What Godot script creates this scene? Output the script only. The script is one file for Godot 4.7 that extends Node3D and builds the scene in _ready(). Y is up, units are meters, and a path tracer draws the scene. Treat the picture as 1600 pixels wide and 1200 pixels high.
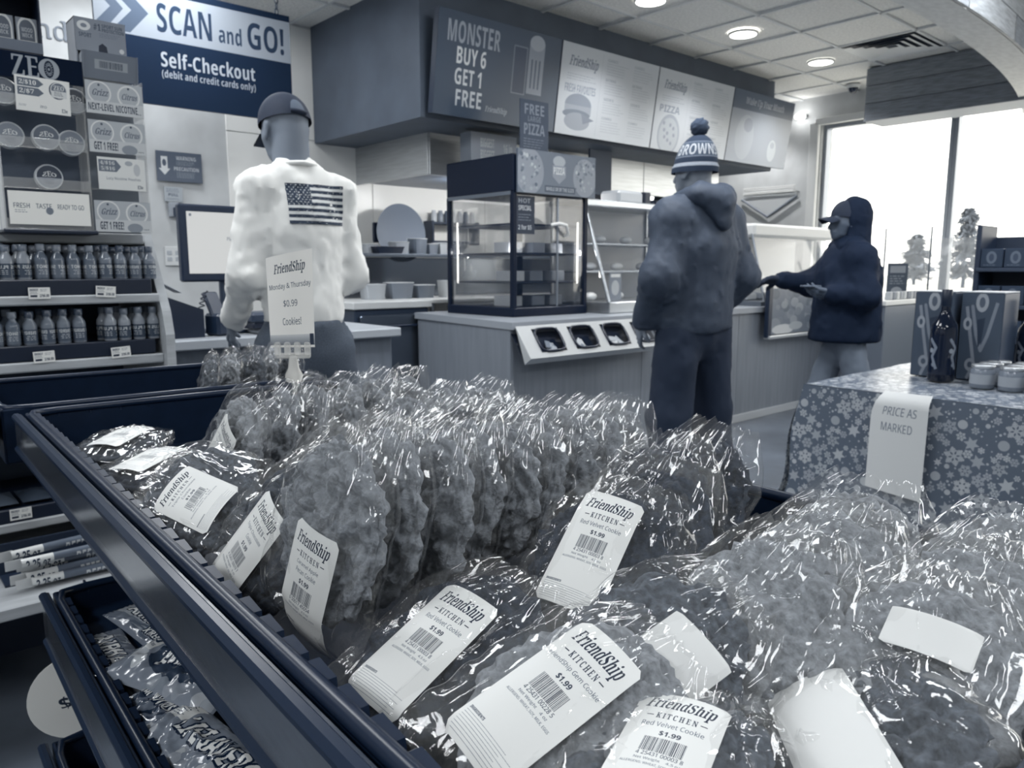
extends Node3D
# A shop counter seen over a tray of wrapped cookies. x runs along the menu boards, -z runs towards the kitchen, y is up.

class MB:
	# collects faces; corners are given counter-clockwise as seen from outside
	var v := PackedVector3Array()
	var n := PackedVector3Array()
	var uv := PackedVector2Array()
	var ix := PackedInt32Array()
	func vert(p: Vector3, nn: Vector3, t := Vector2.ZERO) -> int:
		v.append(p); n.append(nn); uv.append(t)
		return v.size() - 1
	func tri(a: Vector3, b: Vector3, c: Vector3) -> void:
		var nn := (b - a).cross(c - a).normalized()
		var k := vert(a, nn); vert(b, nn); vert(c, nn)
		ix.append_array([k, k + 2, k + 1])
	func quad(a: Vector3, b: Vector3, c: Vector3, d: Vector3, t0 := Vector2(0, 1), t1 := Vector2(1, 1), t2 := Vector2(1, 0), t3 := Vector2(0, 0)) -> void:
		var nn := (c - a).cross(d - b).normalized()
		var k := vert(a, nn, t0); vert(b, nn, t1); vert(c, nn, t2); vert(d, nn, t3)
		ix.append_array([k, k + 2, k + 1, k, k + 3, k + 2])
	func poly(pts: Array) -> void:
		var mid := Vector3.ZERO
		for p in pts: mid += p
		mid /= pts.size()
		for i in pts.size(): tri(mid, pts[i], pts[(i + 1) % pts.size()])
	func box(c: Vector3, s: Vector3, b := Basis.IDENTITY) -> void:
		var h := s * 0.5
		for ax in 3:
			for sg in [-1.0, 1.0]:
				var nn := Vector3.ZERO; nn[ax] = sg
				var u := Vector3.ZERO; u[(ax + 1) % 3] = 1.0
				var w := Vector3.ZERO; w[(ax + 2) % 3] = 1.0
				if sg < 0: w = -w
				var o := nn * h[ax]
				var hu := u * h[(ax + 1) % 3]
				var hw := w * h[(ax + 2) % 3]
				quad(c + b * (o - hu - hw), c + b * (o + hu - hw), c + b * (o + hu + hw), c + b * (o - hu + hw))
	func span(lo: Vector3, hi: Vector3) -> void:
		box((lo + hi) * 0.5, (hi - lo).abs())
	func cbox(c: Vector3, s: Vector3, ch := 0.005, b := Basis.IDENTITY) -> void:
		# box with chamfered edges
		var h := s * 0.5
		ch = minf(ch, minf(h.x, minf(h.y, h.z)) * 0.9)
		var q := h - Vector3(ch, ch, ch)
		for ax in 3:
			var a1 := (ax + 1) % 3
			var a2 := (ax + 2) % 3
			for sg in [-1.0, 1.0]:
				var pts := []
				for k in [[-1, -1], [1, -1], [1, 1], [-1, 1]]:
					var p := Vector3.ZERO
					p[ax] = sg * h[ax]; p[a1] = k[0] * q[a1]; p[a2] = k[1] * q[a2] * sg
					pts.append(c + b * p)
				quad(pts[0], pts[1], pts[2], pts[3])
			for s1 in [-1.0, 1.0]:
				for s2 in [-1.0, 1.0]:
					var e := []
					for k in [[-1, 0], [1, 0], [1, 1], [-1, 1]]:
						var p := Vector3.ZERO
						p[ax] = k[0] * q[ax]
						p[a1] = s1 * (h[a1] if k[1] == 0 else q[a1])
						p[a2] = s2 * (q[a2] if k[1] == 0 else h[a2])
						e.append(c + b * p)
					if s1 * s2 > 0: quad(e[0], e[1], e[2], e[3])
					else: quad(e[1], e[0], e[3], e[2])
		for sx in [-1.0, 1.0]:
			for sy in [-1.0, 1.0]:
				for sz in [-1.0, 1.0]:
					var a := c + b * Vector3(sx * h.x, sy * q.y, sz * q.z)
					var d := c + b * Vector3(sx * q.x, sy * h.y, sz * q.z)
					var e2 := c + b * Vector3(sx * q.x, sy * q.y, sz * h.z)
					if sx * sy * sz > 0: tri(a, d, e2)
					else: tri(a, e2, d)
	func grid(nu: int, nv: int, f: Callable, flip := false, wrap_u := false) -> void:
		# smooth sheet: f(u, v) with u, v in 0..1; outside is du x dv unless flipped
		var base := v.size()
		for j in nv + 1:
			for i in nu + 1:
				vert(f.call(float(i) / nu, float(j) / nv), Vector3.ZERO, Vector2(float(i) / nu, 1.0 - float(j) / nv))
		var w := nu + 1
		for j in nv:
			for i in nu:
				var a := base + j * w + i
				var fn := (v[a + w + 1] - v[a]).cross(v[a + w] - v[a + 1])
				if flip: fn = -fn
				for k in [a, a + 1, a + w, a + w + 1]: n[k] += fn
				if flip: ix.append_array([a, a + 1, a + w + 1, a, a + w + 1, a + w])
				else: ix.append_array([a, a + w + 1, a + 1, a, a + w, a + w + 1])
		if wrap_u:
			for j in nv + 1:
				var s: Vector3 = n[base + j * w] + n[base + j * w + nu]
				n[base + j * w] = s; n[base + j * w + nu] = s
		for k in range(base, v.size()): n[k] = n[k].normalized() if n[k].length_squared() > 1e-30 else Vector3.UP
	func lathe(c: Vector3, prof: Array, seg := 16, b := Basis.IDENTITY) -> void:
		# prof: [radius, height] pairs from bottom to top, outside to the right; sharp bends keep their edge
		var m := prof.size()
		var sn := []
		for i in m - 1:
			var d := Vector2(prof[i + 1][0] - prof[i][0], prof[i + 1][1] - prof[i][1])
			sn.append(Vector2(d.y, -d.x).normalized())
		for i in m - 1:
			var n0: Vector2 = sn[i]; var n1: Vector2 = sn[i]
			if i > 0 and sn[i - 1].dot(sn[i]) > 0.7: n0 = (sn[i - 1] + sn[i]).normalized()
			if i < m - 2 and sn[i + 1].dot(sn[i]) > 0.7: n1 = (sn[i + 1] + sn[i]).normalized()
			var base := v.size()
			for k in seg + 1:
				var a := TAU * k / seg
				var ca := cos(a); var sa := sin(a)
				vert(c + b * Vector3(prof[i][0] * ca, prof[i][1], prof[i][0] * sa), b * Vector3(n0.x * ca, n0.y, n0.x * sa), Vector2(float(k) / seg, 1.0 - float(i) / (m - 1)))
				vert(c + b * Vector3(prof[i + 1][0] * ca, prof[i + 1][1], prof[i + 1][0] * sa), b * Vector3(n1.x * ca, n1.y, n1.x * sa), Vector2(float(k) / seg, 1.0 - float(i + 1) / (m - 1)))
			for k in seg:
				var q := base + k * 2
				ix.append_array([q, q + 2, q + 1, q + 1, q + 2, q + 3])
	func tube(pts: Array, r: float, sides := 8, closed := false) -> void:
		var m := pts.size()
		var up := Vector3.UP
		var rings := []
		for i in m:
			var d: Vector3 = (pts[(i + 1) % m] - pts[(i - 1 + m) % m]) if closed else (pts[mini(i + 1, m - 1)] - pts[maxi(i - 1, 0)])
			d = d.normalized()
			if absf(d.dot(up)) > 0.95: up = Vector3.RIGHT if absf(d.x) < 0.9 else Vector3.FORWARD
			var x := up.cross(d).normalized()
			var y := d.cross(x)
			var base := v.size()
			for k in sides:
				var a := TAU * k / sides
				var nn := x * cos(a) + y * sin(a)
				vert(pts[i] + nn * r, nn)
			rings.append(base)
		for i in (m if closed else m - 1):
			var a: int = rings[i]; var b: int = rings[(i + 1) % m]
			for k in sides:
				var k2 := (k + 1) % sides
				ix.append_array([a + k, b + k2, a + k2, a + k, b + k, b + k2])
		if not closed:
			for e in [0, m - 1]:
				var cap := []
				for k in sides: cap.append(v[rings[e] + k])
				if e == 0: cap.reverse()
				poly(cap)
	func prism(pts: Array, depth: float, b := Basis.IDENTITY, o := Vector3.ZERO) -> void:
		# convex outline (Vector2, counter-clockwise) in the plane of b.x, b.y, pushed back along -b.z
		var f := []; var k := []
		for p in pts:
			f.append(o + b * Vector3(p.x, p.y, 0)); k.append(o + b * Vector3(p.x, p.y, -depth))
		poly(f)
		var kr := k.duplicate(); kr.reverse(); poly(kr)
		for i in pts.size():
			var j := (i + 1) % pts.size()
			quad(f[j], f[i], k[i], k[j])
	func mesh() -> ArrayMesh:
		var a := []
		a.resize(Mesh.ARRAY_MAX)
		a[Mesh.ARRAY_VERTEX] = v; a[Mesh.ARRAY_NORMAL] = n; a[Mesh.ARRAY_TEX_UV] = uv; a[Mesh.ARRAY_INDEX] = ix
		var m := ArrayMesh.new()
		m.add_surface_from_arrays(Mesh.PRIMITIVE_TRIANGLES, a)
		return m

var taken := {}
var M := {}
var rng := RandomNumberGenerator.new()

func numbered(called: String) -> String:
	taken[called] = taken.get(called, -1) + 1
	return called if taken[called] == 0 else "%s_%03d" % [called, taken[called]]

func tag(o: Node3D, label: String, category: String, group := "", kind := "") -> Node3D:
	if label: o.set_meta("label", label)
	if category: o.set_meta("category", category)
	if group: o.set_meta("group", group)
	if kind: o.set_meta("kind", kind)
	return o

func thing(called: String, label: String, category: String, at := Vector3.ZERO, turn := 0.0, group := "") -> Node3D:
	var o := Node3D.new()
	o.name = numbered(called)
	add_child(o)
	o.position = at
	o.rotation.y = turn
	return tag(o, label, category, group)

func part(parent: Node3D, called: String, mesh: Variant, m: Material, label := "") -> MeshInstance3D:
	var o := MeshInstance3D.new()
	o.mesh = mesh.mesh() if mesh is MB else mesh
	o.material_override = null
	o.name = called if parent != self else numbered(called)
	for s in o.mesh.get_surface_count(): o.set_surface_override_material(s, m)
	parent.add_child(o, true)
	if label: o.set_meta("label", label)
	return o

func copy_of(o: Node3D, called: String, label: String, at: Vector3, b := Basis.IDENTITY, group := "") -> Node3D:
	var c: Node3D = o.duplicate()
	c.name = numbered(called)
	add_child(c)
	c.transform = Transform3D(b, at)
	c.set_meta("label", label)
	if group: c.set_meta("group", group)
	return c

func struct(called: String, mesh: Variant, m: Material, label := "") -> MeshInstance3D:
	var o := part(self, called, mesh, m)
	o.set_meta("kind", "structure")
	if label: o.set_meta("label", label)
	return o

func one(called: String, mesh: Variant, m: Material, label: String, category: String, at := Vector3.ZERO, group := "") -> MeshInstance3D:
	var o := part(self, called, mesh, m)
	o.position = at
	tag(o, label, category, group)
	return o

# ---- colours: the photograph is a blue-toned monochrome; T(l) is the tone of a surface of lightness l
const KEYS := [[0.0, 4, 14, 32], [0.12, 21, 35, 56], [0.25, 49, 61, 79], [0.4, 90, 100, 114], [0.55, 130, 137, 147], [0.7, 169, 174, 180], [0.85, 211, 213, 213], [1.0, 248, 246, 240]]
func T(l: float) -> Color:
	for i in KEYS.size() - 1:
		if l <= KEYS[i + 1][0]:
			var k: float = (l - KEYS[i][0]) / (KEYS[i + 1][0] - KEYS[i][0])
			return Color(lerpf(KEYS[i][1], KEYS[i + 1][1], k) / 255.0, lerpf(KEYS[i][2], KEYS[i + 1][2], k) / 255.0, lerpf(KEYS[i][3], KEYS[i + 1][3], k) / 255.0)
	return Color(0.973, 0.965, 0.941)

func mat(l: float, rough := 0.6, metal := 0.0, spec := 0.5) -> StandardMaterial3D:
	var key := "%.3f_%.3f_%.2f_%.2f" % [l, rough, metal, spec]
	if not M.has(key):
		var m := StandardMaterial3D.new()
		m.albedo_color = T(l); m.roughness = rough; m.metallic = metal; m.metallic_specular = spec
		M[key] = m
	return M[key]

var shared := {}
func noise_tex(freq: float, a: float, b: float, octaves := 4, _seed := 1, type := FastNoiseLite.TYPE_SIMPLEX_SMOOTH, size := 256, ridged := false) -> Array:
	# a grain between two tones: the lighter tone, and a shared grey grain that darkens it
	var ratio := snappedf(T(a).get_luminance() / T(b).get_luminance(), 0.15)
	var f0 := 0.012 if freq < 0.018 else 0.025 if freq < 0.06 else 0.09
	var key := "%.3f_%.2f_%d_%d" % [f0, ratio, octaves if octaves > 3 else 4, size]
	if not shared.has(key):
		var f := FastNoiseLite.new()
		f.noise_type = type; f.frequency = f0; f.seed = shared.size() + 5; f.fractal_octaves = octaves
		if ridged: f.fractal_type = FastNoiseLite.FRACTAL_RIDGED
		var t := NoiseTexture2D.new()
		t.width = size; t.height = size; t.seamless = true; t.noise = f
		var g := Gradient.new()
		g.set_color(0, Color(ratio, ratio, ratio)); g.set_color(1, Color.WHITE)
		t.color_ramp = g
		shared[key] = t
	return [shared[key], T(b)]

func bump_tex(freq: float, strength: float, octaves := 4, seed_ := 3, ridged := false, size := 256, type := FastNoiseLite.TYPE_SIMPLEX_SMOOTH) -> NoiseTexture2D:
	var key := "bump_%.3f_%.1f_%d" % [freq, strength, int(ridged)]
	if shared.has(key): return shared[key]
	var f := FastNoiseLite.new()
	f.noise_type = type; f.frequency = freq; f.seed = seed_; f.fractal_octaves = octaves
	if ridged: f.fractal_type = FastNoiseLite.FRACTAL_RIDGED
	var t := NoiseTexture2D.new()
	t.width = size; t.height = size; t.seamless = true; t.noise = f
	shared[key] = t
	t.as_normal_map = true; t.bump_strength = strength
	return t

func grained(tex: Array, scale: Vector3, rough := 0.6, world := true, bump: Texture2D = null, bump_amount := 1.0) -> StandardMaterial3D:
	var m := StandardMaterial3D.new()
	m.albedo_texture = tex[0]; m.albedo_color = tex[1]
	m.uv1_triplanar = true; m.uv1_world_triplanar = world; m.uv1_scale = scale
	m.roughness = rough
	if bump:
		m.normal_enabled = true; m.normal_texture = bump; m.normal_scale = bump_amount
	return m

func printed(im: Image, rough := 0.5, spec := 0.5) -> StandardMaterial3D:
	var m := StandardMaterial3D.new()
	m.albedo_texture = ImageTexture.create_from_image(im)
	m.roughness = rough; m.metallic_specular = spec
	m.texture_repeat = false
	return m

func clear(l: float, alpha: float, rough := 0.04) -> StandardMaterial3D:
	var key := "clear_%.3f_%.3f_%.3f" % [l, alpha, rough]
	if not M.has(key):
		var m := StandardMaterial3D.new()
		m.transparency = BaseMaterial3D.TRANSPARENCY_ALPHA
		m.albedo_color = Color(T(l), alpha); m.roughness = rough
		m.cull_mode = BaseMaterial3D.CULL_DISABLED
		M[key] = m
	return M[key]

func glow(l: float, energy: float) -> StandardMaterial3D:
	var m := StandardMaterial3D.new()
	m.albedo_color = T(l); m.emission_enabled = true; m.emission = T(l); m.emission_energy_multiplier = energy
	return m

# ---- flat print: words and marks drawn into pictures
var fonts := {}
func font(kind: String) -> SystemFont:
	if not fonts.has(kind):
		var f := SystemFont.new()
		f.font_names = PackedStringArray(["Droid Serif" if kind.begins_with("serif") else "Droid Sans Mono" if kind == "mono" else "Droid Sans"])
		f.font_weight = 700 if kind.ends_with("bold") else 400
		fonts[kind] = f
	return fonts[kind]

func canvas(w: int, h: int, c: Color) -> Image:
	var im := Image.create_empty(w, h, false, Image.FORMAT_RGBA8)
	im.fill(c)
	return im

func lettering(s: String, px: int, c: Color, kind: String) -> Image:
	var ts := TextServerManager.get_primary_interface()
	var line := TextLine.new()
	line.add_string(s, font(kind), px)
	var w := int(ceil(line.get_size().x)) + 8
	var up := int(line.get_line_ascent()) + 4
	var im := Image.create_empty(w, up + int(line.get_line_descent()) + 6, false, Image.FORMAT_RGBA8)
	im.fill(Color(c, 0))
	var x := 3.0
	var size := Vector2i(px, 0)
	for g in ts.shaped_text_get_glyphs(line.get_rid()):
		var fr: RID = g.font_rid
		if fr.is_valid() and g.index != 0:
			ts.font_render_glyph(fr, size, g.index)
			var ti: int = ts.font_get_glyph_texture_idx(fr, size, g.index)
			if ti >= 0:
				var r: Rect2 = ts.font_get_glyph_uv_rect(fr, size, g.index)
				var sheet: Image = ts.font_get_texture_image(fr, size, ti)
				var o: Vector2 = ts.font_get_glyph_offset(fr, size, g.index) + g.offset
				var bit := sheet.get_region(Rect2i(r))
				bit.convert(Image.FORMAT_RGBA8)
				im.blend_rect(bit, Rect2i(Vector2i.ZERO, bit.get_size()), Vector2i(int(x + o.x), int(up + o.y)))
		x += g.advance * g.repeat
	var d := im.get_data()
	var r8 := int(c.r * 255); var g8 := int(c.g * 255); var b8 := int(c.b * 255)
	for i in range(0, d.size(), 4):
		d[i] = r8; d[i + 1] = g8; d[i + 2] = b8
	return Image.create_from_data(im.get_width(), im.get_height(), false, Image.FORMAT_RGBA8, d)

func write(im: Image, s: String, x: float, y: float, w: float, h: float, c: Color, kind := "sans_bold", slant := 0.0) -> void:
	# fits the words into the box x, y, w, h (w <= 0 keeps the letters' own width, h is the height of the whole line)
	var px := int(clampf(h, 10, 160))
	var t := lettering(s, px, c, kind)
	var used := t.get_used_rect()
	if used.size.x < 2: return
	t = t.get_region(used)
	var tw := int(w) if w > 0 else int(t.get_width() * h / maxf(t.get_height(), 1.0))
	t.resize(maxi(tw, 1), maxi(int(h), 1), Image.INTERPOLATE_LANCZOS if tw > t.get_width() else Image.INTERPOLATE_BILINEAR)
	if slant != 0.0:
		var sl := Image.create_empty(t.get_width() + int(absf(slant) * t.get_height()) + 1, t.get_height(), false, Image.FORMAT_RGBA8)
		sl.fill(Color(c, 0))
		for r in t.get_height():
			sl.blit_rect(t, Rect2i(0, r, t.get_width(), 1), Vector2i(int(slant * (t.get_height() - r)), r))
		t = sl
	im.blend_rect(t, Rect2i(Vector2i.ZERO, t.get_size()), Vector2i(int(x), int(y)))

func lines(im: Image, x: int, y: int, w: int, rows: int, step: int, c: Color, thick := 2) -> void:
	# rows of print too small to read
	var r := RandomNumberGenerator.new(); r.seed = x * 31 + y * 17 + rows
	for k in rows:
		var at := x
		var stop := x + int(w * r.randf_range(0.75, 1.0))
		while at < stop:
			var l := r.randi_range(3, 9) * maxi(thick, 2) / 2
			im.fill_rect(Rect2i(at, y + k * step, mini(l, stop - at), thick), c)
			at += l + maxi(thick, 2)

func disc(im: Image, cx: float, cy: float, r: float, c: Color, ry := -1.0) -> void:
	if ry < 0: ry = r
	for y in range(maxi(0, int(cy - ry)), mini(im.get_height(), int(cy + ry) + 1)):
		var k := 1.0 - pow((y + 0.5 - cy) / ry, 2)
		if k > 0:
			var hw := r * sqrt(k)
			im.fill_rect(Rect2i(int(cx - hw), y, maxi(int(hw * 2), 1), 1).intersection(Rect2i(Vector2i.ZERO, im.get_size())), c)

func shape(im: Image, pts: Array, c: Color) -> void:
	# filled outline
	var lo := 1e9; var hi := -1e9
	for p in pts: lo = minf(lo, p.y); hi = maxf(hi, p.y)
	for y in range(maxi(0, int(lo)), mini(im.get_height(), int(hi) + 1)):
		var xs := []
		for i in pts.size():
			var a: Vector2 = pts[i]; var b: Vector2 = pts[(i + 1) % pts.size()]
			var yy := y + 0.5
			if (a.y <= yy) != (b.y <= yy): xs.append(a.x + (yy - a.y) / (b.y - a.y) * (b.x - a.x))
		xs.sort()
		for i in range(0, xs.size() - 1, 2):
			im.fill_rect(Rect2i(int(xs[i]), y, maxi(int(xs[i + 1]) - int(xs[i]), 1), 1).intersection(Rect2i(Vector2i.ZERO, im.get_size())), c)

func stroke(im: Image, pts: Array, r: float, c: Color) -> void:
	for i in pts.size() - 1:
		var a: Vector2 = pts[i]; var b: Vector2 = pts[i + 1]
		var d := (b - a).normalized().orthogonal() * r
		shape(im, [a + d, b + d, b - d, a - d], c)
		disc(im, b.x, b.y, r, c)

func bars(im: Image, x: int, y: int, w: int, h: int, c: Color, seed_ := 5) -> void:
	var r := RandomNumberGenerator.new(); r.seed = seed_
	var at := x
	while at < x + w - 4:
		var t := r.randi_range(1, 4)
		im.fill_rect(Rect2i(at, y, t, h), c)
		at += t + r.randi_range(2, 4)

func logo(im: Image, x: float, y: float, w: float, h: float, c: Color, with_kitchen := true) -> void:
	write(im, "FriendShip", x, y, w, h, c, "serif_bold", 0.18)
	if with_kitchen:
		write(im, "K I T C H E N", x + w * 0.24, y + h * 1.12, w * 0.6, h * 0.34, c, "serif_bold")
		im.fill_rect(Rect2i(int(x + w * 0.1), int(y + h * 1.27), int(w * 0.1), maxi(int(h * 0.05), 1)), c)
		im.fill_rect(Rect2i(int(x + w * 0.88), int(y + h * 1.27), int(w * 0.1), maxi(int(h * 0.05), 1)), c)

func sheet(w: float, h: float) -> MB:
	# upright card of some thickness facing +z, picture on the front, standing on its base middle
	var m := MB.new()
	m.quad(Vector3(-w / 2, 0, 0), Vector3(w / 2, 0, 0), Vector3(w / 2, h, 0), Vector3(-w / 2, h, 0))
	return m

func board(parent: Node3D, called: String, w: float, h: float, thick: float, front: Material, side: Material, at := Vector3.ZERO, b := Basis.IDENTITY, label := "") -> MeshInstance3D:
	# a panel with real thickness whose front carries print: the slab is the part, its print the sub-part
	var s := MB.new(); s.box(Vector3(0, h / 2, -thick / 2), Vector3(w, h, thick))
	var o := part(parent, called, s, side, label)
	o.transform = Transform3D(b, at)
	var f := sheet(w * 0.998, h * 0.998)
	var p := part(o, "printed_face", f, front)
	p.position = Vector3(0, h * 0.001, 0.0006)
	return o

func camera_and_light() -> void:
	var cam := Camera3D.new()
	var a := deg_to_rad(48.5)
	var p := atan(182.0 / 1200.0)
	var ahead := Vector3(cos(a), 0, -sin(a))
	var f := ahead * cos(p) - Vector3.UP * sin(p)
	var r := Vector3(sin(a), 0, cos(a))
	cam.transform = Transform3D(Basis(r, ahead * sin(p) + Vector3.UP * cos(p), -f), Vector3(0, 1.25, 0))
	var lens := CameraAttributesPhysical.new()
	lens.frustum_focal_length = 24.0
	lens.frustum_focus_distance = 0.66
	lens.exposure_aperture = 14.0
	lens.frustum_near = 0.02; lens.frustum_far = 400.0
	cam.fov = rad_to_deg(2.0 * atan(0.5))
	cam.near = 0.02; cam.far = 400.0
	cam.attributes = lens
	cam.name = "camera"
	add_child(cam)
	cam.current = true
	var we := WorldEnvironment.new()
	var e := Environment.new()
	e.background_mode = Environment.BG_COLOR
	e.background_color = Color(0.962, 0.954, 0.925)
	e.background_energy_multiplier = 4.5
	e.tonemap_mode = Environment.TONE_MAPPER_LINEAR
	e.tonemap_exposure = 0.96
	e.sdfgi_enabled = true; e.ssao_enabled = true; e.ssil_enabled = true
	we.environment = e
	we.name = "surroundings"
	add_child(we)
	# lit ceiling panels over the aisle, all outside the frame
	for q in [[-1.83, -1.7], [-1.83, 0.9], [0.9, 1.2], [3.4, 0.9], [5.9, 0.6], [2.75, -2.45], [4.5, -1.15], [-0.7, -4.7], [1.6, -4.7], [0.5, -2.7]]:
		troffer(q[0], q[1])
	downlight(4.38, -3.53, "round recessed downlight cut by the top edge of the picture")
	downlight(5.52, -3.53, "middle round recessed downlight of the row over the counter")
	downlight(6.76, -3.53, "round recessed downlight nearest the air vent in the row")
	for q in [[3.2, -2.0], [5.0, -0.6], [7.6, -1.2], [7.62, -4.85]]: downlight(q[0], q[1], "round recessed downlight outside the picture or behind the bulkhead")

func troffer(x: float, z: float) -> void:
	var t := thing("ceiling_light", "flat rectangular ceiling light panel over the aisle outside the picture", "ceiling light", Vector3(x, 3.045, z), 0, "aisle ceiling light panels")
	var f := MB.new()
	for s in [-1.0, 1.0]:
		f.cbox(Vector3(s * 0.3, -0.01, 0), Vector3(0.02, 0.02, 1.2), 0.003)
		f.cbox(Vector3(0, -0.01, s * 0.59), Vector3(0.58, 0.02, 0.02), 0.003)
	part(t, "frame", f, mat(0.9))
	var d := MB.new(); d.box(Vector3(0, -0.006, 0), Vector3(0.58, 0.006, 1.16))
	part(t, "light_diffuser", d, glow(1.0, 2.0))
	var l := AreaLight3D.new()
	l.area_size = Vector2(0.56, 1.14)
	l.light_energy = PANEL
	l.area_range = 14.0; l.area_attenuation = 2.0
	l.light_color = Color(0.97, 0.985, 1.0)
	l.shadow_enabled = true
	l.name = "panel_light"
	l.transform = Transform3D(Basis(Vector3.RIGHT, -PI / 2), Vector3(0, -0.012, 0))
	t.add_child(l)

func downlight(x: float, z: float, label: String) -> void:
	var t := thing("recessed_downlight", label, "ceiling light", Vector3(x, 3.04, z), 0, "recessed downlights over the counter")
	var f := MB.new()
	f.lathe(Vector3.ZERO, [[0.1, -0.006], [0.112, -0.008], [0.115, 0.0], [0.115, 0.01]], 28)
	part(t, "trim_ring", f, mat(0.9))
	var d := MB.new(); d.lathe(Vector3.ZERO, [[0.0, -0.007], [0.1, -0.007], [0.1, 0.006], [0.0, 0.006]], 28)
	part(t, "light_lens", d, glow(1.0, 6.0))
	var l := SpotLight3D.new()
	l.spot_angle = 62; l.spot_angle_attenuation = 0.6; l.spot_range = 12; l.spot_attenuation = 2.0
	l.light_energy = SPOT; l.light_size = 0.08
	l.shadow_enabled = true
	l.name = "lens_light"
	l.transform = Transform3D(Basis(Vector3.RIGHT, -PI / 2), Vector3(0, -0.012, 0))
	t.add_child(l)

func wood_material(a: float, b: float, scale: Vector3, rough := 0.5, seed_ := 1) -> StandardMaterial3D:
	return grained(noise_tex(0.02, a, b, 5, seed_), scale, rough)

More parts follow.
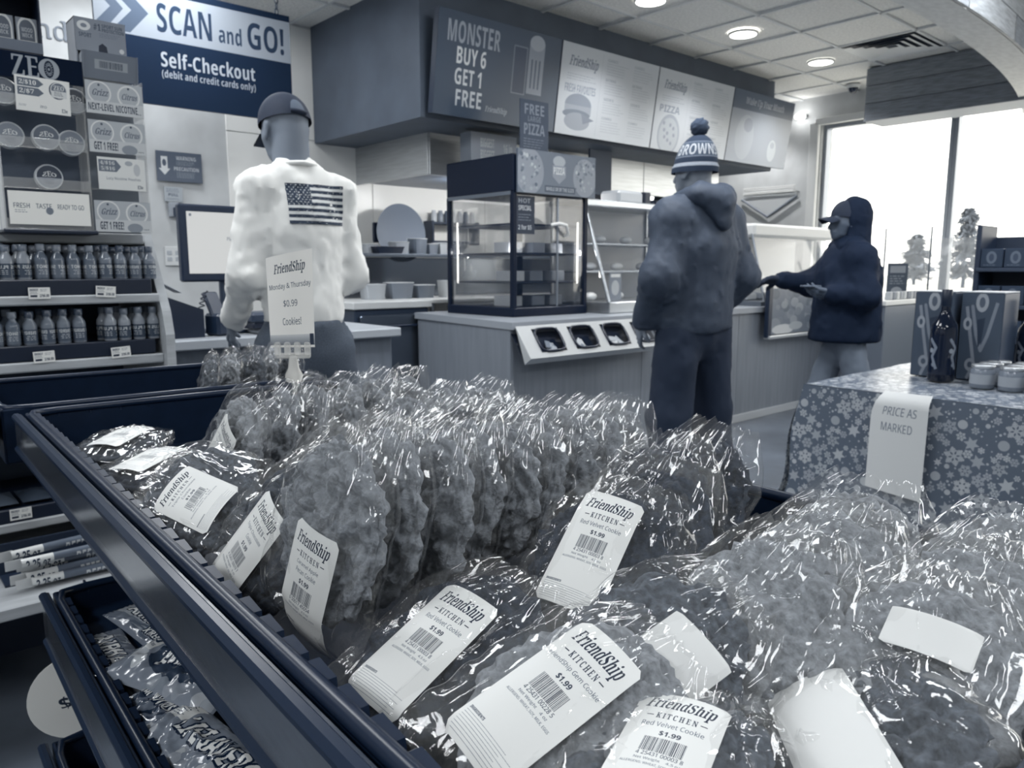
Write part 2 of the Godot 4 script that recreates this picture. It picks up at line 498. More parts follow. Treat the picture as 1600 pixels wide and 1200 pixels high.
func setting() -> void:
	var white := grained(noise_tex(0.03, 0.83, 0.87, 3, 2), Vector3(0.7, 0.7, 0.7), 0.75)
	var wallpaint := grained(noise_tex(0.02, 0.78, 0.82, 3, 4), Vector3(0.5, 0.5, 0.5), 0.7)
	# floor
	var fl := MB.new(); fl.span(Vector3(-3, -0.1, -5.65), Vector3(8.4, 0, 3.6))
	struct("floor", fl, grained(noise_tex(0.012, 0.34, 0.46, 5, 9), Vector3(0.8, 0.8, 0.8), 0.28), "smooth grey shop floor")
	# ceiling: slab above, lay-in tiles and bars below
	var ce := MB.new(); ce.span(Vector3(-3.2, 3.09, -5.85), Vector3(8.4, 3.2, 3.7))
	var ceil_o := struct("ceiling", ce, mat(0.7, 0.9), "white lay-in tile ceiling")
	var tile := MB.new()
	tile.cbox(Vector3(0, 0.01, 0), Vector3(0.6, 0.02, 0.6), 0.003)
	var tm := tile.mesh()
	var tmats := []
	for k in 3: tmats.append(grained(noise_tex(0.09, 0.88 + 0.012 * k, 0.93 + 0.012 * k, 3, 20 + k), Vector3(1.5, 1.5, 1.5), 0.92, true, bump_tex(0.12, 3.0, 3, 30 + k), 0.35))
	var bar := MB.new(); bar.box(Vector3(0, 0, 0), Vector3(11.4, 0.02, 0.024))
	var barz := MB.new(); barz.box(Vector3(0, 0, 0), Vector3(0.024, 0.02, 9.3))
	for i in 19:
		var x := 5.22 - 0.61 * 13 + 0.61 * i
		var bo := part(ceil_o, "ceiling_bar", barz if false else barz.mesh(), mat(0.84, 0.7))
		bo.position = Vector3(x, 3.052, -1.05)
		for j in 16:
			var z := -3.22 - 0.61 * 4 + 0.61 * j
			if i == 0: 
				var bz := part(ceil_o, "ceiling_bar", bar.mesh(), mat(0.84, 0.7))
				bz.position = Vector3(2.65, 3.052, z)
			if i == 15 and j == 4: continue
			var to := part(ceil_o, "ceiling_tile", tm, tmats[(i * 7 + j * 3) % 3])
			to.position = Vector3(x + 0.305, 3.052 + 0.004 * ((i * 5 + j * 11) % 3), z + 0.305)
	# walls
	var w := MB.new(); w.span(Vector3(-3, 0, -5.85), Vector3(8.4, 3.09, -5.65))
	var back := struct("wall_back", w, wallpaint, "painted back wall of the shop and kitchen")
	var r1 := MB.new(); r1.span(Vector3(-3.2, 0, -5.85), Vector3(-3.0, 3.09, 3.7))
	struct("wall_left", r1, wallpaint)
	var r2 := MB.new(); r2.span(Vector3(-3, 0, 3.5), Vector3(8.4, 3.09, 3.7))
	struct("wall_front", r2, wallpaint)
	# white kitchen wall panels on the back wall, each its own piece
	var panel := MB.new(); panel.cbox(Vector3.ZERO, Vector3(1.196, 1.196, 0.012), 0.003)
	for i in 5:
		for j in 3:
			var po := part(back, "wall_panel", panel.mesh(), mat(0.93, 0.35))
			po.position = Vector3(2.25 + 0.6 + 1.2 * i, 2.22 - 1.2 * j + 0.6, -5.642)
			if j == 0: po.scale = Vector3(1, 0.68, 1); po.position.y = 2.22 + 0.41
	# right wall with the shop windows
	var rw := MB.new()
	rw.span(Vector3(8.15, 0, -5.65), Vector3(8.4, 3.09, -4.2))
	rw.span(Vector3(8.15, 0, -4.2), Vector3(8.4, 0.86, 3.5))
	rw.span(Vector3(8.15, 2.76, -4.2), Vector3(8.4, 3.09, 3.5))
	rw.span(Vector3(8.15, 0.86, 2.2), Vector3(8.4, 2.76, 3.5))
	struct("wall_right", rw, wallpaint, "wall with the large shop windows")
	var jb := MB.new()
	jb.cbox(Vector3(8.12, 1.8, -4.26), Vector3(0.06, 1.96, 0.1), 0.006)
	jb.cbox(Vector3(8.12, 2.79, -1.0), Vector3(0.06, 0.07, 6.5), 0.006)
	struct("trim_1", jb, mat(0.86, 0.5), "pale trim round the shop window")
	for k in 5:
		var z0 := -4.2 + 1.3 * k
		var wn := Node3D.new(); wn.name = "window_%d" % (k + 1); add_child(wn)
		tag(wn, "", "", "", "structure")
		wn.position = Vector3(8.25, 0.86, z0 + 0.65)
		var fr := MB.new()
		for s in [-1.0, 1.0]:
			fr.cbox(Vector3(0, 0.95, s * 0.632), Vector3(0.1, 1.9, 0.036), 0.004)
		fr.cbox(Vector3(0, 0.02, 0), Vector3(0.1, 0.04, 1.23), 0.004)
		fr.cbox(Vector3(0, 1.88, 0), Vector3(0.1, 0.04, 1.23), 0.004)
		part(wn, "window_frame", fr, mat(0.62, 0.4, 0.4))
		var g := MB.new(); g.quad(Vector3(0, 0.03, -0.61), Vector3(0, 1.87, -0.61), Vector3(0, 1.87, 0.61), Vector3(0, 0.03, 0.61))
		part(wn, "window_pane", g, clear(1.0, 0.03, 0.02))
	# soffit that carries the menu boards, with its underside trim
	var so := MB.new(); so.span(Vector3(2.94, 2.2, -5.63), Vector3(7.16, 3.06, -4.2))
	struct("trim_2", so, grained(noise_tex(0.02, 0.34, 0.37, 3, 14), Vector3(0.5, 0.5, 0.5), 0.6), "grey painted bulkhead over the kitchen counter")
	# wood-clad beam by the window: planks one by one
	var bm := MB.new(); bm.span(Vector3(7.33, 2.6, -3.35), Vector3(7.72, 3.055, 2.0))
	var beam := struct("trim_3", bm, mat(0.3), "dark plank-clad beam hanging before the window")
	var wm := []
	for k in 3: wm.append(grained(noise_tex(0.03, 0.4 + 0.04 * k, 0.52 + 0.04 * k, 5, 40 + k), Vector3(2.5, 8.0, 0.9), 0.55))
	for k in 3:
		for j in 4:
			var pk := MB.new(); pk.cbox(Vector3.ZERO, Vector3(0.025, 0.153, 1.33), 0.004)
			var po := part(beam, "plank", pk, wm[(k + j * 2) % 3])
			po.position = Vector3(7.32, 2.655 + 0.157 * k, -2.69 + 1.336 * j)
	for k in 3:
		var pe := MB.new(); pe.cbox(Vector3.ZERO, Vector3(0.4, 0.153, 0.025), 0.004)
		part(beam, "plank", pe, wm[k]).position = Vector3(7.52, 2.655 + 0.157 * k, -3.36)
	var pu := MB.new(); pu.cbox(Vector3(7.52, 2.59, -0.67), Vector3(0.42, 0.02, 5.4), 0.003)
	part(beam, "underside_board", pu, mat(0.6))
	# curved canopy overhead
	canopy()
	ceiling_fittings()
	wall_light()
	outside()

func canopy() -> void:
	# the fascia bends gently along x; its lower edge is at 2.6 m
	var far := func(x: float) -> float: return -1.84 - pow(x - 4.55, 2) * 0.038
	var core := MB.new()
	core.grid(40, 1, func(u, v): var x: float = 2.9 + 5.2 * u; return Vector3(x, 2.6, far.call(x) + 0.2 * v), true)
	core.grid(40, 1, func(u, v): var x: float = 2.9 + 5.2 * u; return Vector3(x, 2.6 + 0.455 * v, far.call(x)), true)
	core.grid(40, 1, func(u, v): var x: float = 2.9 + 5.2 * u; return Vector3(x, 2.6 + 0.455 * v, far.call(x) + 0.2))
	core.quad(Vector3(2.9, 2.6, far.call(2.9)), Vector3(2.9, 2.6, far.call(2.9) + 0.2), Vector3(2.9, 3.055, far.call(2.9) + 0.2), Vector3(2.9, 3.055, far.call(2.9)))
	var t := struct("trim_4", core, grained(noise_tex(0.05, 0.78, 0.9, 5, 51), Vector3(1.4, 3, 3), 0.7), "curved wooden canopy edge overhead")
	var wm := []
	for k in 3: wm.append(grained(noise_tex(0.03, 0.44 + 0.06 * k, 0.6 + 0.06 * k, 5, 60 + k), Vector3(0.9, 7.0, 7.0), 0.55, true, bump_tex(0.03, 4.0, 4, 66), 0.4))
	for row in 3:
		for j in 6:
			var x0 := 2.9 + 0.87 * j - (0.35 if row == 1 else 0.0)
			var pk := MB.new()
			var y0 := 2.602 + 0.152 * row
			var zf := func(x: float) -> float: return far.call(x) + 0.204
			pk.grid(6, 1, func(u, v): var x: float = x0 + 0.862 * u; return Vector3(x, y0 + 0.147 * v, zf.call(x) + 0.018))
			pk.grid(6, 1, func(u, v): var x: float = x0 + 0.862 * u; return Vector3(x, y0, zf.call(x) + 0.018 * v), true)
			pk.grid(6, 1, func(u, v): var x: float = x0 + 0.862 * u; return Vector3(x, y0 + 0.147, zf.call(x) + 0.018 * v))
			part(t, "plank", pk, wm[(row * 2 + j) % 3])
	var rail := []
	for k in 20:
		var x := 2.9 + 0.27 * k
		rail.append(Vector3(x, 2.93, far.call(x) + 0.245))
	var rm := MB.new(); rm.tube(rail, 0.014, 8)
	part(t, "steel_rail", rm, mat(0.8, 0.2, 0.9))

func ceiling_fittings() -> void:
	var t := thing("ceiling_vent", "square four-way air vent with angled blades in the ceiling", "vent", Vector3(6.745, 3.04, -2.915))
	var pl := MB.new(); pl.box(Vector3(0, 0.012, 0), Vector3(0.59, 0.006, 0.59))
	part(t, "backing", pl, mat(0.2))
	for k in 4:
		var s := 0.285 - 0.065 * k
		var m := MB.new()
		for q in 4:
			var b := Basis(Vector3.UP, q * PI / 2)
			m.quad(b * Vector3(-s, -0.012, s), b * Vector3(-s + 0.05, 0.004, s - 0.05), b * Vector3(s - 0.05, 0.004, s - 0.05), b * Vector3(s, -0.012, s))
		part(t, "blade", m, mat(0.86, 0.5))
	var d := thing("dome_camera", "small dark dome camera on the ceiling", "security camera", Vector3(7.84, 3.045, -3.74))
	var b := MB.new(); b.lathe(Vector3.ZERO, [[0.0, -0.03], [0.06, -0.03], [0.068, -0.01], [0.068, 0.0], [0, 0]], 20)
	part(d, "base", b, mat(0.85))
	var g := MB.new(); g.lathe(Vector3.ZERO, [[0.0, -0.08], [0.022, -0.076], [0.04, -0.06], [0.05, -0.03]], 20)
	part(d, "dome", g, mat(0.12, 0.1))

func wall_light() -> void:
	var t := thing("wall_light", "small bright oval light high on the wall by the window", "wall light", Vector3(8.14, 2.87, -4.43))
	var b := MB.new(); b.cbox(Vector3(0, 0, 0), Vector3(0.03, 0.05, 0.12), 0.01); part(t, "back_plate", b, mat(0.8, 0.4))
	var g := MB.new(); g.lathe(Vector3(-0.045, 0, 0), [[0.0, -0.03], [0.045, -0.025], [0.06, 0.0], [0.045, 0.025], [0.0, 0.03]], 18); part(t, "light_globe", g, glow(1.0, 4.0))
	var l := OmniLight3D.new(); l.light_energy = 0.06; l.light_size = 0.05; l.omni_range = 8; l.shadow_enabled = true; l.name = "globe_light"; l.position = Vector3(-0.045, 0, 0); t.add_child(l)

func outside() -> void:
	var sn := MB.new(); sn.span(Vector3(8.6, -0.4, -80), Vector3(140, -0.2, 80))
	struct("ground", sn, grained(noise_tex(0.01, 0.9, 0.97, 4, 70), Vector3(0.1, 0.1, 0.1), 0.9), "snowy ground outside the windows")
	var bark := mat(0.36, 0.9)
	var leaf := mat(0.5, 0.95)
	var spots := [[62.0, -20.5, 5.6, 2.0], [66.0, -14.0, 7.4, 2.6], [60.0, -11.2, 5.4, 1.9], [72, -9.0, 7.0, 2.4], [70.0, -27.0, 4.2, 2.0], [74.0, -17.0, 5.0, 1.9]]
	var names := ["pale rounded tree beyond the window behind the hooded person", "tallest pale tree beyond the window near the mullion", "short pale tree between two taller ones beyond the window", "pale tree at the far end of the row outside", "low pale tree beyond the left window pane", "small pale tree just left of the window mullion"]
	for k in spots.size():
		var s = spots[k]
		var r := RandomNumberGenerator.new(); r.seed = 300 + k
		var t := thing("winter_tree", names[k], "tree", Vector3(s[0], -0.2, s[1]), 0, "trees outside the window")
		var tr := MB.new(); tr.tube([Vector3(0, 0, 0), Vector3(0.1, s[2] * 0.4, 0), Vector3(0, s[2] * 0.9, 0.1)], 0.13, 6)
		part(t, "trunk", tr, bark)
		var cr := MB.new()
		for q in 1100:
			var h := r.randf_range(0.12, 1.0)
			var rad: float = s[3] * (1.12 - h) * r.randf_range(0.2, 1.0) * (0.75 + 0.35 * sin(h * 23.0))
			var an := r.randf() * TAU
			var c := Vector3(cos(an) * rad, h * s[2], sin(an) * rad)
			var dn := Vector3(cos(an), r.randf_range(-0.5, 0.5), sin(an)).normalized() * r.randf_range(0.3, 0.75)
			var sd := dn.cross(Vector3.UP).normalized() * r.randf_range(0.1, 0.24)
			cr.tri(c - sd, c + sd, c + dn)
			cr.tri(c - sd * 0.6 + Vector3(0, 0.12, 0), c + dn * 0.8 - Vector3(0, 0.15, 0), c + sd * 0.6)
		part(t, "crown", cr, leaf)

const PW := 0.142
const PH := 0.185
const PT := 0.036

func pack_half(v: float) -> float:
	if v < 0.07: return PW * 0.5 * (0.86 + 0.14 * sqrt(v / 0.07))
	if v < 0.66: return PW * 0.5
	return PW * 0.5 * lerpf(1.0, 0.56, pow((v - 0.66) / 0.34, 1.5))

func pack_thick(u: float, v: float) -> float:
	var k := pow(maxf(1.0 - pow(absf(u), 3.2), 0.0), 0.55)
	var e := pow(clampf(v / 0.16, 0.0, 1.0), 0.5) * pow(clampf((1.0 - v) / 0.3, 0.0, 1.0), 0.7)
	return PT * 0.5 * k * e

func wrapper_mesh(seed_: int) -> ArrayMesh:
	# clear film: a pillow with flat facets and sharp narrow folds that run from its corners and shoulders
	var r := RandomNumberGenerator.new(); r.seed = seed_
	var folds := []
	for k in 64:
		var p := Vector2(r.randf_range(-1, 1), r.randf_range(0.02, 1.0))
		if k < 22: p = Vector2(r.randf_range(-0.8, 0.8), r.randf_range(0.66, 1.0))
		elif k < 40: p = Vector2((0.8 if r.randf() < 0.5 else -0.8) + r.randf_range(-0.24, 0.24), r.randf_range(0.15, 0.95))
		var an := r.randf_range(-0.6, 0.6) + (PI / 2 if r.randf() < 0.7 else 0.0)
		var wide := k % 4 == 0
		folds.append([p * Vector2(0.7, 1), Vector2(cos(an), sin(an)), r.randf_range(0.1, 0.36), r.randf_range(0.05, 0.1) if wide else r.randf_range(0.012, 0.026), r.randf_range(0.002, 0.005) if wide else r.randf_range(0.0007, 0.0022), k % 2])
	# long hairline folds, gently bent
	for k in 18:
		var p := Vector2(r.randf_range(-0.5, 0.5), r.randf_range(0.3, 0.95))
		var an := r.randf_range(0.9, 2.3) if k < 12 else r.randf_range(-0.4, 0.4)
		folds.append([p, Vector2(cos(an), sin(an)), r.randf_range(0.22, 0.5), r.randf_range(0.009, 0.014), r.randf_range(0.0009, 0.0019), k % 2, r.randf_range(-0.5, 0.5)])
	var nz := FastNoiseLite.new(); nz.seed = seed_; nz.frequency = 2.6; nz.noise_type = FastNoiseLite.TYPE_CELLULAR; nz.cellular_return_type = FastNoiseLite.RETURN_DISTANCE; nz.fractal_type = FastNoiseLite.FRACTAL_NONE
	var soft := FastNoiseLite.new(); soft.seed = seed_ + 3; soft.frequency = 1.4; soft.fractal_octaves = 2
	var mb := MB.new()
	for side in 2:
		var sg := -1.0 if side == 0 else 1.0
		var own := folds.filter(func(q): return q[5] == side)
		var f := func(uu: float, vv: float) -> Vector3:
			var u := uu * 2.0 - 1.0
			var v := vv
			var at := Vector2(u * 0.7, v)
			var d := 0.0
			for q in own:
				var o: Vector2 = at - q[0]
				var along: float = o.dot(q[1])
				if absf(along) > q[2]: continue
				var off: float = absf(o.x * q[1].y - o.y * q[1].x)
				if q.size() > 6: off = absf(o.x * q[1].y - o.y * q[1].x + q[6] * along * along)
				if off < q[3]: d += q[4] * (1.0 - off / q[3]) * (1.0 - pow(absf(along) / q[2], 2.0))
			var rim := clampf((1.0 - absf(u)) * 9.0, 0.0, 1.0) * clampf(v * 14.0, 0.0, 1.0) * clampf((1.0 - v) * 8.0, 0.0, 1.0)
			d += (nz.get_noise_2d(u * 0.9 + side * 7.0, v * 1.2) + 0.6) * 0.0042 + soft.get_noise_2d(u * 2.0, v * 2.0 + 4.0 * side) * 0.002
			var out := pack_half(v) * (1.0 + 0.05 * soft.get_noise_2d(v * 4.0, u + 5.0))
			return Vector3(sg * (pack_thick(u, v) + 0.0012 + maxf(d, -0.001) * rim), PH * v + 0.006 * soft.get_noise_2d(u * 3.0 + 9.0, 3.0) * v, u * out)
		if side == 0: mb.grid(104, 136, f, false)
		else: mb.grid(34, 42, f, true)
	return mb.mesh()

func cookie_mesh(seed_: int) -> ArrayMesh:
	var lump := FastNoiseLite.new(); lump.seed = seed_; lump.frequency = 36.0; lump.fractal_octaves = 4; lump.fractal_gain = 0.42
	var crack := FastNoiseLite.new(); crack.seed = seed_ + 9; crack.frequency = 40.0; crack.noise_type = FastNoiseLite.TYPE_CELLULAR; crack.cellular_return_type = FastNoiseLite.RETURN_DISTANCE2_SUB; crack.fractal_octaves = 2
	var mb := MB.new()
	var f := func(uu: float, vv: float) -> Vector3:
		var th := uu * TAU
		var ph := vv * PI
		var s := pow(maxf(sin(ph), 0.0), 0.55)
		var c := cos(ph)
		var p := Vector3(-0.0125 * signf(c) * pow(absf(c), 0.8), 0.0775 * s * sin(th), 0.0655 * s * cos(th))
		var nn := Vector3(-c * 2.2, s * sin(th), s * cos(th)).normalized()
		var d := lump.get_noise_3dv(p) * 0.0085 - clampf(0.24 - (crack.get_noise_3dv(p) + 1.0), 0.0, 0.24) * 0.03
		p += nn * d
		p.x *= 0.92
		return p + Vector3(0, 0.091, 0)
	mb.grid(96, 72, f, true, true)
	return mb.mesh()

func label_mesh(y0: float, h: float, w: float, z0: float, bend: float) -> ArrayMesh:
	var mb := MB.new()
	var f := func(uu: float, vv: float) -> Vector3:
		var cut := 0.0
		if vv > 0.94: cut = w * 0.5 * 0.16 * (1.0 - sqrt(maxf(1.0 - pow((vv - 0.94) / 0.06, 2.0), 0.0)))
		elif vv < 0.05: cut = w * 0.5 * 0.14 * (1.0 - sqrt(maxf(1.0 - pow((0.05 - vv) / 0.05, 2.0), 0.0)))
		# u runs to the viewer's right, which is +z on a face that looks along -x
		var z := z0 + (uu - 0.5) * (w - cut * 2.0)
		var y := y0 + vv * h
		var v := clampf(y / PH, 0.0, 1.0)
		var t := pack_thick(clampf(z / maxf(pack_half(v), 0.01), -1.0, 1.0), v) if y > 0.02 else pack_thick(clampf(z / 0.07, -1, 1), 0.108)
		t = maxf(t, 0.013)
		var x := -(t + 0.0045) + bend * pow(uu - 0.5, 2) * 0.012
		if y < 0.03: x += pow((0.03 - y) / 0.03, 2) * 0.012
		return Vector3(x, y, z)
	mb.grid(10, 24, f, false)
	return mb.mesh()

func cookie_label(lines_: Array, code: String, weight: String, seed_: int) -> Image:
	var im := canvas(360, 760, T(0.9))
	var ink := T(0.1)
	var soft := T(0.36)
	logo(im, 34, 48, 272, 100, ink)
	var y := 218.0
	for s in lines_:
		write(im, s, 180 - s.length() * 7.2, y, s.length() * 14.4, 30, soft, "sans")
		y += 44
	y += 8
	write(im, "$1.99", 142, y, 84, 32, ink, "sans_bold")
	y += 46
	bars(im, 96, int(y), 168, 84, ink, seed_)
	write(im, code, 92, y + 88, 178, 22, ink, "sans")
	write(im, "Net Weight    " + weight, 92, y + 120, 176, 18, soft, "sans")
	write(im, "ALLERGENS: WHEAT, SOY, MILK, EGGS", 48, y + 148, 262, 15, soft, "sans")
	write(im, "INGREDIENTS", 20, 622, 92, 14, ink, "sans_bold")
	lines(im, 20, 646, 318, 8, 13, soft, 2)
	return im

var pack_cookies := []
var pack_wraps := []
var pack_labels := []
var dough := []

func pack_kit() -> void:
	for k in 6: pack_wraps.append(wrapper_mesh(100 + k * 7))
	for k in 5: pack_cookies.append(cookie_mesh(500 + k * 13))
	for q in [[["Caramel Apple", "Pecan Cookie"], "0 50017 45054", "4.5 oz"], [["Red Velvet Cookie"], "4 25431 00003 8", "4.5 oz"], [["FriendShip Gem Cookie"], "4 25431 00228 5", "4 oz"], [["Triple Chocolate", "Cookie"], "4 25431 00019 7", "6 oz"]]:
		pack_labels.append(printed(cookie_label(q[0], q[1], q[2], 3 + pack_labels.size()), 0.45))
	pack_labels.append(mat(0.88, 0.5))
	var crumb := bump_tex(0.09, 9.0, 4, 81)
	for q in [[0.38, 0.64], [0.10, 0.29], [0.44, 0.68], [0.19, 0.48]]:
		dough.append(grained(noise_tex(0.035, q[0], q[1], 5, 83 + dough.size(), FastNoiseLite.TYPE_SIMPLEX_SMOOTH, 512), Vector3(9, 9, 9), 0.85, false, crumb, 0.4))

var film: StandardMaterial3D

# x, y, z of the foot; lean back, turn, roll in degrees; dough; wrapper; label (-1 none); where the label starts and how it is shifted
func pack(q: Dictionary) -> Node3D:
	var t := thing("cookie_package", q.label, "cookie package", q.at, 0, "wrapped cookies in the black tray")
	t.basis = Basis(Vector3.UP, deg_to_rad(q.get("turn", 0.0))) * Basis(Vector3.BACK, deg_to_rad(-q.get("lean", 20.0))) * Basis(Vector3.RIGHT, deg_to_rad(q.get("roll", 0.0)))
	if q.has("scale"): t.scale = Vector3.ONE * q.scale
	var k: int = q.get("seed", taken["cookie_package"])
	part(t, "cookie", pack_cookies[k % 5], dough[q.dough])
	part(t, "wrapper", pack_wraps[k % 6], film, "clear crinkled film")
	if q.get("print", -1) >= 0:
		part(t, "paper_label", label_mesh(q.get("from", 0.02), q.get("long", 0.112), 0.056, q.get("shift", 0.0), q.get("bend", 1.0)), pack_labels[q.print], "white printed paper label")
	return t

func cookies() -> void:
	film = StandardMaterial3D.new()
	film.transparency = BaseMaterial3D.TRANSPARENCY_ALPHA
	film.albedo_color = Color(T(0.95), 0.022)
	film.roughness = 0.06
	film.metallic_specular = 0.5
	film.cull_mode = BaseMaterial3D.CULL_DISABLED
	film.normal_enabled = true
	film.normal_texture = bump_tex(0.03, 10.0, 3, 90, true, 512)
	film.normal_scale = 0.03
	film.uv1_triplanar = true; film.uv1_scale = Vector3(7, 7, 7)
	pack_kit()
	var y := 0.917
	# the row behind the caramel apple label
	var names := ["tan cookie in film with an upright caramel apple label, front of its row", "second tan wrapped cookie behind the caramel apple label", "third tan wrapped cookie behind the caramel apple label", "fourth tan wrapped cookie behind the caramel apple label", "fifth tan wrapped cookie in the caramel apple row", "sixth tan wrapped cookie in the caramel apple row", "seventh tan wrapped cookie in the caramel apple row", "next to last tan wrapped cookie in the caramel apple row", "last tan wrapped cookie in the caramel apple row"]
	for k in 9:
		pack({"label": names[k], "at": Vector3(0.272 + 0.049 * k, y + [0.032, 0.026, 0.02, 0.018, 0.014, 0.012, 0.01, 0.01, 0.01][k], -0.566 - 0.009 * k), "lean": [9, 12, 12, 16, 15, 20, 20, 26, 30][k], "turn": [8, 2, 7, 0, 6, -2, 3, 0, 4][k], "roll": [12, 6, 10, 4, 8, 3, 7, 2, 4][k], "dough": 0, "print": 0 if k == 0 else -1, "from": -0.008, "long": 0.106, "shift": 0.008})
	# red velvet row
	pack({"label": "dark wrapped cookie with a red velvet label leaning on the front lip", "at": Vector3(0.244, y + 0.006, -0.435), "lean": 64, "turn": 25, "roll": 20, "dough": 1, "print": 1, "from": 0.02, "shift": -0.008, "seed": 1})
	pack({"label": "dark wrapped cookie sunk between the two red velvet labels", "at": Vector3(0.345, y - 0.004, -0.372), "lean": 68, "turn": -4, "roll": 6, "dough": 1, "print": 1, "from": 0.035, "shift": 0.01, "seed": 3})
	pack({"label": "dark wrapped cookie with a large red velvet label in the middle of the tray", "at": Vector3(0.41, y + 0.016, -0.406), "lean": 47, "turn": 30, "roll": 14, "dough": 1, "print": 1, "from": 0.04, "shift": -0.012, "seed": 5})
	pack({"label": "dark wrapped cookie right behind the middle red velvet label", "at": Vector3(0.47, y + 0.01, -0.425), "lean": 36, "turn": 8, "roll": 8, "dough": 1, "seed": 2})
	pack({"label": "dark wrapped cookie third from the end of the red velvet row", "at": Vector3(0.535, y + 0.01, -0.448), "lean": 31, "turn": 4, "roll": -3, "dough": 1, "seed": 4})
	pack({"label": "dark wrapped cookie next to the end of the red velvet row", "at": Vector3(0.60, y + 0.01, -0.46), "lean": 29, "turn": -4, "roll": 4, "dough": 1, "seed": 0})
	# gem row
	pack({"label": "wrapped gem cookie lying flat with its label at the bottom of the picture", "at": Vector3(0.243, y + 0.02, -0.327), "lean": 61, "turn": 43, "roll": 48, "dough": 2, "print": 2, "from": 0.02, "long": 0.12, "shift": -0.012, "seed": 2})
	pack({"label": "wrapped gem cookie behind the gem label with a folded label corner", "at": Vector3(0.335, y + 0.014, -0.35), "lean": 54, "turn": 28, "roll": 42, "dough": 3, "print": 4, "from": 0.09, "long": 0.04, "shift": 0.02, "seed": 3})
	pack({"label": "tan wrapped cookie in the middle of the gem row", "at": Vector3(0.425, y + 0.006, -0.285), "lean": 48, "turn": 8, "roll": 6, "dough": 2, "seed": 4})
	pack({"label": "tan wrapped cookie next to the end of the gem row", "at": Vector3(0.50, y + 0.004, -0.285), "lean": 43, "turn": 4, "roll": 6, "dough": 2, "seed": 1})
	pack({"label": "tan wrapped cookie at the end of the gem row", "at": Vector3(0.575, y + 0.004, -0.288), "lean": 40, "turn": 4, "roll": 3, "dough": 2, "seed": 5})
	# nearest row
	pack({"label": "nearest wrapped cookie at the bottom edge with a cut-off label", "at": Vector3(0.252, y + 0.03, -0.215), "lean": 84, "turn": 2, "roll": -18, "dough": 3, "print": 1, "from": 0.03, "shift": 0.0, "seed": 0})
	pack({"label": "wrapped cookie with a slanted white label near the bottom edge", "at": Vector3(0.388, y + 0.035, -0.112), "lean": 59, "turn": -36, "roll": -80, "dough": 3, "print": 4, "from": 0.03, "long": 0.12, "shift": -0.02, "seed": 3})
	pack({"label": "tan wrapped cookie third in the nearest row", "at": Vector3(0.435, y + 0.012, -0.175), "lean": 55, "turn": 10, "roll": 6, "dough": 2, "print": 4, "from": 0.1, "long": 0.03, "shift": 0.005, "seed": 2})
	pack({"label": "tan wrapped cookie fourth in the nearest row", "at": Vector3(0.52, y + 0.008, -0.178), "lean": 50, "turn": 6, "roll": 5, "dough": 2, "seed": 4})
	pack({"label": "tan wrapped cookie last in the nearest row by the tablecloth", "at": Vector3(0.60, y + 0.008, -0.178), "lean": 46, "turn": 3, "roll": 2, "dough": 2, "seed": 1})
	# chocolate row
	for k in 5:
		pack({"label": ["dark chocolate wrapped cookie behind the tan front cookie", "second dark chocolate wrapped cookie of its row", "middle dark chocolate wrapped cookie of its row", "fourth dark chocolate wrapped cookie of its row", "last dark chocolate wrapped cookie of its row"][k], "at": Vector3(0.325 + 0.072 * k, y, -0.745 - 0.014 * k), "lean": 28 + 3 * (k % 3), "turn": [2, 4, -2, 5, -3][k], "roll": [6, -3, 4, -4, 2][k], "dough": 3 if k % 2 == 0 else 1, "seed": k + 1})
	pack({"label": "wrapped chocolate cookie with a long label resting on the lip", "at": Vector3(0.25, y + 0.008, -0.70), "lean": 28, "turn": 6, "roll": 26, "dough": 1, "print": 3, "from": 0.01, "shift": -0.005, "seed": 4})
	pack({"label": "chocolate cookie package with its label turned sideways by the lip", "at": Vector3(0.294, y + 0.075, -0.722), "lean": 45, "turn": 22, "roll": -80, "dough": 3, "print": 3, "from": 0.03, "long": 0.09, "shift": 0.0, "bend": 1.0, "seed": 2})
	# far rows
	for k in 6:
		pack({"label": ["tan wrapped cookie with a tilted label, front of the far row", "second wrapped cookie of the far row", "third wrapped cookie of the far row", "fourth wrapped cookie of the far row", "fifth wrapped cookie of the far row", "last wrapped cookie of the far row"][k], "at": Vector3(0.345 + 0.055 * k, y + (0.03 if k == 0 else 0.008), -0.99 - 0.006 * k), "lean": [14, 20, 18, 24, 20, 24][k], "turn": [0, 3, -2, 4, -3, 2][k], "roll": [34, 6, 2, -4, 3, -2][k], "dough": 0 if k % 3 else 2, "print": 3 if k == 0 else -1, "from": 0.02, "seed": k})
	for k in 3:
		pack({"label": ["wrapped cookie peeking out between the chocolate and far rows", "second wrapped cookie between the chocolate and far rows", "third wrapped cookie between the chocolate and far rows"][k], "at": Vector3(0.53 + 0.07 * k, y, -0.89), "lean": 24, "turn": [3, -4, 2][k], "roll": [2, -3, 4][k], "dough": 0, "seed": k + 2})
	# two packages lying flat in the empty end
	pack({"label": "dark cookie package lying flat in the empty end, farther one", "at": Vector3(0.28, 0.94, -1.33), "lean": 84, "turn": 42, "roll": 0, "dough": 1, "print": 3, "from": 0.04, "seed": 1})
	pack({"label": "cookie package lying flat in the empty end near the lip", "at": Vector3(0.262, 0.938, -1.15), "lean": 84, "turn": 36, "roll": 0, "dough": 1, "print": 3, "from": 0.04, "seed": 3})

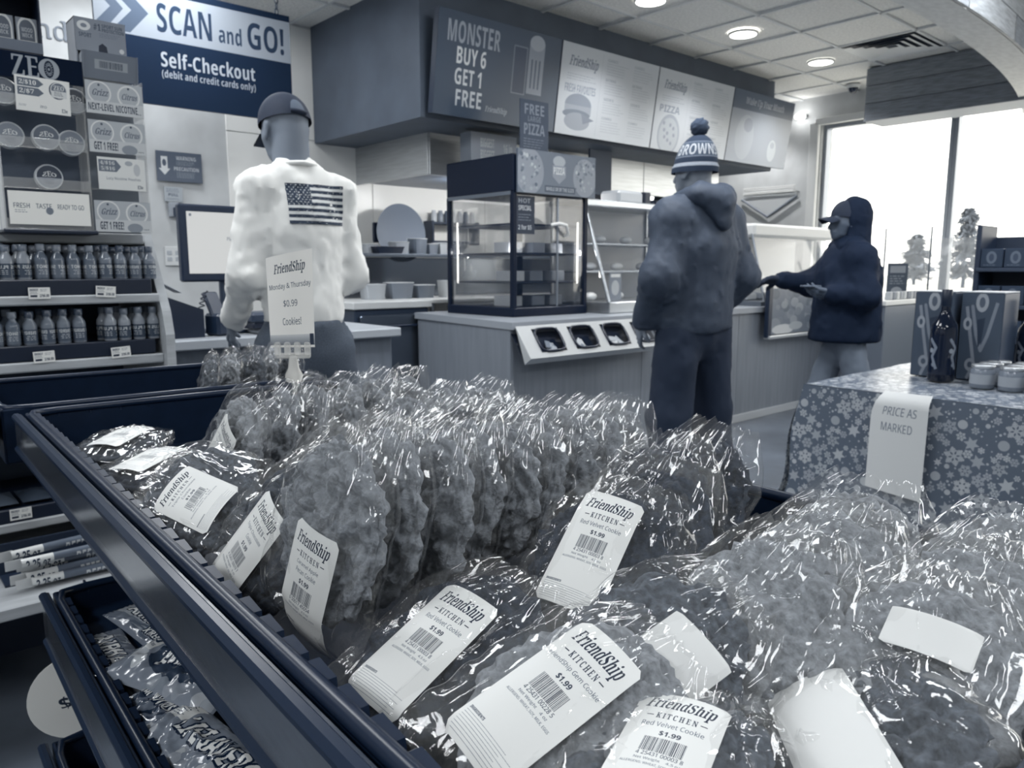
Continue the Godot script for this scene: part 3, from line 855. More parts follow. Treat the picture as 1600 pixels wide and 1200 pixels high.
func tray(called: String, label: String, at: Vector3, turn: float, long: float, deep: float, high: float, teeth: bool, lift := 0.0) -> Node3D:
	# black moulded tray: origin at the middle of its front lip's foot, front looks along -x, it runs back along -z
	var t := thing(called, label, "display tray", at, turn)
	var black := grained(noise_tex(0.02, 0.09, 0.12, 4, 120), Vector3(4, 4, 4), 0.4, false); black.metallic_specular = 0.25
	var body := MB.new()
	var th := 0.006
	body.cbox(Vector3(deep / 2, th / 2 + lift, -long / 2), Vector3(deep, th, long), 0.002)
	body.cbox(Vector3(deep - th / 2, high / 2, -long / 2), Vector3(th, high, long), 0.002)
	body.cbox(Vector3(deep / 2, high / 2, -long + th / 2), Vector3(deep, high, th), 0.002)
	body.cbox(Vector3(deep / 2, high / 2, -th / 2), Vector3(deep, high, th), 0.002)
	body.cbox(Vector3(th / 2, high / 2, -long / 2), Vector3(th, high, long), 0.002)
	part(t, "body", body, black)
	var rim := MB.new()
	rim.tube([Vector3(0.012, high, -0.012), Vector3(0.004, high, -0.05), Vector3(0.004, high, -long + 0.05), Vector3(0.012, high, -long + 0.012), Vector3(0.05, high, -long + 0.004), Vector3(deep - 0.05, high, -long + 0.004), Vector3(deep - 0.012, high, -long + 0.012), Vector3(deep - 0.004, high, -long + 0.05), Vector3(deep - 0.004, high, -0.05), Vector3(deep - 0.012, high, -0.012), Vector3(deep - 0.05, high, -0.004), Vector3(0.05, high, -0.004)], 0.0065, 8, true)
	part(t, "rim", rim, mat(0.11, 0.3, 0.0, 0.35))
	if teeth:
		var tooth := MB.new()
		tooth.prism([Vector2(-0.017, -0.03), Vector2(0.017, -0.03), Vector2(0.017, 0.0), Vector2(0.012, 0.0035), Vector2(-0.012, 0.0005)], 0.008, Basis(Vector3.FORWARD, Vector3.UP, Vector3.RIGHT))
		var tm := tooth.mesh()
		for k in int(long / 0.04) - 1:
			part(t, "rim_tooth", tm, mat(0.11, 0.34, 0.0, 0.35)).position = Vector3(0.0175, high, -0.04 - 0.04 * k)
		var rib := MB.new(); rib.cbox(Vector3.ZERO, Vector3(0.03, 0.012, 0.004), 0.001)
		var rmesh := rib.mesh()
		for k in int(deep / 0.05) - 1:
			for zz in [-long - 0.008]:
				var o := part(t, "rim_rib", rmesh, mat(0.11, 0.34, 0.0, 0.35))
				o.position = Vector3(0.05 + 0.05 * k, high - 0.005, zz)
				o.rotation.y = PI / 2
	return t

func price_rail(t: Node3D, long: float, high: float, top: float) -> void:
	# dark plastic channel along the front of a tray: holder between two lips, with a scratched clear cover
	var scuff := grained(noise_tex(0.015, 0.15, 0.21, 5, 131), Vector3(3, 9, 2), 0.3, false, bump_tex(0.02, 2.0, 3, 133), 0.3)
	var ch := MB.new()
	ch.cbox(Vector3(-0.008, top - high / 2, -long / 2), Vector3(0.006, high, long), 0.001)
	part(t, "price_channel", ch, scuff)
	for s in [0.0, 1.0]:
		var l := MB.new()
		l.cbox(Vector3(-0.013, top - high * s - (0.004 if s == 0.0 else -0.004), -long / 2), Vector3(0.014, 0.012, long + 0.004), 0.004)
		part(t, "channel_lip", l, mat(0.14, 0.3, 0.0, 0.35))
	var g := MB.new()
	g.cbox(Vector3(-0.016, top - high / 2, -long / 2), Vector3(0.001, high - 0.02, long - 0.01), 0.0003)
	part(t, "channel_cover", g, clear(0.6, 0.08, 0.12))

func trays() -> void:
	var turn := -0.036
	var t := tray("cookie_tray", "long black tray full of wrapped cookies", Vector3(0.183, 0.905, -0.095), turn, 1.45, 0.575, 0.095, true)
	price_rail(t, 1.45, 0.064, 0.094)
	for q in [[-0.3, 0.02, 0.03], [-0.33, 0.045, 0.018], [-0.9, 0.03, 0.02], [-0.23, 0.03, 0.014]]: pass
	var far := tray("snack_tray", "black tray behind the cookie tray holding upright snack packs", Vector3(0.205, 0.905, -1.58), turn, 0.42, 0.62, 0.098, false)
	price_rail(far, 0.42, 0.06, 0.094)
	for k in 5:
		pack({"label": ["small wrapped snack at the end of the tray behind the cookies", "second wrapped snack in the tray behind the cookies", "third wrapped snack in the tray behind the cookies", "fourth wrapped snack beside the card in the tray behind", "fifth wrapped snack nearest the card in the tray behind"][k], "at": Vector3(0.575 + 0.055 * k, 0.92, -1.66 - 0.018 * k), "lean": 12, "turn": 10 * (k % 3) - 10, "roll": [8, -5, 4, -6, 3][k], "dough": 2 if k % 2 else 3, "scale": 0.86, "seed": k + 3})
	var low := tray("candy_tray", "lower black tray with bags of candy", Vector3(0.185, 0.635, -0.25), turn, 1.14, 0.5, 0.09, true, 0.045)
	price_rail(low, 1.14, 0.085, 0.092)
	var third := tray("bottom_tray", "lowest black tray, its corner in the lower left", Vector3(0.165, 0.40, -0.42), turn, 0.93, 0.5, 0.09, false)
	price_rail(third, 0.93, 0.085, 0.092)
	# rack that carries the trays
	var r := thing("display_rack", "black tiered rack frame under the trays", "rack", Vector3(0.2, 0, -0.85), turn)
	for x in [0.22, 0.52]:
		for z in [-0.6, 0.6]:
			var p := MB.new(); p.cbox(Vector3(x, 0.43, z), Vector3(0.03, 0.86, 0.03), 0.004)
			part(r, "post", p, mat(0.05, 0.4))
	for h in [0.885, 0.615, 0.38]:
		for x in [0.22, 0.52]:
			var p := MB.new(); p.cbox(Vector3(x, h, 0), Vector3(0.03, 0.03, 1.17), 0.004)
			part(r, "rail", p, mat(0.05, 0.4))
		for z in [-0.6, 0.6]:
			var p := MB.new(); p.cbox(Vector3(0.37, h, z), Vector3(0.3, 0.03, 0.03), 0.004)
			part(r, "rail", p, mat(0.05, 0.4))
	# round price sign
	var im := canvas(256, 256, T(0.97))
	write(im, "$3.", 76, 120, 74, 52, T(0.14), "sans_bold")
	var s := thing("round_price_sign", "round white price disc clipped below the candy tray", "sign", Vector3(0.262, 0.498, -1.46))
	var dm := MB.new()
	var b := Basis(Vector3.BACK, PI / 2)
	dm.lathe(Vector3.ZERO, [[0.0, -0.001], [0.078, -0.001], [0.078, 0.001], [0.0, 0.001]], 40, b)
	part(s, "disc", dm, mat(0.95, 0.4))
	var fm := MB.new()
	fm.grid(16, 16, func(u, v):
		var q := Vector2(u * 2 - 1, v * 2 - 1)
		if q.length() > 1e-5: q *= maxf(absf(q.x), absf(q.y)) / q.length()
		return Vector3(-0.0016, q.y * 0.077, q.x * 0.077))
	part(s, "printed_face", fm, printed(im, 0.4))
	var cl := MB.new(); cl.cbox(Vector3(0.008, 0.07, 0.0), Vector3(0.02, 0.03, 0.02), 0.003)
	part(s, "clip", cl, mat(0.2, 0.4))
	var rod := MB.new(); rod.tube([Vector3(0.006, 0.07, 0), Vector3(0.006, 0.15, 0), Vector3(-0.02, 0.16, 0.0), Vector3(-0.05, 0.16, 0.0)], 0.003, 6); part(s, "hanger_wire", rod, mat(0.3, 0.3, 0.5))
	s.rotation.y = 1.35

func card_on_clip() -> void:
	var im := canvas(300, 520, T(0.98))
	write(im, "FriendShip", 48, 46, 200, 72, T(0.22), "serif_bold", 0.16)
	write(im, "Monday & Thursday", 14, 158, 272, 40, T(0.3), "sans")
	write(im, "$0.99", 104, 252, 92, 40, T(0.3), "sans")
	write(im, "Cookies!", 92, 352, 124, 42, T(0.3), "sans")
	for k in 12: im.fill_rect(Rect2i(0, 448 + k * 5, 300, 4), T(0.8 - 0.045 * k))
	im.fill_rect(Rect2i(268, 446, 26, 60), T(0.2))
	var at := Vector3(0.495, 1.0, -1.037)
	var turn := atan2(-at.x, -at.z)
	var t := thing("price_card", "white cookie price card on a clear clip stand", "sign", at, -0.62)
	var cm := MB.new()
	cm.grid(6, 12, func(u, v): return Vector3((u - 0.5) * 0.062 * (1.0 + 0.05 * v), 0.136 + 0.127 * v + 0.014 * u * v, 0.012 * sin(u * 3.0) * v))
	part(t, "paper", cm, printed(im, 0.5))
	var cb := MB.new()
	cb.grid(6, 12, func(u, v): return Vector3((u - 0.5) * 0.062 * (1.0 + 0.05 * v), 0.136 + 0.127 * v + 0.014 * u * v, 0.012 * sin(u * 3.0) * v - 0.0012), true)
	part(t, "paper_back", cb, mat(0.95, 0.5))
	var cl := MB.new()
	for k in 4: cl.cbox(Vector3(-0.021 + 0.014 * k, 0.134, 0.003), Vector3(0.009, 0.02, 0.008), 0.002)
	cl.cbox(Vector3(0, 0.124, 0), Vector3(0.05, 0.008, 0.008), 0.002)
	part(t, "clip_jaw", cl, clear(0.95, 0.35, 0.08))
	var st := MB.new()
	st.lathe(Vector3.ZERO, [[0.0, 0.083], [0.011, 0.086], [0.013, 0.096], [0.008, 0.106], [0.006, 0.123], [0.0, 0.123]], 14)
	part(t, "swivel_ball", st, clear(0.98, 0.4, 0.06))
	var po := MB.new(); po.tube([Vector3(0, -0.08, 0), Vector3(0, 0.1, 0)], 0.004, 8)
	part(t, "stem", po, clear(0.95, 0.3, 0.06))
	var fo := MB.new(); fo.cbox(Vector3(0, -0.077, 0), Vector3(0.05, 0.004, 0.05), 0.001)
	part(t, "foot", fo, clear(0.95, 0.3, 0.06))

const ORD := ["first", "second", "third", "fourth", "fifth", "sixth", "seventh", "eighth", "ninth", "tenth", "eleventh", "twelfth", "thirteenth", "fourteenth", "fifteenth", "sixteenth"]

func gondola() -> void:
	var t := thing("shelf_unit", "pale shelf unit with rows of small bottles behind the trays", "shelf", Vector3(0, 0, -2.45))
	var lam := grained(noise_tex(0.02, 0.66, 0.74, 4, 140), Vector3(1, 6, 6), 0.45)
	var side := MB.new()
	var out := [Vector2(0.62, 0), Vector2(0.62, 1.35), Vector2(0.16, 1.35), Vector2(0.02, 1.12), Vector2(0.0, 1.05), Vector2(0.0, 0.0)]
	# outline in (depth, height), pushed along x
	side.prism(out, 0.026, Basis(Vector3.FORWARD, Vector3.UP, Vector3.RIGHT), Vector3(0.775, 0, 0.03))
	part(t, "side_panel", side, lam)
	var bk := MB.new(); bk.span(Vector3(-1.2, 0, -0.47), Vector3(0.75, 1.35, -0.45))
	part(t, "back_panel", bk, mat(0.3, 0.7))
	var hs := [[1.335, 0.10, 0.03], [1.16, 0.0, 0.026], [0.978, -0.0, 0.028], [0.77, 0.02, 0.026], [0.535, 0.02, 0.026], [0.405, 0.05, 0.034]]
	for h in hs:
		var s := MB.new()
		s.cbox(Vector3(-0.225, h[0], -0.225 + (-0.06 if h[0] > 1.3 else 0.145 if h[0] < 0.45 else 0.0)), Vector3(1.95, h[2], 0.34 if h[0] > 1.3 else 0.75 if h[0] < 0.45 else 0.45), 0.004)
		part(t, "shelf_board", s, lam)
	for h in [1.195, 1.015, 0.80, 0.565]:
		var l := MB.new(); l.cbox(Vector3(-0.235, h, -0.012), Vector3(1.93, 0.044, 0.012), 0.003)
		part(t, "shelf_lip", l, mat(0.08, 0.4))
		var fl := MB.new(); fl.cbox(Vector3(-0.235, h, -0.2), Vector3(1.93, 0.04, 0.36), 0.003)
		part(t, "shelf_insert", fl, mat(0.08, 0.5))
	var bb := MB.new(); bb.span(Vector3(-1.2, 0, -0.47), Vector3(0.75, 0.385, -0.4))
	part(t, "base", bb, mat(0.1, 0.5))
	# price tags clipped on the lips
	var tg := canvas(128, 76, T(0.93))
	write(tg, "ENERGY", 8, 8, 50, 16, T(0.15), "sans_bold"); lines(tg, 8, 30, 50, 2, 9, T(0.3), 3)
	tg.fill_rect(Rect2i(10, 50, 40, 14), T(0.15)); write(tg, "2/$6.00", 64, 44, 56, 22, T(0.1), "sans_bold"); lines(tg, 70, 12, 46, 2, 10, T(0.4), 3)
	var tgm := printed(tg, 0.4)
	var tl := ["price tag on the upper lip, nearer the left edge", "slightly tilted price tag on the upper bottle shelf lip", "price tag on the second bottle shelf lip, nearer the left edge", "price tag on the second bottle shelf lip near its end", "price tag on the lower shelf behind the tray front"]
	var tp := [[0.433, 1.181, 0.0], [0.598, 1.182, -0.07], [0.431, 1.006, 0.03], [0.628, 1.005, 0.06], [0.34, 0.575, 0.0]]
	for k in 5:
		var g := thing("price_tag", tl[k], "price tag", Vector3(tp[k][0], tp[k][1] - 0.016, -2.441), 0, "price tags on the shelf lips")
		g.rotation.z = tp[k][2]
		board(g, "card", 0.052, 0.031, 0.0015, tgm, mat(0.9))
	bottles()
	lower_goods()
	acrylic_racks()

func bottle_proto(kind: int, at: Vector3, label: String) -> Node3D:
	var t := thing("shot_bottle", label, "bottle", at, 0, "small drink bottles on the shelves")
	var b := MB.new()
	b.lathe(Vector3.ZERO, [[0.0, 0.0], [0.0165, 0.0], [0.0178, 0.003], [0.0178, 0.052], [0.0165, 0.06], [0.0095, 0.072], [0.009, 0.08]], 14)
	part(t, "body", b, mat([0.5, 0.42, 0.6][kind], 0.1))
	var s := MB.new(); s.lathe(Vector3.ZERO, [[0.01795, 0.006], [0.01795, 0.045]], 14)
	var im := canvas(128, 64, T([0.36, 0.44, 0.3][kind]))
	for k in 3:
		write(im, ["ENERGY", "SHOT", "PLUS"][kind], 4 + k * 43, 8, 36, 15, T(0.9), "sans_bold")
		lines(im, 6 + k * 43, 30, 30, 3, 8, T(0.75), 3)
	part(t, "sleeve", s, printed(im, 0.2))
	var c := MB.new()
	c.lathe(Vector3.ZERO, [[0.0, 0.078], [0.0115, 0.078], [0.0115, 0.094], [0.010, 0.096], [0.0, 0.096]], 14)
	part(t, "cap", c, mat([0.3, 0.5, 0.42][kind], 0.2))
	return t

func bottles() -> void:
	var protos := []
	var r := RandomNumberGenerator.new(); r.seed = 8
	for shelf in 2:
		var y: float = [1.2165, 1.0365][shelf]
		for row in 3:
			for k in 11:
				var x := 0.735 - 0.0405 * k - 0.008 * (row % 2)
				if shelf == 1 and (k == 4 or (row == 2 and k < 4)): continue
				var lab := "small drink bottle, %s shelf, %s row from the front, %s from the side panel" % [["upper", "second"][shelf], ORD[row], ORD[k]]
				var kind := (0 if k < 4 else 1 if k < 8 else 2) if shelf == 0 else (2 if k < 4 else 0 if k < 9 else 1)
				var p := Vector3(x + r.randf_range(-0.002, 0.002), y, -2.485 - 0.043 * row)
				if protos.size() <= kind or protos[kind] == null:
					while protos.size() <= kind: protos.append(null)
					protos[kind] = bottle_proto(kind, p, lab)
				else:
					copy_of(protos[kind], "shot_bottle", lab, p, Basis(Vector3.UP, r.randf() * TAU).scaled(Vector3(1, r.randf_range(0.97, 1.03), 1)))

func lower_goods() -> void:
	# flat snack packs on the shelf behind the tray front, and meat sticks below
	var pk := MB.new()
	pk.grid(12, 8, func(u, v): return Vector3((u - 0.5) * 0.085, 0.004 + 0.016 * sin(u * PI) * sin(v * PI), (0.5 - v) * 0.15))
	pk.grid(12, 8, func(u, v): return Vector3((u - 0.5) * 0.085, 0.003, (0.5 - v) * 0.15), true)
	var pm := pk.mesh()
	for k in 5:
		var im_l := 0.34 + 0.06 * (k % 3)
		var o := one("snack_pouch", pm, mat(im_l, 0.22), "flat foil snack pouch on the low shelf, %s from the side panel" % ORD[k], "snack pouch", Vector3(0.68 - 0.095 * k, 0.592, -2.55), "foil pouches on the low shelf")
		o.rotation.x = 0.0
	var im := canvas(512, 64, T(0.42))
	im.fill_rect(Rect2i(0, 0, 110, 64), T(0.85))
	write(im, "2.25 oz", 14, 10, 84, 26, T(0.15), "sans_bold"); lines(im, 14, 44, 80, 2, 8, T(0.3), 4)
	write(im, "BEEF STICK", 190, 14, 170, 34, T(0.8), "sans_bold")
	var sm := printed(im, 0.2)
	var st := MB.new()
	st.grid(10, 10, func(u, v): var a: float = TAU * v; return Vector3((u - 0.5) * 0.34, cos(a) * 0.011, sin(a) * 0.011 * -1.0), true)
	var stm := st.mesh()
	var fl := MB.new()
	fl.cbox(Vector3(-0.185, 0, 0), Vector3(0.04, 0.026, 0.0012), 0.0004)
	var flm := fl.mesh()
	for k in 6:
		var t := thing("meat_stick", ["top meat stick in silver film on the lowest shelf", "second meat stick of the pile on the lowest shelf", "third meat stick of the pile on the lowest shelf", "fourth meat stick of the pile on the lowest shelf", "bottom front meat stick with a white end tag", "bottom rear meat stick of the pile"][k], "meat stick", Vector3(0.45 + [0.0, 0.02, 0.05, 0.03, 0.04, 0.06][k], 0.40 + [0.115, 0.092, 0.069, 0.046, 0.034, 0.058][k] + 0.01, -2.24 - [0.025, 0.0, 0.03, 0.02, 0.0, 0.055][k]), [0.12, 0.04, -0.03, 0.05, 0.0, 0.06][k], "meat sticks on the lowest shelf")
		part(t, "stick", stm, sm)
		part(t, "end_tag", flm, mat(0.82, 0.3))
	var box := thing("stick_carton", "dark open carton holding the meat sticks", "carton", Vector3(0.47, 0.4225, -2.30))
	var cm := MB.new()
	cm.span(Vector3(-0.2, 0, -0.09), Vector3(0.2, 0.006, 0.0)); cm.span(Vector3(-0.2, 0, -0.1), Vector3(0.2, 0.09, -0.09))
	part(box, "carton_body", cm, mat(0.14, 0.5))

func tin(parent_at: Vector3, label: String, r: float, tilt: float, art: Material) -> void:
	var t := thing("round_tin", label, "tin", parent_at, 0, "round tins in the clear racks")
	t.rotation.x = tilt
	var b := MB.new()
	b.lathe(Vector3(0, 0, -0.011), [[0.0, -0.011], [r, -0.011], [r + 0.0006, -0.009], [r + 0.0006, 0.008], [r - 0.001, 0.011], [r - 0.004, 0.0098]], 28, Basis(Vector3.RIGHT, PI / 2))
	part(t, "body", b, mat(0.74, 0.35))
	var f := MB.new()
	f.grid(14, 14, func(u, v):
		var q := Vector2(u * 2 - 1, v * 2 - 1)
		if q.length() > 1e-5: q *= maxf(absf(q.x), absf(q.y)) / q.length()
		return Vector3(q.x * (r - 0.0035), q.y * (r - 0.0035), -0.0010))
	part(t, "lid_print", f, art)

func tin_art(dark: float, word: String) -> StandardMaterial3D:
	var im := canvas(192, 192, T(0.62))
	im.fill_rect(Rect2i(0, 0, 192, 100), T(dark))
	write(im, word, 40, 46, 116, 46, T(0.86), "serif_bold")
	im.fill_rect(Rect2i(0, 100, 192, 4), T(0.2))
	lines(im, 46, 116, 100, 4, 12, T(0.4), 4)
	return printed(im, 0.35)

func acrylic_racks() -> void:
	var ac := clear(0.95, 0.10, 0.05)
	var top := 1.352
	# rack with the dark header
	var t := thing("tin_rack", "clear acrylic rack of round tins under a dark ZEO header", "display rack", Vector3(0.482, top, -2.47))
	for x in [-0.105, 0.105]:
		var s := MB.new(); s.cbox(Vector3(x, 0.21, -0.05), Vector3(0.004, 0.42, 0.1), 0.001)
		part(t, "side_sheet", s, ac)
	var bk := MB.new(); bk.cbox(Vector3(0, 0.21, -0.1), Vector3(0.21, 0.42, 0.004), 0.001)
	part(t, "back_sheet", bk, mat(0.3, 0.4))
	for k in 4:
		var s := MB.new()
		s.cbox(Vector3(0, 0.108 * k + 0.003 if k else 0.003, -0.05), Vector3(0.206, 0.004, 0.098), 0.001)
		s.cbox(Vector3(0, 0.108 * k + 0.016, 0.0), Vector3(0.206, 0.028, 0.003), 0.001)
		part(t, "rack_shelf", s, ac)
	var base := MB.new(); base.cbox(Vector3(0.0, -0.004, -0.045), Vector3(0.23, 0.012, 0.12), 0.003)
	part(t, "base", base, mat(0.1, 0.4))
	var im := canvas(512, 160, T(0.07))
	write(im, "ZE", 110, 14, 150, 130, T(0.66), "serif_bold", 0.0)
	disc(im, 318, 80, 60, T(0.66), 66); disc(im, 318, 80, 28, T(0.1), 54)
	for k in 16:
		var d := Vector2(cos(TAU * k / 16), sin(TAU * k / 16) * 1.9)
		stroke(im, [Vector2(318, 80) + d * 11, Vector2(318, 80) + d * 22], 2.0, T(0.66))
	disc(im, 318, 80, 6, T(0.66), 9)
	board(t, "header", 0.215, 0.066, 0.004, printed(im, 0.8, 0.2), mat(0.1), Vector3(0, 0.395, 0.004))
	var pc := canvas(360, 240, T(0.93))
	for k in 2:
		var y := 14 + k * 62
		shape(pc, [Vector2(14, y), Vector2(150, y), Vector2(186, y + 29), Vector2(150, y + 56), Vector2(14, y + 56)], T(0.4))
		write(pc, ["2/$10", "2/$7"][k], 26, y + 10, [112, 96][k], 38, T(0.95), "serif_bold")
	disc(pc, 280, 74, 60, T(0.3)); disc(pc, 286, 70, 56, T(0.88)); disc(pc, 286, 70, 50, T(0.42)); pc.fill_rect(Rect2i(234, 76, 104, 46), T(0.84))
	write(pc, "ZEO", 252, 38, 70, 32, T(0.9), "serif_bold"); lines(pc, 254, 84, 66, 3, 10, T(0.4), 4)
	lines(pc, 18, 196, 60, 2, 9, T(0.5), 3); write(pc, "ZEO", 154, 192, 44, 16, T(0.3), "sans"); write(pc, "E3e", 298, 198, 40, 26, T(0.15), "serif_bold")
	var card := thing("price_card", "white ZEO price card reading 2/$10 and 2/$7", "sign", Vector3(0.487, 1.664, -2.462))
	board(card, "card", 0.129, 0.09, 0.0015, printed(pc, 0.4), mat(0.9))
	card.rotation.z = -0.02
	# lower white card behind the clear front
	var wc := canvas(360, 150, T(0.97))
	for k in 3: write(wc, ["FRESH", "TASTE", "READY TO GO"][k], 20 + k * 96, 54, [70, 70, 120][k], 22, T(0.3), "sans")
	disc(wc, 176, 86, 17, T(0.5)); lines(wc, 24, 84, 60, 2, 9, T(0.6), 3)
	var low := thing("insert_card", "bright white card at the foot of the ZEO rack", "sign", Vector3(0.482, 1.366, -2.462))
	board(low, "card", 0.196, 0.088, 0.0015, printed(wc, 0.3), mat(0.95))
	var a1 := tin_art(0.36, "ZEO"); var a2 := tin_art(0.16, "ZEO"); var a3 := tin_art(0.48, "ZEO")
	var spots := [[0.49, 1.603, a1, "grey ZEO tin in the middle row beside another grey tin"], [0.551, 1.594, a3, "grey ZEO tin in the middle row near the rack side"], [0.489, 1.497, a2, "single dark ZEO tin in the lower row"], [0.40, 1.712, a1, "ZEO tin half hidden behind the price card's left edge"], [0.566, 1.708, a2, "dark ZEO tin peeking out right of the price card"], [0.405, 1.60, a3, "clear-lidded tin at the left end of the middle row"]]
	for s in spots: tin(Vector3(s[0], s[1], -2.478), s[3], 0.034, -0.05, s[2])
	# second rack, no dark header, with shelf strips
	var u := thing("pouch_rack", "clear acrylic rack with printed shelf strips beside the ZEO rack", "display rack", Vector3(0.666, top, -2.47))
	for x in [-0.078, 0.078]:
		var s := MB.new(); s.cbox(Vector3(x, 0.215, -0.05), Vector3(0.004, 0.43, 0.1), 0.001)
		part(u, "side_sheet", s, ac)
	var bk2 := MB.new(); bk2.cbox(Vector3(0, 0.215, -0.1), Vector3(0.156, 0.43, 0.004), 0.001)
	part(u, "back_sheet", bk2, mat(0.5, 0.4))
	for k in 4:
		var s := MB.new(); s.cbox(Vector3(0, [0.006, 0.12, 0.225, 0.33][k], -0.05), Vector3(0.152, 0.004, 0.098), 0.001)
		part(u, "rack_shelf", s, ac)
	var fr := MB.new(); fr.cbox(Vector3(0, 0.42, -0.05), Vector3(0.156, 0.004, 0.1), 0.001)
	part(u, "top_sheet", fr, ac)
	for k in 4:
		var y: float = [0.0, 0.118, 0.222, 0.328][k]
		if k == 1:
			var c2 := canvas(360, 260, T(0.9))
			shape(c2, [Vector2(8, 20), Vector2(140, 20), Vector2(176, 70), Vector2(140, 116), Vector2(8, 116)], T(0.45))
			write(c2, "4/$16", 18, 28, 110, 36, T(0.9), "serif_bold"); write(c2, "5/$16", 24, 72, 104, 36, T(0.9), "serif_bold")
			disc(c2, 236, 40, 30, T(0.7), 20); disc(c2, 296, 90, 26, T(0.78), 50)
			write(c2, "Lucy Nicotine Pouches", 60, 156, 260, 30, T(0.4), "sans"); write(c2, "E3e", 292, 216, 44, 28, T(0.15), "serif_bold")
			var c := thing("price_card", "white nicotine price card in the second acrylic rack", "sign", Vector3(0.672, 1.472, -2.464))
			board(c, "card", 0.127, 0.09, 0.0015, printed(c2, 0.4), mat(0.9))
			continue
		var sm := canvas(384, 220, T(0.72))
		disc(sm, 92, 78, 78, T(0.88)); disc(sm, 92, 78, 68, T(0.7)); disc(sm, 288, 84, 78, T(0.88)); disc(sm, 288, 84, 66, T(0.72))
		write(sm, "Grizz", 40, 52, 104, 46, T(0.32), "serif_bold", 0.3); write(sm, "Citrus", 236, 62, 104, 44, T(0.34), "serif_bold", 0.3)
		disc(sm, 90, 26, 8, T(0.3)); disc(sm, 288, 28, 8, T(0.3))
		sm.fill_rect(Rect2i(0, 134, 384, 86), T(0.8))
		if k == 3: write(sm, "NEXT-LEVEL NICOTINE", 12, 150, 330, 50, T(0.18), "sans_bold")
		else: write(sm, "GET 1 FREE!", 30, 148, 160, 56, T(0.16), "sans_bold"); disc(sm, 270, 190, 54, T(0.58), 34)
		lines(sm, 330, 196, 44, 1, 8, T(0.3), 5)
		var strip := MB.new()
		var o := thing("shelf_strip", ["printed strip with two round labels at the foot of the second rack", "", "printed strip with two round labels in the middle of the second rack", "printed strip reading next-level nicotine at the top of the second rack"][k], "sign", Vector3(0.667, top + y, -2.463), 0, "printed strips on the second rack")
		board(o, "strip", 0.15, 0.088, 0.0015, printed(sm, 0.4), mat(0.8))
	# boxes on top
	var sb := thing("sunscreen_box", "grey open-front sport sun protection box on top of the second rack", "carton", Vector3(0.648, 1.777, -2.50))
	var bm := canvas(320, 220, T(0.52))
	disc(bm, 58, 52, 42, T(0.82), 32); disc(bm, 58, 52, 20, T(0.5), 14); write(bm, "#1", 118, 26, 46, 44, T(0.22), "serif_bold")
	write(bm, "SPORT SUN", 170, 24, 130, 24, T(0.28), "sans_bold"); write(bm, "PROTECTION", 170, 52, 140, 24, T(0.28), "sans_bold")
	lines(bm, 150, 86, 150, 3, 11, T(0.42), 4); write(bm, "SPORT", 24, 98, 78, 28, T(0.28), "sans_bold"); disc(bm, 290, 186, 16, T(0.8))
	shape(bm, [Vector2(140, 220), Vector2(144, 170), Vector2(168, 152), Vector2(194, 172), Vector2(200, 220)], T(0.08))
	var body := MB.new()
	body.span(Vector3(-0.062, 0, -0.09), Vector3(0.07, 0.165, -0.086)); body.span(Vector3(-0.062, 0, -0.09), Vector3(-0.058, 0.165, 0.0)); body.span(Vector3(0.066, 0, -0.09), Vector3(0.07, 0.165, 0.0))
	body.span(Vector3(-0.062, 0.161, -0.09), Vector3(0.07, 0.165, 0.0)); body.span(Vector3(-0.062, 0, -0.09), Vector3(0.07, 0.004, 0.0))
	part(sb, "box_body", body, mat(0.55, 0.6))
	board(sb, "front_panel", 0.132, 0.09, 0.002, printed(bm, 0.5), mat(0.52), Vector3(0.004, 0.075, 0.0))
	var lip := canvas(320, 160, T(0.5))
	lip.fill_rect(Rect2i(70, 44, 190, 56), T(0.66)); bars(lip, 96, 52, 140, 40, T(0.2), 8)
	board(sb, "front_tray", 0.145, 0.072, 0.003, printed(lip, 0.5), mat(0.5), Vector3(0.014, -0.002, 0.03), Basis(Vector3.RIGHT, 0.16))
	var sd := MB.new()
	for s in [-1.0, 1.0]: sd.prism([Vector2(0, 0), Vector2(0.034, 0.0), Vector2(0.044, 0.07), Vector2(0, 0.06)], 0.002, Basis(Vector3.BACK, Vector3.UP, Vector3.LEFT), Vector3(0.014 + s * 0.0705, 0, 0))
	part(sb, "tray_side", sd, mat(0.55, 0.6))
	for k in 3:
		var tb := MB.new(); tb.cbox(Vector3.ZERO, Vector3(0.03, 0.06, 0.02), 0.006)
		one("sample_tube", tb, mat([0.9, 0.85, 0.7][k], 0.3), "small %s tube inside the sun protection box" % ["white left", "pale middle", "grey right"][k], "tube", Vector3(0.62 + 0.036 * k, 1.818, -2.48))
	var wb := thing("display_carton", "dark open carton with rounded packs above the ZEO header", "carton", Vector3(0.39, 1.822, -2.50))
	var cm := MB.new()
	cm.span(Vector3(-0.115, 0, -0.11), Vector3(0.115, 0.004, 0.0)); cm.span(Vector3(-0.115, 0, -0.11), Vector3(0.115, 0.19, -0.106)); cm.span(Vector3(0.111, 0, -0.11), Vector3(0.115, 0.19, 0.0)); cm.span(Vector3(-0.115, 0, -0.11), Vector3(-0.111, 0.19, 0.0)); cm.span(Vector3(-0.115, 0.186, -0.11), Vector3(0.115, 0.19, 0.0))
	part(wb, "box_body", cm, mat(0.1, 0.5))
	var hd := canvas(512, 96, T(0.42)); write(hd, "ADDS JOY TO A HIKE", 60, 34, 300, 34, T(0.66), "sans_bold"); stroke(hd, [Vector2(370, 52), Vector2(412, 52)], 3, T(0.66)); hd.fill_rect(Rect2i(0, 0, 512, 22), T(0.14))
	board(wb, "header", 0.23, 0.045, 0.002, printed(hd, 0.5), mat(0.4), Vector3(0, 0.145, 0.001))
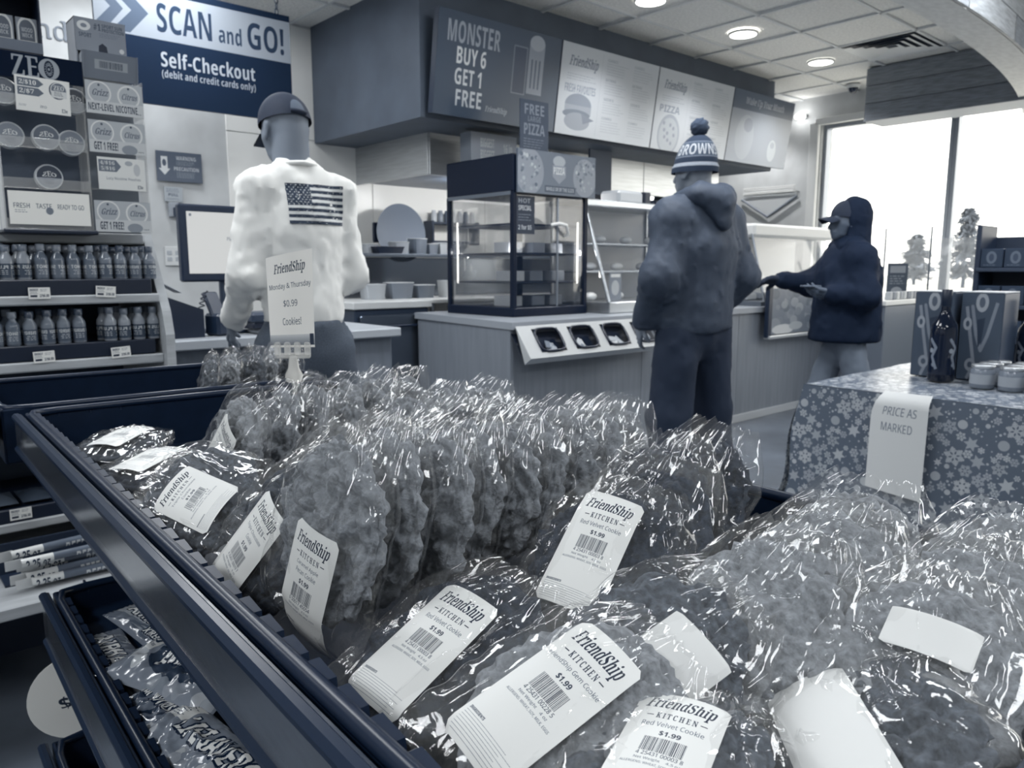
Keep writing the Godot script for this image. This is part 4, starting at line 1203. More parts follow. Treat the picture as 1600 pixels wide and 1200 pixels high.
	var ft := canvas(512, 64, T(0.42)); write(ft, "W", 10, 10, 44, 44, T(0.8), "sans_bold"); write(ft, "WOODWICK", 66, 20, 150, 26, T(0.55), "sans")
	board(wb, "front_lip", 0.23, 0.028, 0.002, printed(ft, 0.5), mat(0.4), Vector3(0, 0.002, 0.001))
	var sk := canvas(128, 160, T(0.55))
	disc(sk, 64, 50, 56, T(0.86)); sk.fill_rect(Rect2i(8, 50, 112, 110), T(0.86)); disc(sk, 64, 54, 46, T(0.36)); sk.fill_rect(Rect2i(18, 54, 92, 50), T(0.36))
	write(sk, "WOOD", 30, 44, 68, 20, T(0.75), "sans_bold"); write(sk, "WICK", 32, 70, 64, 20, T(0.75), "sans_bold"); lines(sk, 18, 122, 90, 3, 12, T(0.4), 5)
	var skm := printed(sk, 0.4)
	for k in 4:
		var p := thing("small_pack", "rounded small pack in the dark carton, %s from its right side" % ORD[k], "pack", Vector3(0.475 - 0.056 * k, 1.828, -2.525), 0, "packs in the dark carton")
		board(p, "pack_body", 0.05, 0.09, 0.014, skm, mat(0.5))

func hanging_sign() -> void:
	var im := canvas(1200, 700, T(0.13))
	im.fill_rect(Rect2i(0, 40, 1200, 270), T(0.58))
	shape(im, [Vector2(70, 40), Vector2(170, 40), Vector2(300, 170), Vector2(190, 300), Vector2(90, 300), Vector2(205, 170)], T(0.34))
	shape(im, [Vector2(-40, 40), Vector2(40, 40), Vector2(160, 170), Vector2(60, 300), Vector2(-20, 300), Vector2(90, 170)], T(0.36))
	write(im, "SCAN", 345, 92, 330, 172, T(0.2), "sans_bold")
	write(im, "and", 716, 148, 150, 112, T(0.24), "sans_bold")
	write(im, "GO!", 905, 92, 250, 172, T(0.2), "sans_bold")
	write(im, "Self-Checkout", 355, 372, 590, 96, T(0.66), "sans_bold")
	write(im, "(debit and credit cards only)", 355, 482, 590, 62, T(0.62), "sans_bold")
	var t := thing("hanging_sign", "dark and white self-checkout sign hanging on chains", "sign", Vector3(1.83, 2.195, -4.9))
	board(t, "panel", 1.16, 0.66, 0.02, printed(im, 0.85, 0.2), mat(0.2))
	for x in [-0.5, 0.5]:
		for k in 6:
			var l := MB.new()
			var pts := []
			for q in 10: pts.append(Vector3(cos(TAU * q / 10) * 0.011, sin(TAU * q / 10) * 0.021, 0))
			l.tube(pts, 0.0035, 5, true)
			var o := part(t, "chain_link", l, mat(0.25, 0.3, 0.6))
			o.position = Vector3(x, 0.675 + 0.033 * k, -0.01)
			o.rotation.y = PI / 2 * (k % 2)

func wall_items() -> void:
	var im := canvas(400, 260, T(0.36))
	shape(im, [Vector2(40, 46), Vector2(96, 46), Vector2(96, 150), Vector2(118, 150), Vector2(68, 206), Vector2(18, 150), Vector2(40, 150)], T(0.82))
	disc(im, 68, 100, 18, T(0.34), 30)
	write(im, "WARNING", 172, 36, 176, 34, T(0.74), "sans_bold"); write(im, "PRECAUTION", 150, 130, 220, 34, T(0.74), "sans_bold")
	lines(im, 172, 82, 170, 3, 13, T(0.58), 5); lines(im, 172, 178, 170, 4, 13, T(0.58), 5)
	var s := thing("warning_sign", "dark warning sign with a white down arrow on the wall", "sign", Vector3(1.906, 1.836, -5.622))
	board(s, "plate", 0.305, 0.2, 0.006, printed(im, 0.5), mat(0.3))
	var im2 := canvas(160, 120, T(0.68)); lines(im2, 20, 14, 120, 3, 12, T(0.45), 5); write(im2, "PULL", 36, 52, 88, 24, T(0.3), "sans_bold"); lines(im2, 20, 92, 120, 2, 10, T(0.45), 4)
	var s2 := thing("notice", "small pale notice under the warning sign", "sign", Vector3(1.853, 1.70, -5.622))
	board(s2, "plate", 0.122, 0.1, 0.004, printed(im2, 0.5), mat(0.6))
	var p := thing("pull_station", "small dark wall pull station under the notice", "alarm", Vector3(1.85, 1.60, -5.622))
	var m := MB.new(); m.cbox(Vector3(0, 0.045, 0), Vector3(0.07, 0.1, 0.04), 0.006); part(p, "housing", m, mat(0.62, 0.4))
	var m2 := MB.new(); m2.cbox(Vector3(0.008, 0.03, 0.024), Vector3(0.04, 0.06, 0.012), 0.004); part(p, "handle", m2, mat(0.2, 0.4))
	var o := thing("wall_outlet", "white double outlet plate on the wall beside the checkout screen", "outlet", Vector3(1.832, 1.263, -5.64))
	var m3 := MB.new(); m3.cbox(Vector3(0, 0.066, 0.004), Vector3(0.115, 0.132, 0.01), 0.003); part(o, "plate", m3, mat(0.84, 0.4))
	for x in [-0.028, 0.028]:
		for y in [0.045, 0.088]:
			var m4 := MB.new(); m4.cbox(Vector3(x, y, 0.009), Vector3(0.034, 0.03, 0.004), 0.002); part(o, "socket", m4, mat(0.7, 0.4))
	var f := font("serif")
	var tm := TextMesh.new(); tm.font = f; tm.text = "Friends"; tm.font_size = 64; tm.pixel_size = 0.0024; tm.depth = 0.006; tm.horizontal_alignment = HORIZONTAL_ALIGNMENT_RIGHT
	var w := one("wall_lettering", tm, mat(0.5, 0.6), "grey script lettering on the wall behind the racks", "lettering", Vector3(1.36, 2.70, -5.645))

func kiosk() -> void:
	var c := thing("checkout_counter", "pale-topped self-checkout counter behind the shelf unit", "counter", Vector3(1.55, 0, -3.62))
	var top := MB.new(); top.cbox(Vector3(0, 0.925, 0), Vector3(1.25, 0.045, 0.62), 0.006); part(c, "worktop", top, mat(0.66, 0.4))
	var bd := MB.new(); bd.cbox(Vector3(0, 0.45, -0.02), Vector3(1.2, 0.9, 0.55), 0.006); part(c, "body", bd, wood_material(0.42, 0.48, Vector3(3, 0.3, 3)))
	var s := thing("checkout_screen", "checkout touch screen with a thick dark frame on a post", "monitor", Vector3(1.43, 0.948, -3.6), 0.06)
	var b := MB.new(); b.cbox(Vector3(0, 0.41, 0), Vector3(0.48, 0.345, 0.04), 0.008); part(s, "bezel", b, mat(0.12, 0.3))
	var im := canvas(320, 220, T(0.84)); write(im, "Please wait", 140, 86, 70, 16, T(0.5), "sans"); shape(im, [Vector2(186, 140), Vector2(226, 110), Vector2(232, 124), Vector2(196, 152)], T(0.2)); disc(im, 14, 12, 5, T(0.5))
	var sm := StandardMaterial3D.new(); sm.albedo_color = Color.BLACK; sm.emission_enabled = true; sm.emission_operator = BaseMaterial3D.EMISSION_OP_MULTIPLY; sm.emission = Color.WHITE; sm.emission_texture = ImageTexture.create_from_image(im); sm.emission_energy_multiplier = 1.0; sm.roughness = 0.2; sm.texture_repeat = false
	var scr := sheet(0.415, 0.275); var so := part(s, "screen", scr, sm); so.position = Vector3(0, 0.275, 0.0212)
	var al := AreaLight3D.new(); al.area_size = Vector2(0.4, 0.26); al.light_energy = 0.05; al.area_range = 6.0; al.shadow_enabled = true; al.name = "screen_light"; al.transform = Transform3D(Basis(Vector3.UP, PI), Vector3(0, 0.41, 0.024)); s.add_child(al)
	var st := MB.new(); st.cbox(Vector3(-0.03, 0.13, -0.02), Vector3(0.05, 0.26, 0.03), 0.008); part(s, "post", st, mat(0.3, 0.3, 0.5))
	var ft := MB.new(); ft.cbox(Vector3(-0.02, 0.008, 0.0), Vector3(0.24, 0.016, 0.2), 0.006); part(s, "foot", ft, mat(0.15, 0.4))
	var pr := thing("receipt_printer", "black receipt printer with an angled paper on the counter", "printer", Vector3(1.13, 0.948, -3.5))
	var pb := MB.new(); pb.prism([Vector2(-0.09, 0), Vector2(0.09, 0), Vector2(0.09, 0.12), Vector2(-0.09, 0.19)], 0.18, Basis.IDENTITY, Vector3(0, 0, 0.09)); part(pr, "case", pb, mat(0.08, 0.4))
	var pp := MB.new(); pp.cbox(Vector3(-0.02, 0.215, -0.01), Vector3(0.09, 0.004, 0.1), 0.001, Basis(Vector3.BACK, -0.5)); part(pr, "paper", pp, mat(0.7))
	var cd := thing("card_reader", "dark card reader with curly cable beside the printer", "card reader", Vector3(1.30, 0.948, -3.46), 0.3)
	var cb := MB.new(); cb.cbox(Vector3(0, 0.05, 0), Vector3(0.08, 0.1, 0.1), 0.012); cb.cbox(Vector3(0, 0.13, -0.02), Vector3(0.075, 0.14, 0.025), 0.008, Basis(Vector3.RIGHT, -0.5)); part(cd, "case", cb, mat(0.16, 0.35))
	var ca := MB.new(); var pts := []
	for k in 40: pts.append(Vector3(-0.06 + sin(k * 1.1) * 0.012 - k * 0.0012, 0.2 - k * 0.0035, cos(k * 1.1) * 0.012)); 
	ca.tube(pts, 0.003, 5); part(cd, "cable", ca, mat(0.1, 0.4))
	var sc := thing("flat_scanner", "dark flat scanner block with a pale foot on the counter", "scanner", Vector3(1.55, 0.948, -3.45))
	var s1 := MB.new(); s1.cbox(Vector3(0, 0.075, 0), Vector3(0.26, 0.05, 0.16), 0.012); part(sc, "head", s1, mat(0.22, 0.4))
	var s2 := MB.new(); s2.cbox(Vector3(0, 0.04, 0), Vector3(0.25, 0.03, 0.15), 0.006); part(sc, "body", s2, mat(0.06, 0.4))
	var s3 := MB.new(); s3.cbox(Vector3(0, 0.012, 0.01), Vector3(0.2, 0.022, 0.14), 0.008); part(sc, "foot", s3, mat(0.7, 0.4))

func kitchen() -> void:
	# hood under the bulkhead
	var h := thing("extractor_hood", "brushed steel extractor hood under the grey bulkhead", "hood", Vector3(5.1, 1.91, -5.14))
	var steel := grained(noise_tex(0.03, 0.72, 0.8, 4, 160), Vector3(0.4, 6, 0.4), 0.34, true); steel.metallic = 0.75
	for k in 3:
		var m := MB.new(); m.cbox(Vector3(-1.19 + 1.2 * k, 0.2, 0.5), Vector3(1.195, 0.4, 0.02), 0.003); part(h, "front_panel", m, steel)
	var sd := MB.new(); sd.cbox(Vector3(-1.79, 0.2, 0.0), Vector3(0.02, 0.4, 1.0), 0.003); part(h, "side_panel", sd, steel)
	var se := MB.new(); se.cbox(Vector3(1.79, 0.2, 0.0), Vector3(0.02, 0.4, 1.0), 0.003); part(h, "side_panel", se, steel)
	var un := MB.new(); un.cbox(Vector3(0, 0.03, 0), Vector3(3.56, 0.02, 0.98), 0.003); part(h, "underside", un, mat(0.32, 0.4, 0.4))
	for x in [-1.3, -0.2, 1.0]:
		var gl := MB.new(); gl.lathe(Vector3(x, 0.0, 0.25), [[0.0, -0.025], [0.05, -0.02], [0.06, 0.01], [0.06, 0.02]], 18); part(h, "light_globe", gl, glow(1.0, 5.0))
		var l := OmniLight3D.new(); l.light_energy = HOOD; l.light_size = 0.05; l.omni_range = 8; l.omni_attenuation = 2.0; l.shadow_enabled = true; l.name = "globe_light"; l.position = Vector3(x, -0.045, 0.25); h.add_child(l)
	# steel work table with shelf along the back
	var t := thing("work_table", "steel kitchen work table with a raised shelf and splash panel", "work table", Vector3(4.6, 0, -5.3))
	var a := MB.new(); a.cbox(Vector3(0, 1.0, 0.25), Vector3(2.5, 0.03, 0.7), 0.005); part(t, "worktop", a, mat(0.86, 0.4, 0.2))
	var sp := MB.new(); sp.cbox(Vector3(-0.2, 1.17, -0.12), Vector3(2.9, 0.32, 0.02), 0.003); part(t, "splash_panel", sp, mat(0.62, 0.16, 0.95))
	var sh := MB.new(); sh.cbox(Vector3(-0.25, 1.345, 0.0), Vector3(3.0, 0.025, 0.32), 0.005); part(t, "raised_shelf", sh, mat(0.5, 0.35, 0.6))
	for x in [-1.2, 1.2]:
		for z in [-0.05, 0.55]:
			var lg := MB.new(); lg.tube([Vector3(x, 0, z), Vector3(x, 1.0, z)], 0.02, 8); part(t, "leg", lg, mat(0.6, 0.3, 0.8))
	var pn := thing("pizza_pan", "large round grey pizza pan standing against the wall", "pan", Vector3(3.575, 1.53, -5.42))
	var pm := MB.new(); pm.lathe(Vector3.ZERO, [[0.0, -0.005], [0.215, -0.005], [0.235, 0.012], [0.237, 0.012], [0.218, -0.009], [0.0, -0.009]], 40, Basis(Vector3.RIGHT, PI / 2 - 0.08)); part(pn, "pan_body", pm, mat(0.42, 0.5, 0.2))
	var hk := MB.new(); hk.cbox(Vector3(-0.22, 0.0, -0.03), Vector3(0.06, 0.16, 0.02), 0.01); part(pn, "handle", hk, mat(0.08, 0.4))
	var r := RandomNumberGenerator.new(); r.seed = 77
	var goods := [["ingredient_tub", 3.2, 1.358, "white tub at the left end of the kitchen shelf"], ["dark_tray", 3.25, 1.358, "flat dark tray on the kitchen shelf"], ["ingredient_tub", 3.42, 1.358, "pale tub before the pizza pan"], ["ingredient_tub", 3.60, 1.358, "grey tub before the middle of the pizza pan"], ["ingredient_tub", 3.72, 1.358, "small tub right of the pan"], ["ingredient_tub", 3.85, 1.358, "pale bag-like tub near the display case"], ["ingredient_tub", 3.05, 1.015, "clear tub on the steel worktop by the man"], ["ingredient_tub", 3.28, 1.015, "grey food pan on the steel worktop"], ["ingredient_tub", 3.50, 1.015, "low grey pan on the steel worktop"], ["ingredient_tub", 3.74, 1.015, "upright white carton on the worktop near the case"]]
	for k in goods.size():
		var g = goods[k]
		var top: bool = g[2] > 1.2
		var w: float = [0.1, 0.24, 0.12, 0.11, 0.09, 0.14, 0.16, 0.2, 0.16, 0.1][k]
		var hh: float = [0.07, 0.05, 0.09, 0.12, 0.08, 0.09, 0.11, 0.12, 0.1, 0.13][k]
		var o := thing(g[0], g[3], "tub" if g[0] != "dark_tray" else "tray", Vector3(g[1], g[2], -5.22 if top else -5.02))
		if k == 1: o.position.z = -5.2; o.position.x = 3.3
		if k == 0: o.position.z = -5.3
		var bm := MB.new()
		bm.grid(4, 1, func(u, v): var c: Vector2 = [Vector2(-1, 1), Vector2(1, 1), Vector2(1, -1), Vector2(-1, -1), Vector2(-1, 1)][int(round(u * 4))]; return Vector3(c.x * w * (0.42 + 0.08 * v), hh * v, c.y * 0.06 * (0.9 + 0.1 * v)), false)
		bm.quad(Vector3(-w * 0.5, hh * 0.92, 0.06), Vector3(w * 0.5, hh * 0.92, 0.06), Vector3(w * 0.5, hh * 0.92, -0.06), Vector3(-w * 0.5, hh * 0.92, -0.06))
		part(o, "tub_body", bm, mat([0.7, 0.1, 0.62, 0.45, 0.5, 0.72, 0.7, 0.5, 0.45, 0.8][k], 0.4))
		var rm := MB.new()
		rm.tube([Vector3(-w * 0.5, hh, 0.06), Vector3(w * 0.5, hh, 0.06), Vector3(w * 0.5, hh, -0.06), Vector3(-w * 0.5, hh, -0.06)], 0.004, 6, true)
		part(o, "tub_rim", rm, mat(0.75 if k != 1 else 0.1, 0.4))
	# bottle rack at the right of the kitchen wall
	var br := thing("spice_shelf", "small dark shelf of jars on the kitchen wall", "shelf", Vector3(4.2, 1.47, -5.55))
	for y in [0.0, 0.16]:
		var m := MB.new(); m.cbox(Vector3(0, y, 0), Vector3(0.5, 0.02, 0.14), 0.004); part(br, "shelf_board", m, mat(0.16, 0.5))
	for x in [-0.25, 0.25]:
		var m := MB.new(); m.cbox(Vector3(x, 0.08, 0), Vector3(0.02, 0.2, 0.14), 0.004); part(br, "shelf_side", m, mat(0.16, 0.5))
	for k in 7:
		var m := MB.new(); m.lathe(Vector3.ZERO, [[0.0, 0.0], [0.026, 0.0], [0.026, 0.07], [0.018, 0.085], [0.018, 0.1], [0, 0.1]], 12)
		one("spice_jar", m, mat([0.7, 0.5, 0.35, 0.8, 0.6, 0.45, 0.7][k], 0.3), "small jar on the kitchen wall shelf, %s from the left" % ORD[k], "jar", Vector3(3.99 + 0.07 * k, 1.64, -5.53), "jars on the kitchen shelf")
	# steel refrigerator under the counter end
	var fr := thing("under_counter_fridge", "steel under-counter refrigerator left of the wood counter", "refrigerator", Vector3(3.0, 0, -4.97))
	var fb := MB.new(); fb.cbox(Vector3(0, 0.5, 0), Vector3(0.62, 0.92, 0.6), 0.008); part(fr, "cabinet", fb, mat(0.24, 0.35, 0.3))
	var ftop := MB.new(); ftop.cbox(Vector3(0.0, 0.988, 0.0), Vector3(0.66, 0.052, 0.64), 0.006); part(fr, "top", ftop, mat(0.84, 0.4, 0.2))
	var fd := MB.new(); fd.cbox(Vector3(0.0, 0.5, 0.315), Vector3(0.56, 0.84, 0.03), 0.01); part(fr, "door", fd, mat(0.42, 0.28, 0.75))
	var fh := MB.new(); fh.tube([Vector3(-0.2, 0.84, 0.36), Vector3(0.2, 0.84, 0.36)], 0.01, 8); part(fr, "handle", fh, mat(0.1, 0.3))

func counter() -> void:
	var wood := grained(noise_tex(0.025, 0.48, 0.55, 5, 170), Vector3(2.2, 0.22, 2.2), 0.45)
	var t := thing("service_counter", "long wood-fronted service counter with a pale worktop", "counter", Vector3(0, 0, 0))
	var out := [Vector2(2.98, 3.37), Vector2(8.1, 3.37), Vector2(8.1, 4.1), Vector2(4.2, 4.1), Vector2(4.2, 4.62), Vector2(3.15, 4.62)]
	var top := MB.new()
	var tops := [[Vector2(2.98, 3.37), Vector2(4.2, 3.37), Vector2(4.2, 4.62), Vector2(3.15, 4.62)], [Vector2(4.2, 3.37), Vector2(8.1, 3.37), Vector2(8.1, 4.1), Vector2(4.2, 4.1)]]
	for q in tops:
		var pts := []
		for p in q: pts.append(Vector2(p.x, p.y))
		top.prism(pts, 0.042, Basis(Vector3.RIGHT, Vector3.FORWARD, Vector3.UP), Vector3(0, 0.93, 0))
	part(t, "worktop", top, mat(0.62, 0.35))
	var pn := [Vector3(3.01, 0, -3.4), Vector3(4.22, 0, -3.4), Vector3(5.43, 0, -3.4), Vector3(6.64, 0, -3.4), Vector3(8.08, 0, -3.4)]
	for k in 4:
		var m := MB.new(); m.cbox((pn[k] + pn[k + 1]) / 2 + Vector3(0, 0.475, -0.01), Vector3(pn[k + 1].x - pn[k].x - 0.003, 0.83, 0.02), 0.002)
		part(t, "front_panel", m, wood)
	var sdm := MB.new()
	var dir := (Vector3(3.18, 0, -4.6) - Vector3(3.01, 0, -3.4)).normalized()
	var b := Basis(dir, Vector3.UP, dir.cross(Vector3.UP).normalized())
	sdm.cbox(Vector3(3.095, 0.475, -4.0) + b.z * -0.005, Vector3(1.21, 0.83, 0.02), 0.002, b)
	part(t, "side_panel", sdm, wood)
	var bs := MB.new(); bs.cbox(Vector3(5.55, 0.032, -3.395), Vector3(5.06, 0.064, 0.022), 0.003); part(t, "toe_strip", bs, mat(0.72, 0.4))
	# condiment rail
	var c := thing("condiment_rail", "sloped steel rail with four dark condiment bins on the counter front", "condiment rail", Vector3(3.0, 0.905, -3.365))
	var sl := Basis(Vector3.RIGHT, -0.62)  # leans out towards the shopper
	var pl := MB.new(); 
	var hgt := 0.225
	# face frame round the bins, in its own sloped plane: x along, y up the slope
	var ax := Vector3.RIGHT
	var dn := Vector3(0, -0.80, 0.60)
	var nrm := ax.cross(-dn).normalized()
	var P := func(x: float, d: float, o: float) -> Vector3: return ax * x + dn * d + nrm * o
	var cols := [0.11, 0.41, 0.71, 1.01]
	var edges := [0.0]
	for x in cols: edges.append(x); edges.append(x + 0.215)
	edges.append(1.27)
	for k in range(0, edges.size(), 2):
		pl.quad(P.call(edges[k], 0.025, 0.004), P.call(edges[k], 0.19, 0.004), P.call(edges[k + 1], 0.19, 0.004), P.call(edges[k + 1], 0.025, 0.004))
	pl.quad(P.call(0.0, 0.0, 0.004), P.call(0.0, 0.025, 0.004), P.call(1.27, 0.025, 0.004), P.call(1.27, 0.0, 0.004))
	pl.quad(P.call(0.0, 0.19, 0.004), P.call(0.0, hgt, 0.004), P.call(1.27, hgt, 0.004), P.call(1.27, 0.19, 0.004))
	pl.quad(P.call(0.0, hgt, 0.004), P.call(0.0, hgt, -0.06), P.call(1.27, hgt, -0.06), P.call(1.27, hgt, 0.004))
	pl.tri(P.call(0.0, 0.0, 0.004), P.call(0.0, hgt, -0.06), P.call(0.0, hgt, 0.004))
	part(c, "steel_face", pl, mat(0.8, 0.35, 0.35))
	var bk := MB.new(); bk.quad(P.call(0.0, 0.0, -0.055), P.call(0.0, hgt, -0.055), P.call(1.27, hgt, -0.055), P.call(1.27, 0.0, -0.055)); part(c, "backing", bk, mat(0.1, 0.5))
	var r := RandomNumberGenerator.new(); r.seed = 5
	for k in 4:
		var x: float = cols[k]
		var bn := MB.new()
		var pts := []
		for q in 20:
			var a := TAU * q / 20
			pts.append(P.call(x + 0.1075 + 0.102 * signf(cos(a)) * pow(absf(cos(a)), 0.5), 0.1075 + 0.08 * signf(sin(a)) * pow(absf(sin(a)), 0.5), 0.008))
		bn.tube(pts, 0.009, 6, true)
		bn.quad(P.call(x + 0.01, 0.03, -0.045), P.call(x + 0.01, 0.185, -0.045), P.call(x + 0.205, 0.185, -0.045), P.call(x + 0.205, 0.03, -0.045))
		part(c, "bin", bn, mat(0.06, 0.3))
		for q in 7:
			var pk := MB.new(); pk.cbox(Vector3.ZERO, Vector3(0.035, 0.004, 0.05), 0.001)
			var o := one("sauce_packet", pk, mat(r.randf_range(0.4, 0.8), 0.4), "%s sauce packet in the %s bin of the steel rail" % [ORD[q], ORD[k]], "sauce packet", Vector3(3.0, 0.905, -3.365) + P.call(x + r.randf_range(0.05, 0.16), r.randf_range(0.12, 0.165), -0.034 + 0.003 * q), "sauce packets in the bins")
			o.basis = Basis(ax, nrm, -dn).rotated(nrm, r.randf() * 3.0)
	pizza_case()
	deli_case()
	right_counter()

func menu_boards() -> void:
	var arts := []
	var a := canvas(840, 500, T(0.30))
	write(a, "MONSTER", 60, 40, 340, 104, T(0.6), "sans_bold"); write(a, "BUY 6", 124, 160, 190, 84, T(0.8), "sans_bold"); write(a, "GET 1", 120, 262, 172, 80, T(0.78), "sans_bold"); write(a, "FREE", 134, 364, 170, 82, T(0.76), "sans_bold")
	a.fill_rect(Rect2i(500, 90, 92, 240), T(0.28)); stroke(a, [Vector2(500, 90), Vector2(500, 330), Vector2(592, 330), Vector2(592, 90), Vector2(500, 90)], 3, T(0.46))
	a.fill_rect(Rect2i(606, 50, 112, 270), T(0.52)); disc(a, 662, 54, 54, T(0.6), 40)
	for k in 3: a.fill_rect(Rect2i(626 + k * 28, 140, 12, 150), T(0.34))
	write(a, "FriendShip", 330, 420, 150, 40, T(0.62), "serif_bold", 0.18)
	arts.append(a)
	for q in 2:
		var m := canvas(840, 500, T(0.70))
		write(m, "FriendShip", 60, 60, 230, 74, T(0.34), "serif_bold", 0.2)
		lines(m, 56, 160, 240, 3, 14, T(0.6), 5)
		write(m, ["FRESH FAVORITES", "PIZZA"][q], 46, 216, [250, 210][q], 46, T(0.5), "sans_bold")
		if q == 0:
			disc(m, 168, 330, 108, T(0.5), 66); m.fill_rect(Rect2i(60, 330, 216, 50), T(0.56)); disc(m, 160, 380, 112, T(0.44), 26); disc(m, 170, 420, 104, T(0.54), 50); shape(m, [Vector2(200, 372), Vector2(310, 400), Vector2(220, 430)], T(0.46))
		else:
			disc(m, 170, 400, 116, T(0.58), 130); disc(m, 170, 404, 100, T(0.64), 112)
			for k in 9: disc(m, 110 + (k * 47) % 130, 330 + (k * 61) % 140, 12, T(0.52))
		m.fill_rect(Rect2i(0, 0, 330, 500) if false else Rect2i(330, 20, 2, 460), T(0.62))
		for col in 2:
			for rrow in 4: lines(m, 370 + col * 240, 60 + rrow * 110, 190, 5, 15, T(0.6), 4)
			for rrow in 4: write(m, ["CLASSICS", "EXTRAS", "SIDES", "COMBO"][rrow], 370 + col * 240, 36 + rrow * 110, 90, 16, T(0.54), "sans_bold")
		arts.append(m)
	var d := canvas(840, 500, T(0.56))
	d.fill_rect(Rect2i(0, 0, 840, 130), T(0.36))
	write(d, "Wake Up Your Mouth", 150, 40, 540, 62, T(0.72), "serif", 0.2)
	disc(d, 210, 320, 120, T(0.6), 160); disc(d, 240, 230, 60, T(0.52), 50); disc(d, 610, 380, 60, T(0.66), 80); disc(d, 610, 340, 30, T(0.58), 24)
	arts.append(d)
	var lab := ["dark menu board advertising buy six get one free", "pale menu board with a burger picture", "pale menu board with a pizza picture behind the knit hat", "grey menu board at the right end of the row"]
	for k in 4:
		var x0: float = [2.965, 4.04, 5.135, 6.205][k]
		var x1: float = [4.03, 5.125, 6.195, 7.245][k]
		var t := thing("menu_board", lab[k], "menu board", Vector3((x0 + x1) / 2, 2.215, -4.11), 0, "menu boards over the counter")
		t.rotation.x = 0.145
		board(t, "display_panel", x1 - x0, 0.62, 0.05, printed(arts[k], 0.28), mat(0.16, 0.4))
		for s in [-0.3, 0.3]:
			var m := MB.new(); m.cbox(Vector3(s, 0.3, -0.075), Vector3(0.06, 0.3, 0.06), 0.005); part(t, "bracket", m, mat(0.2, 0.5))

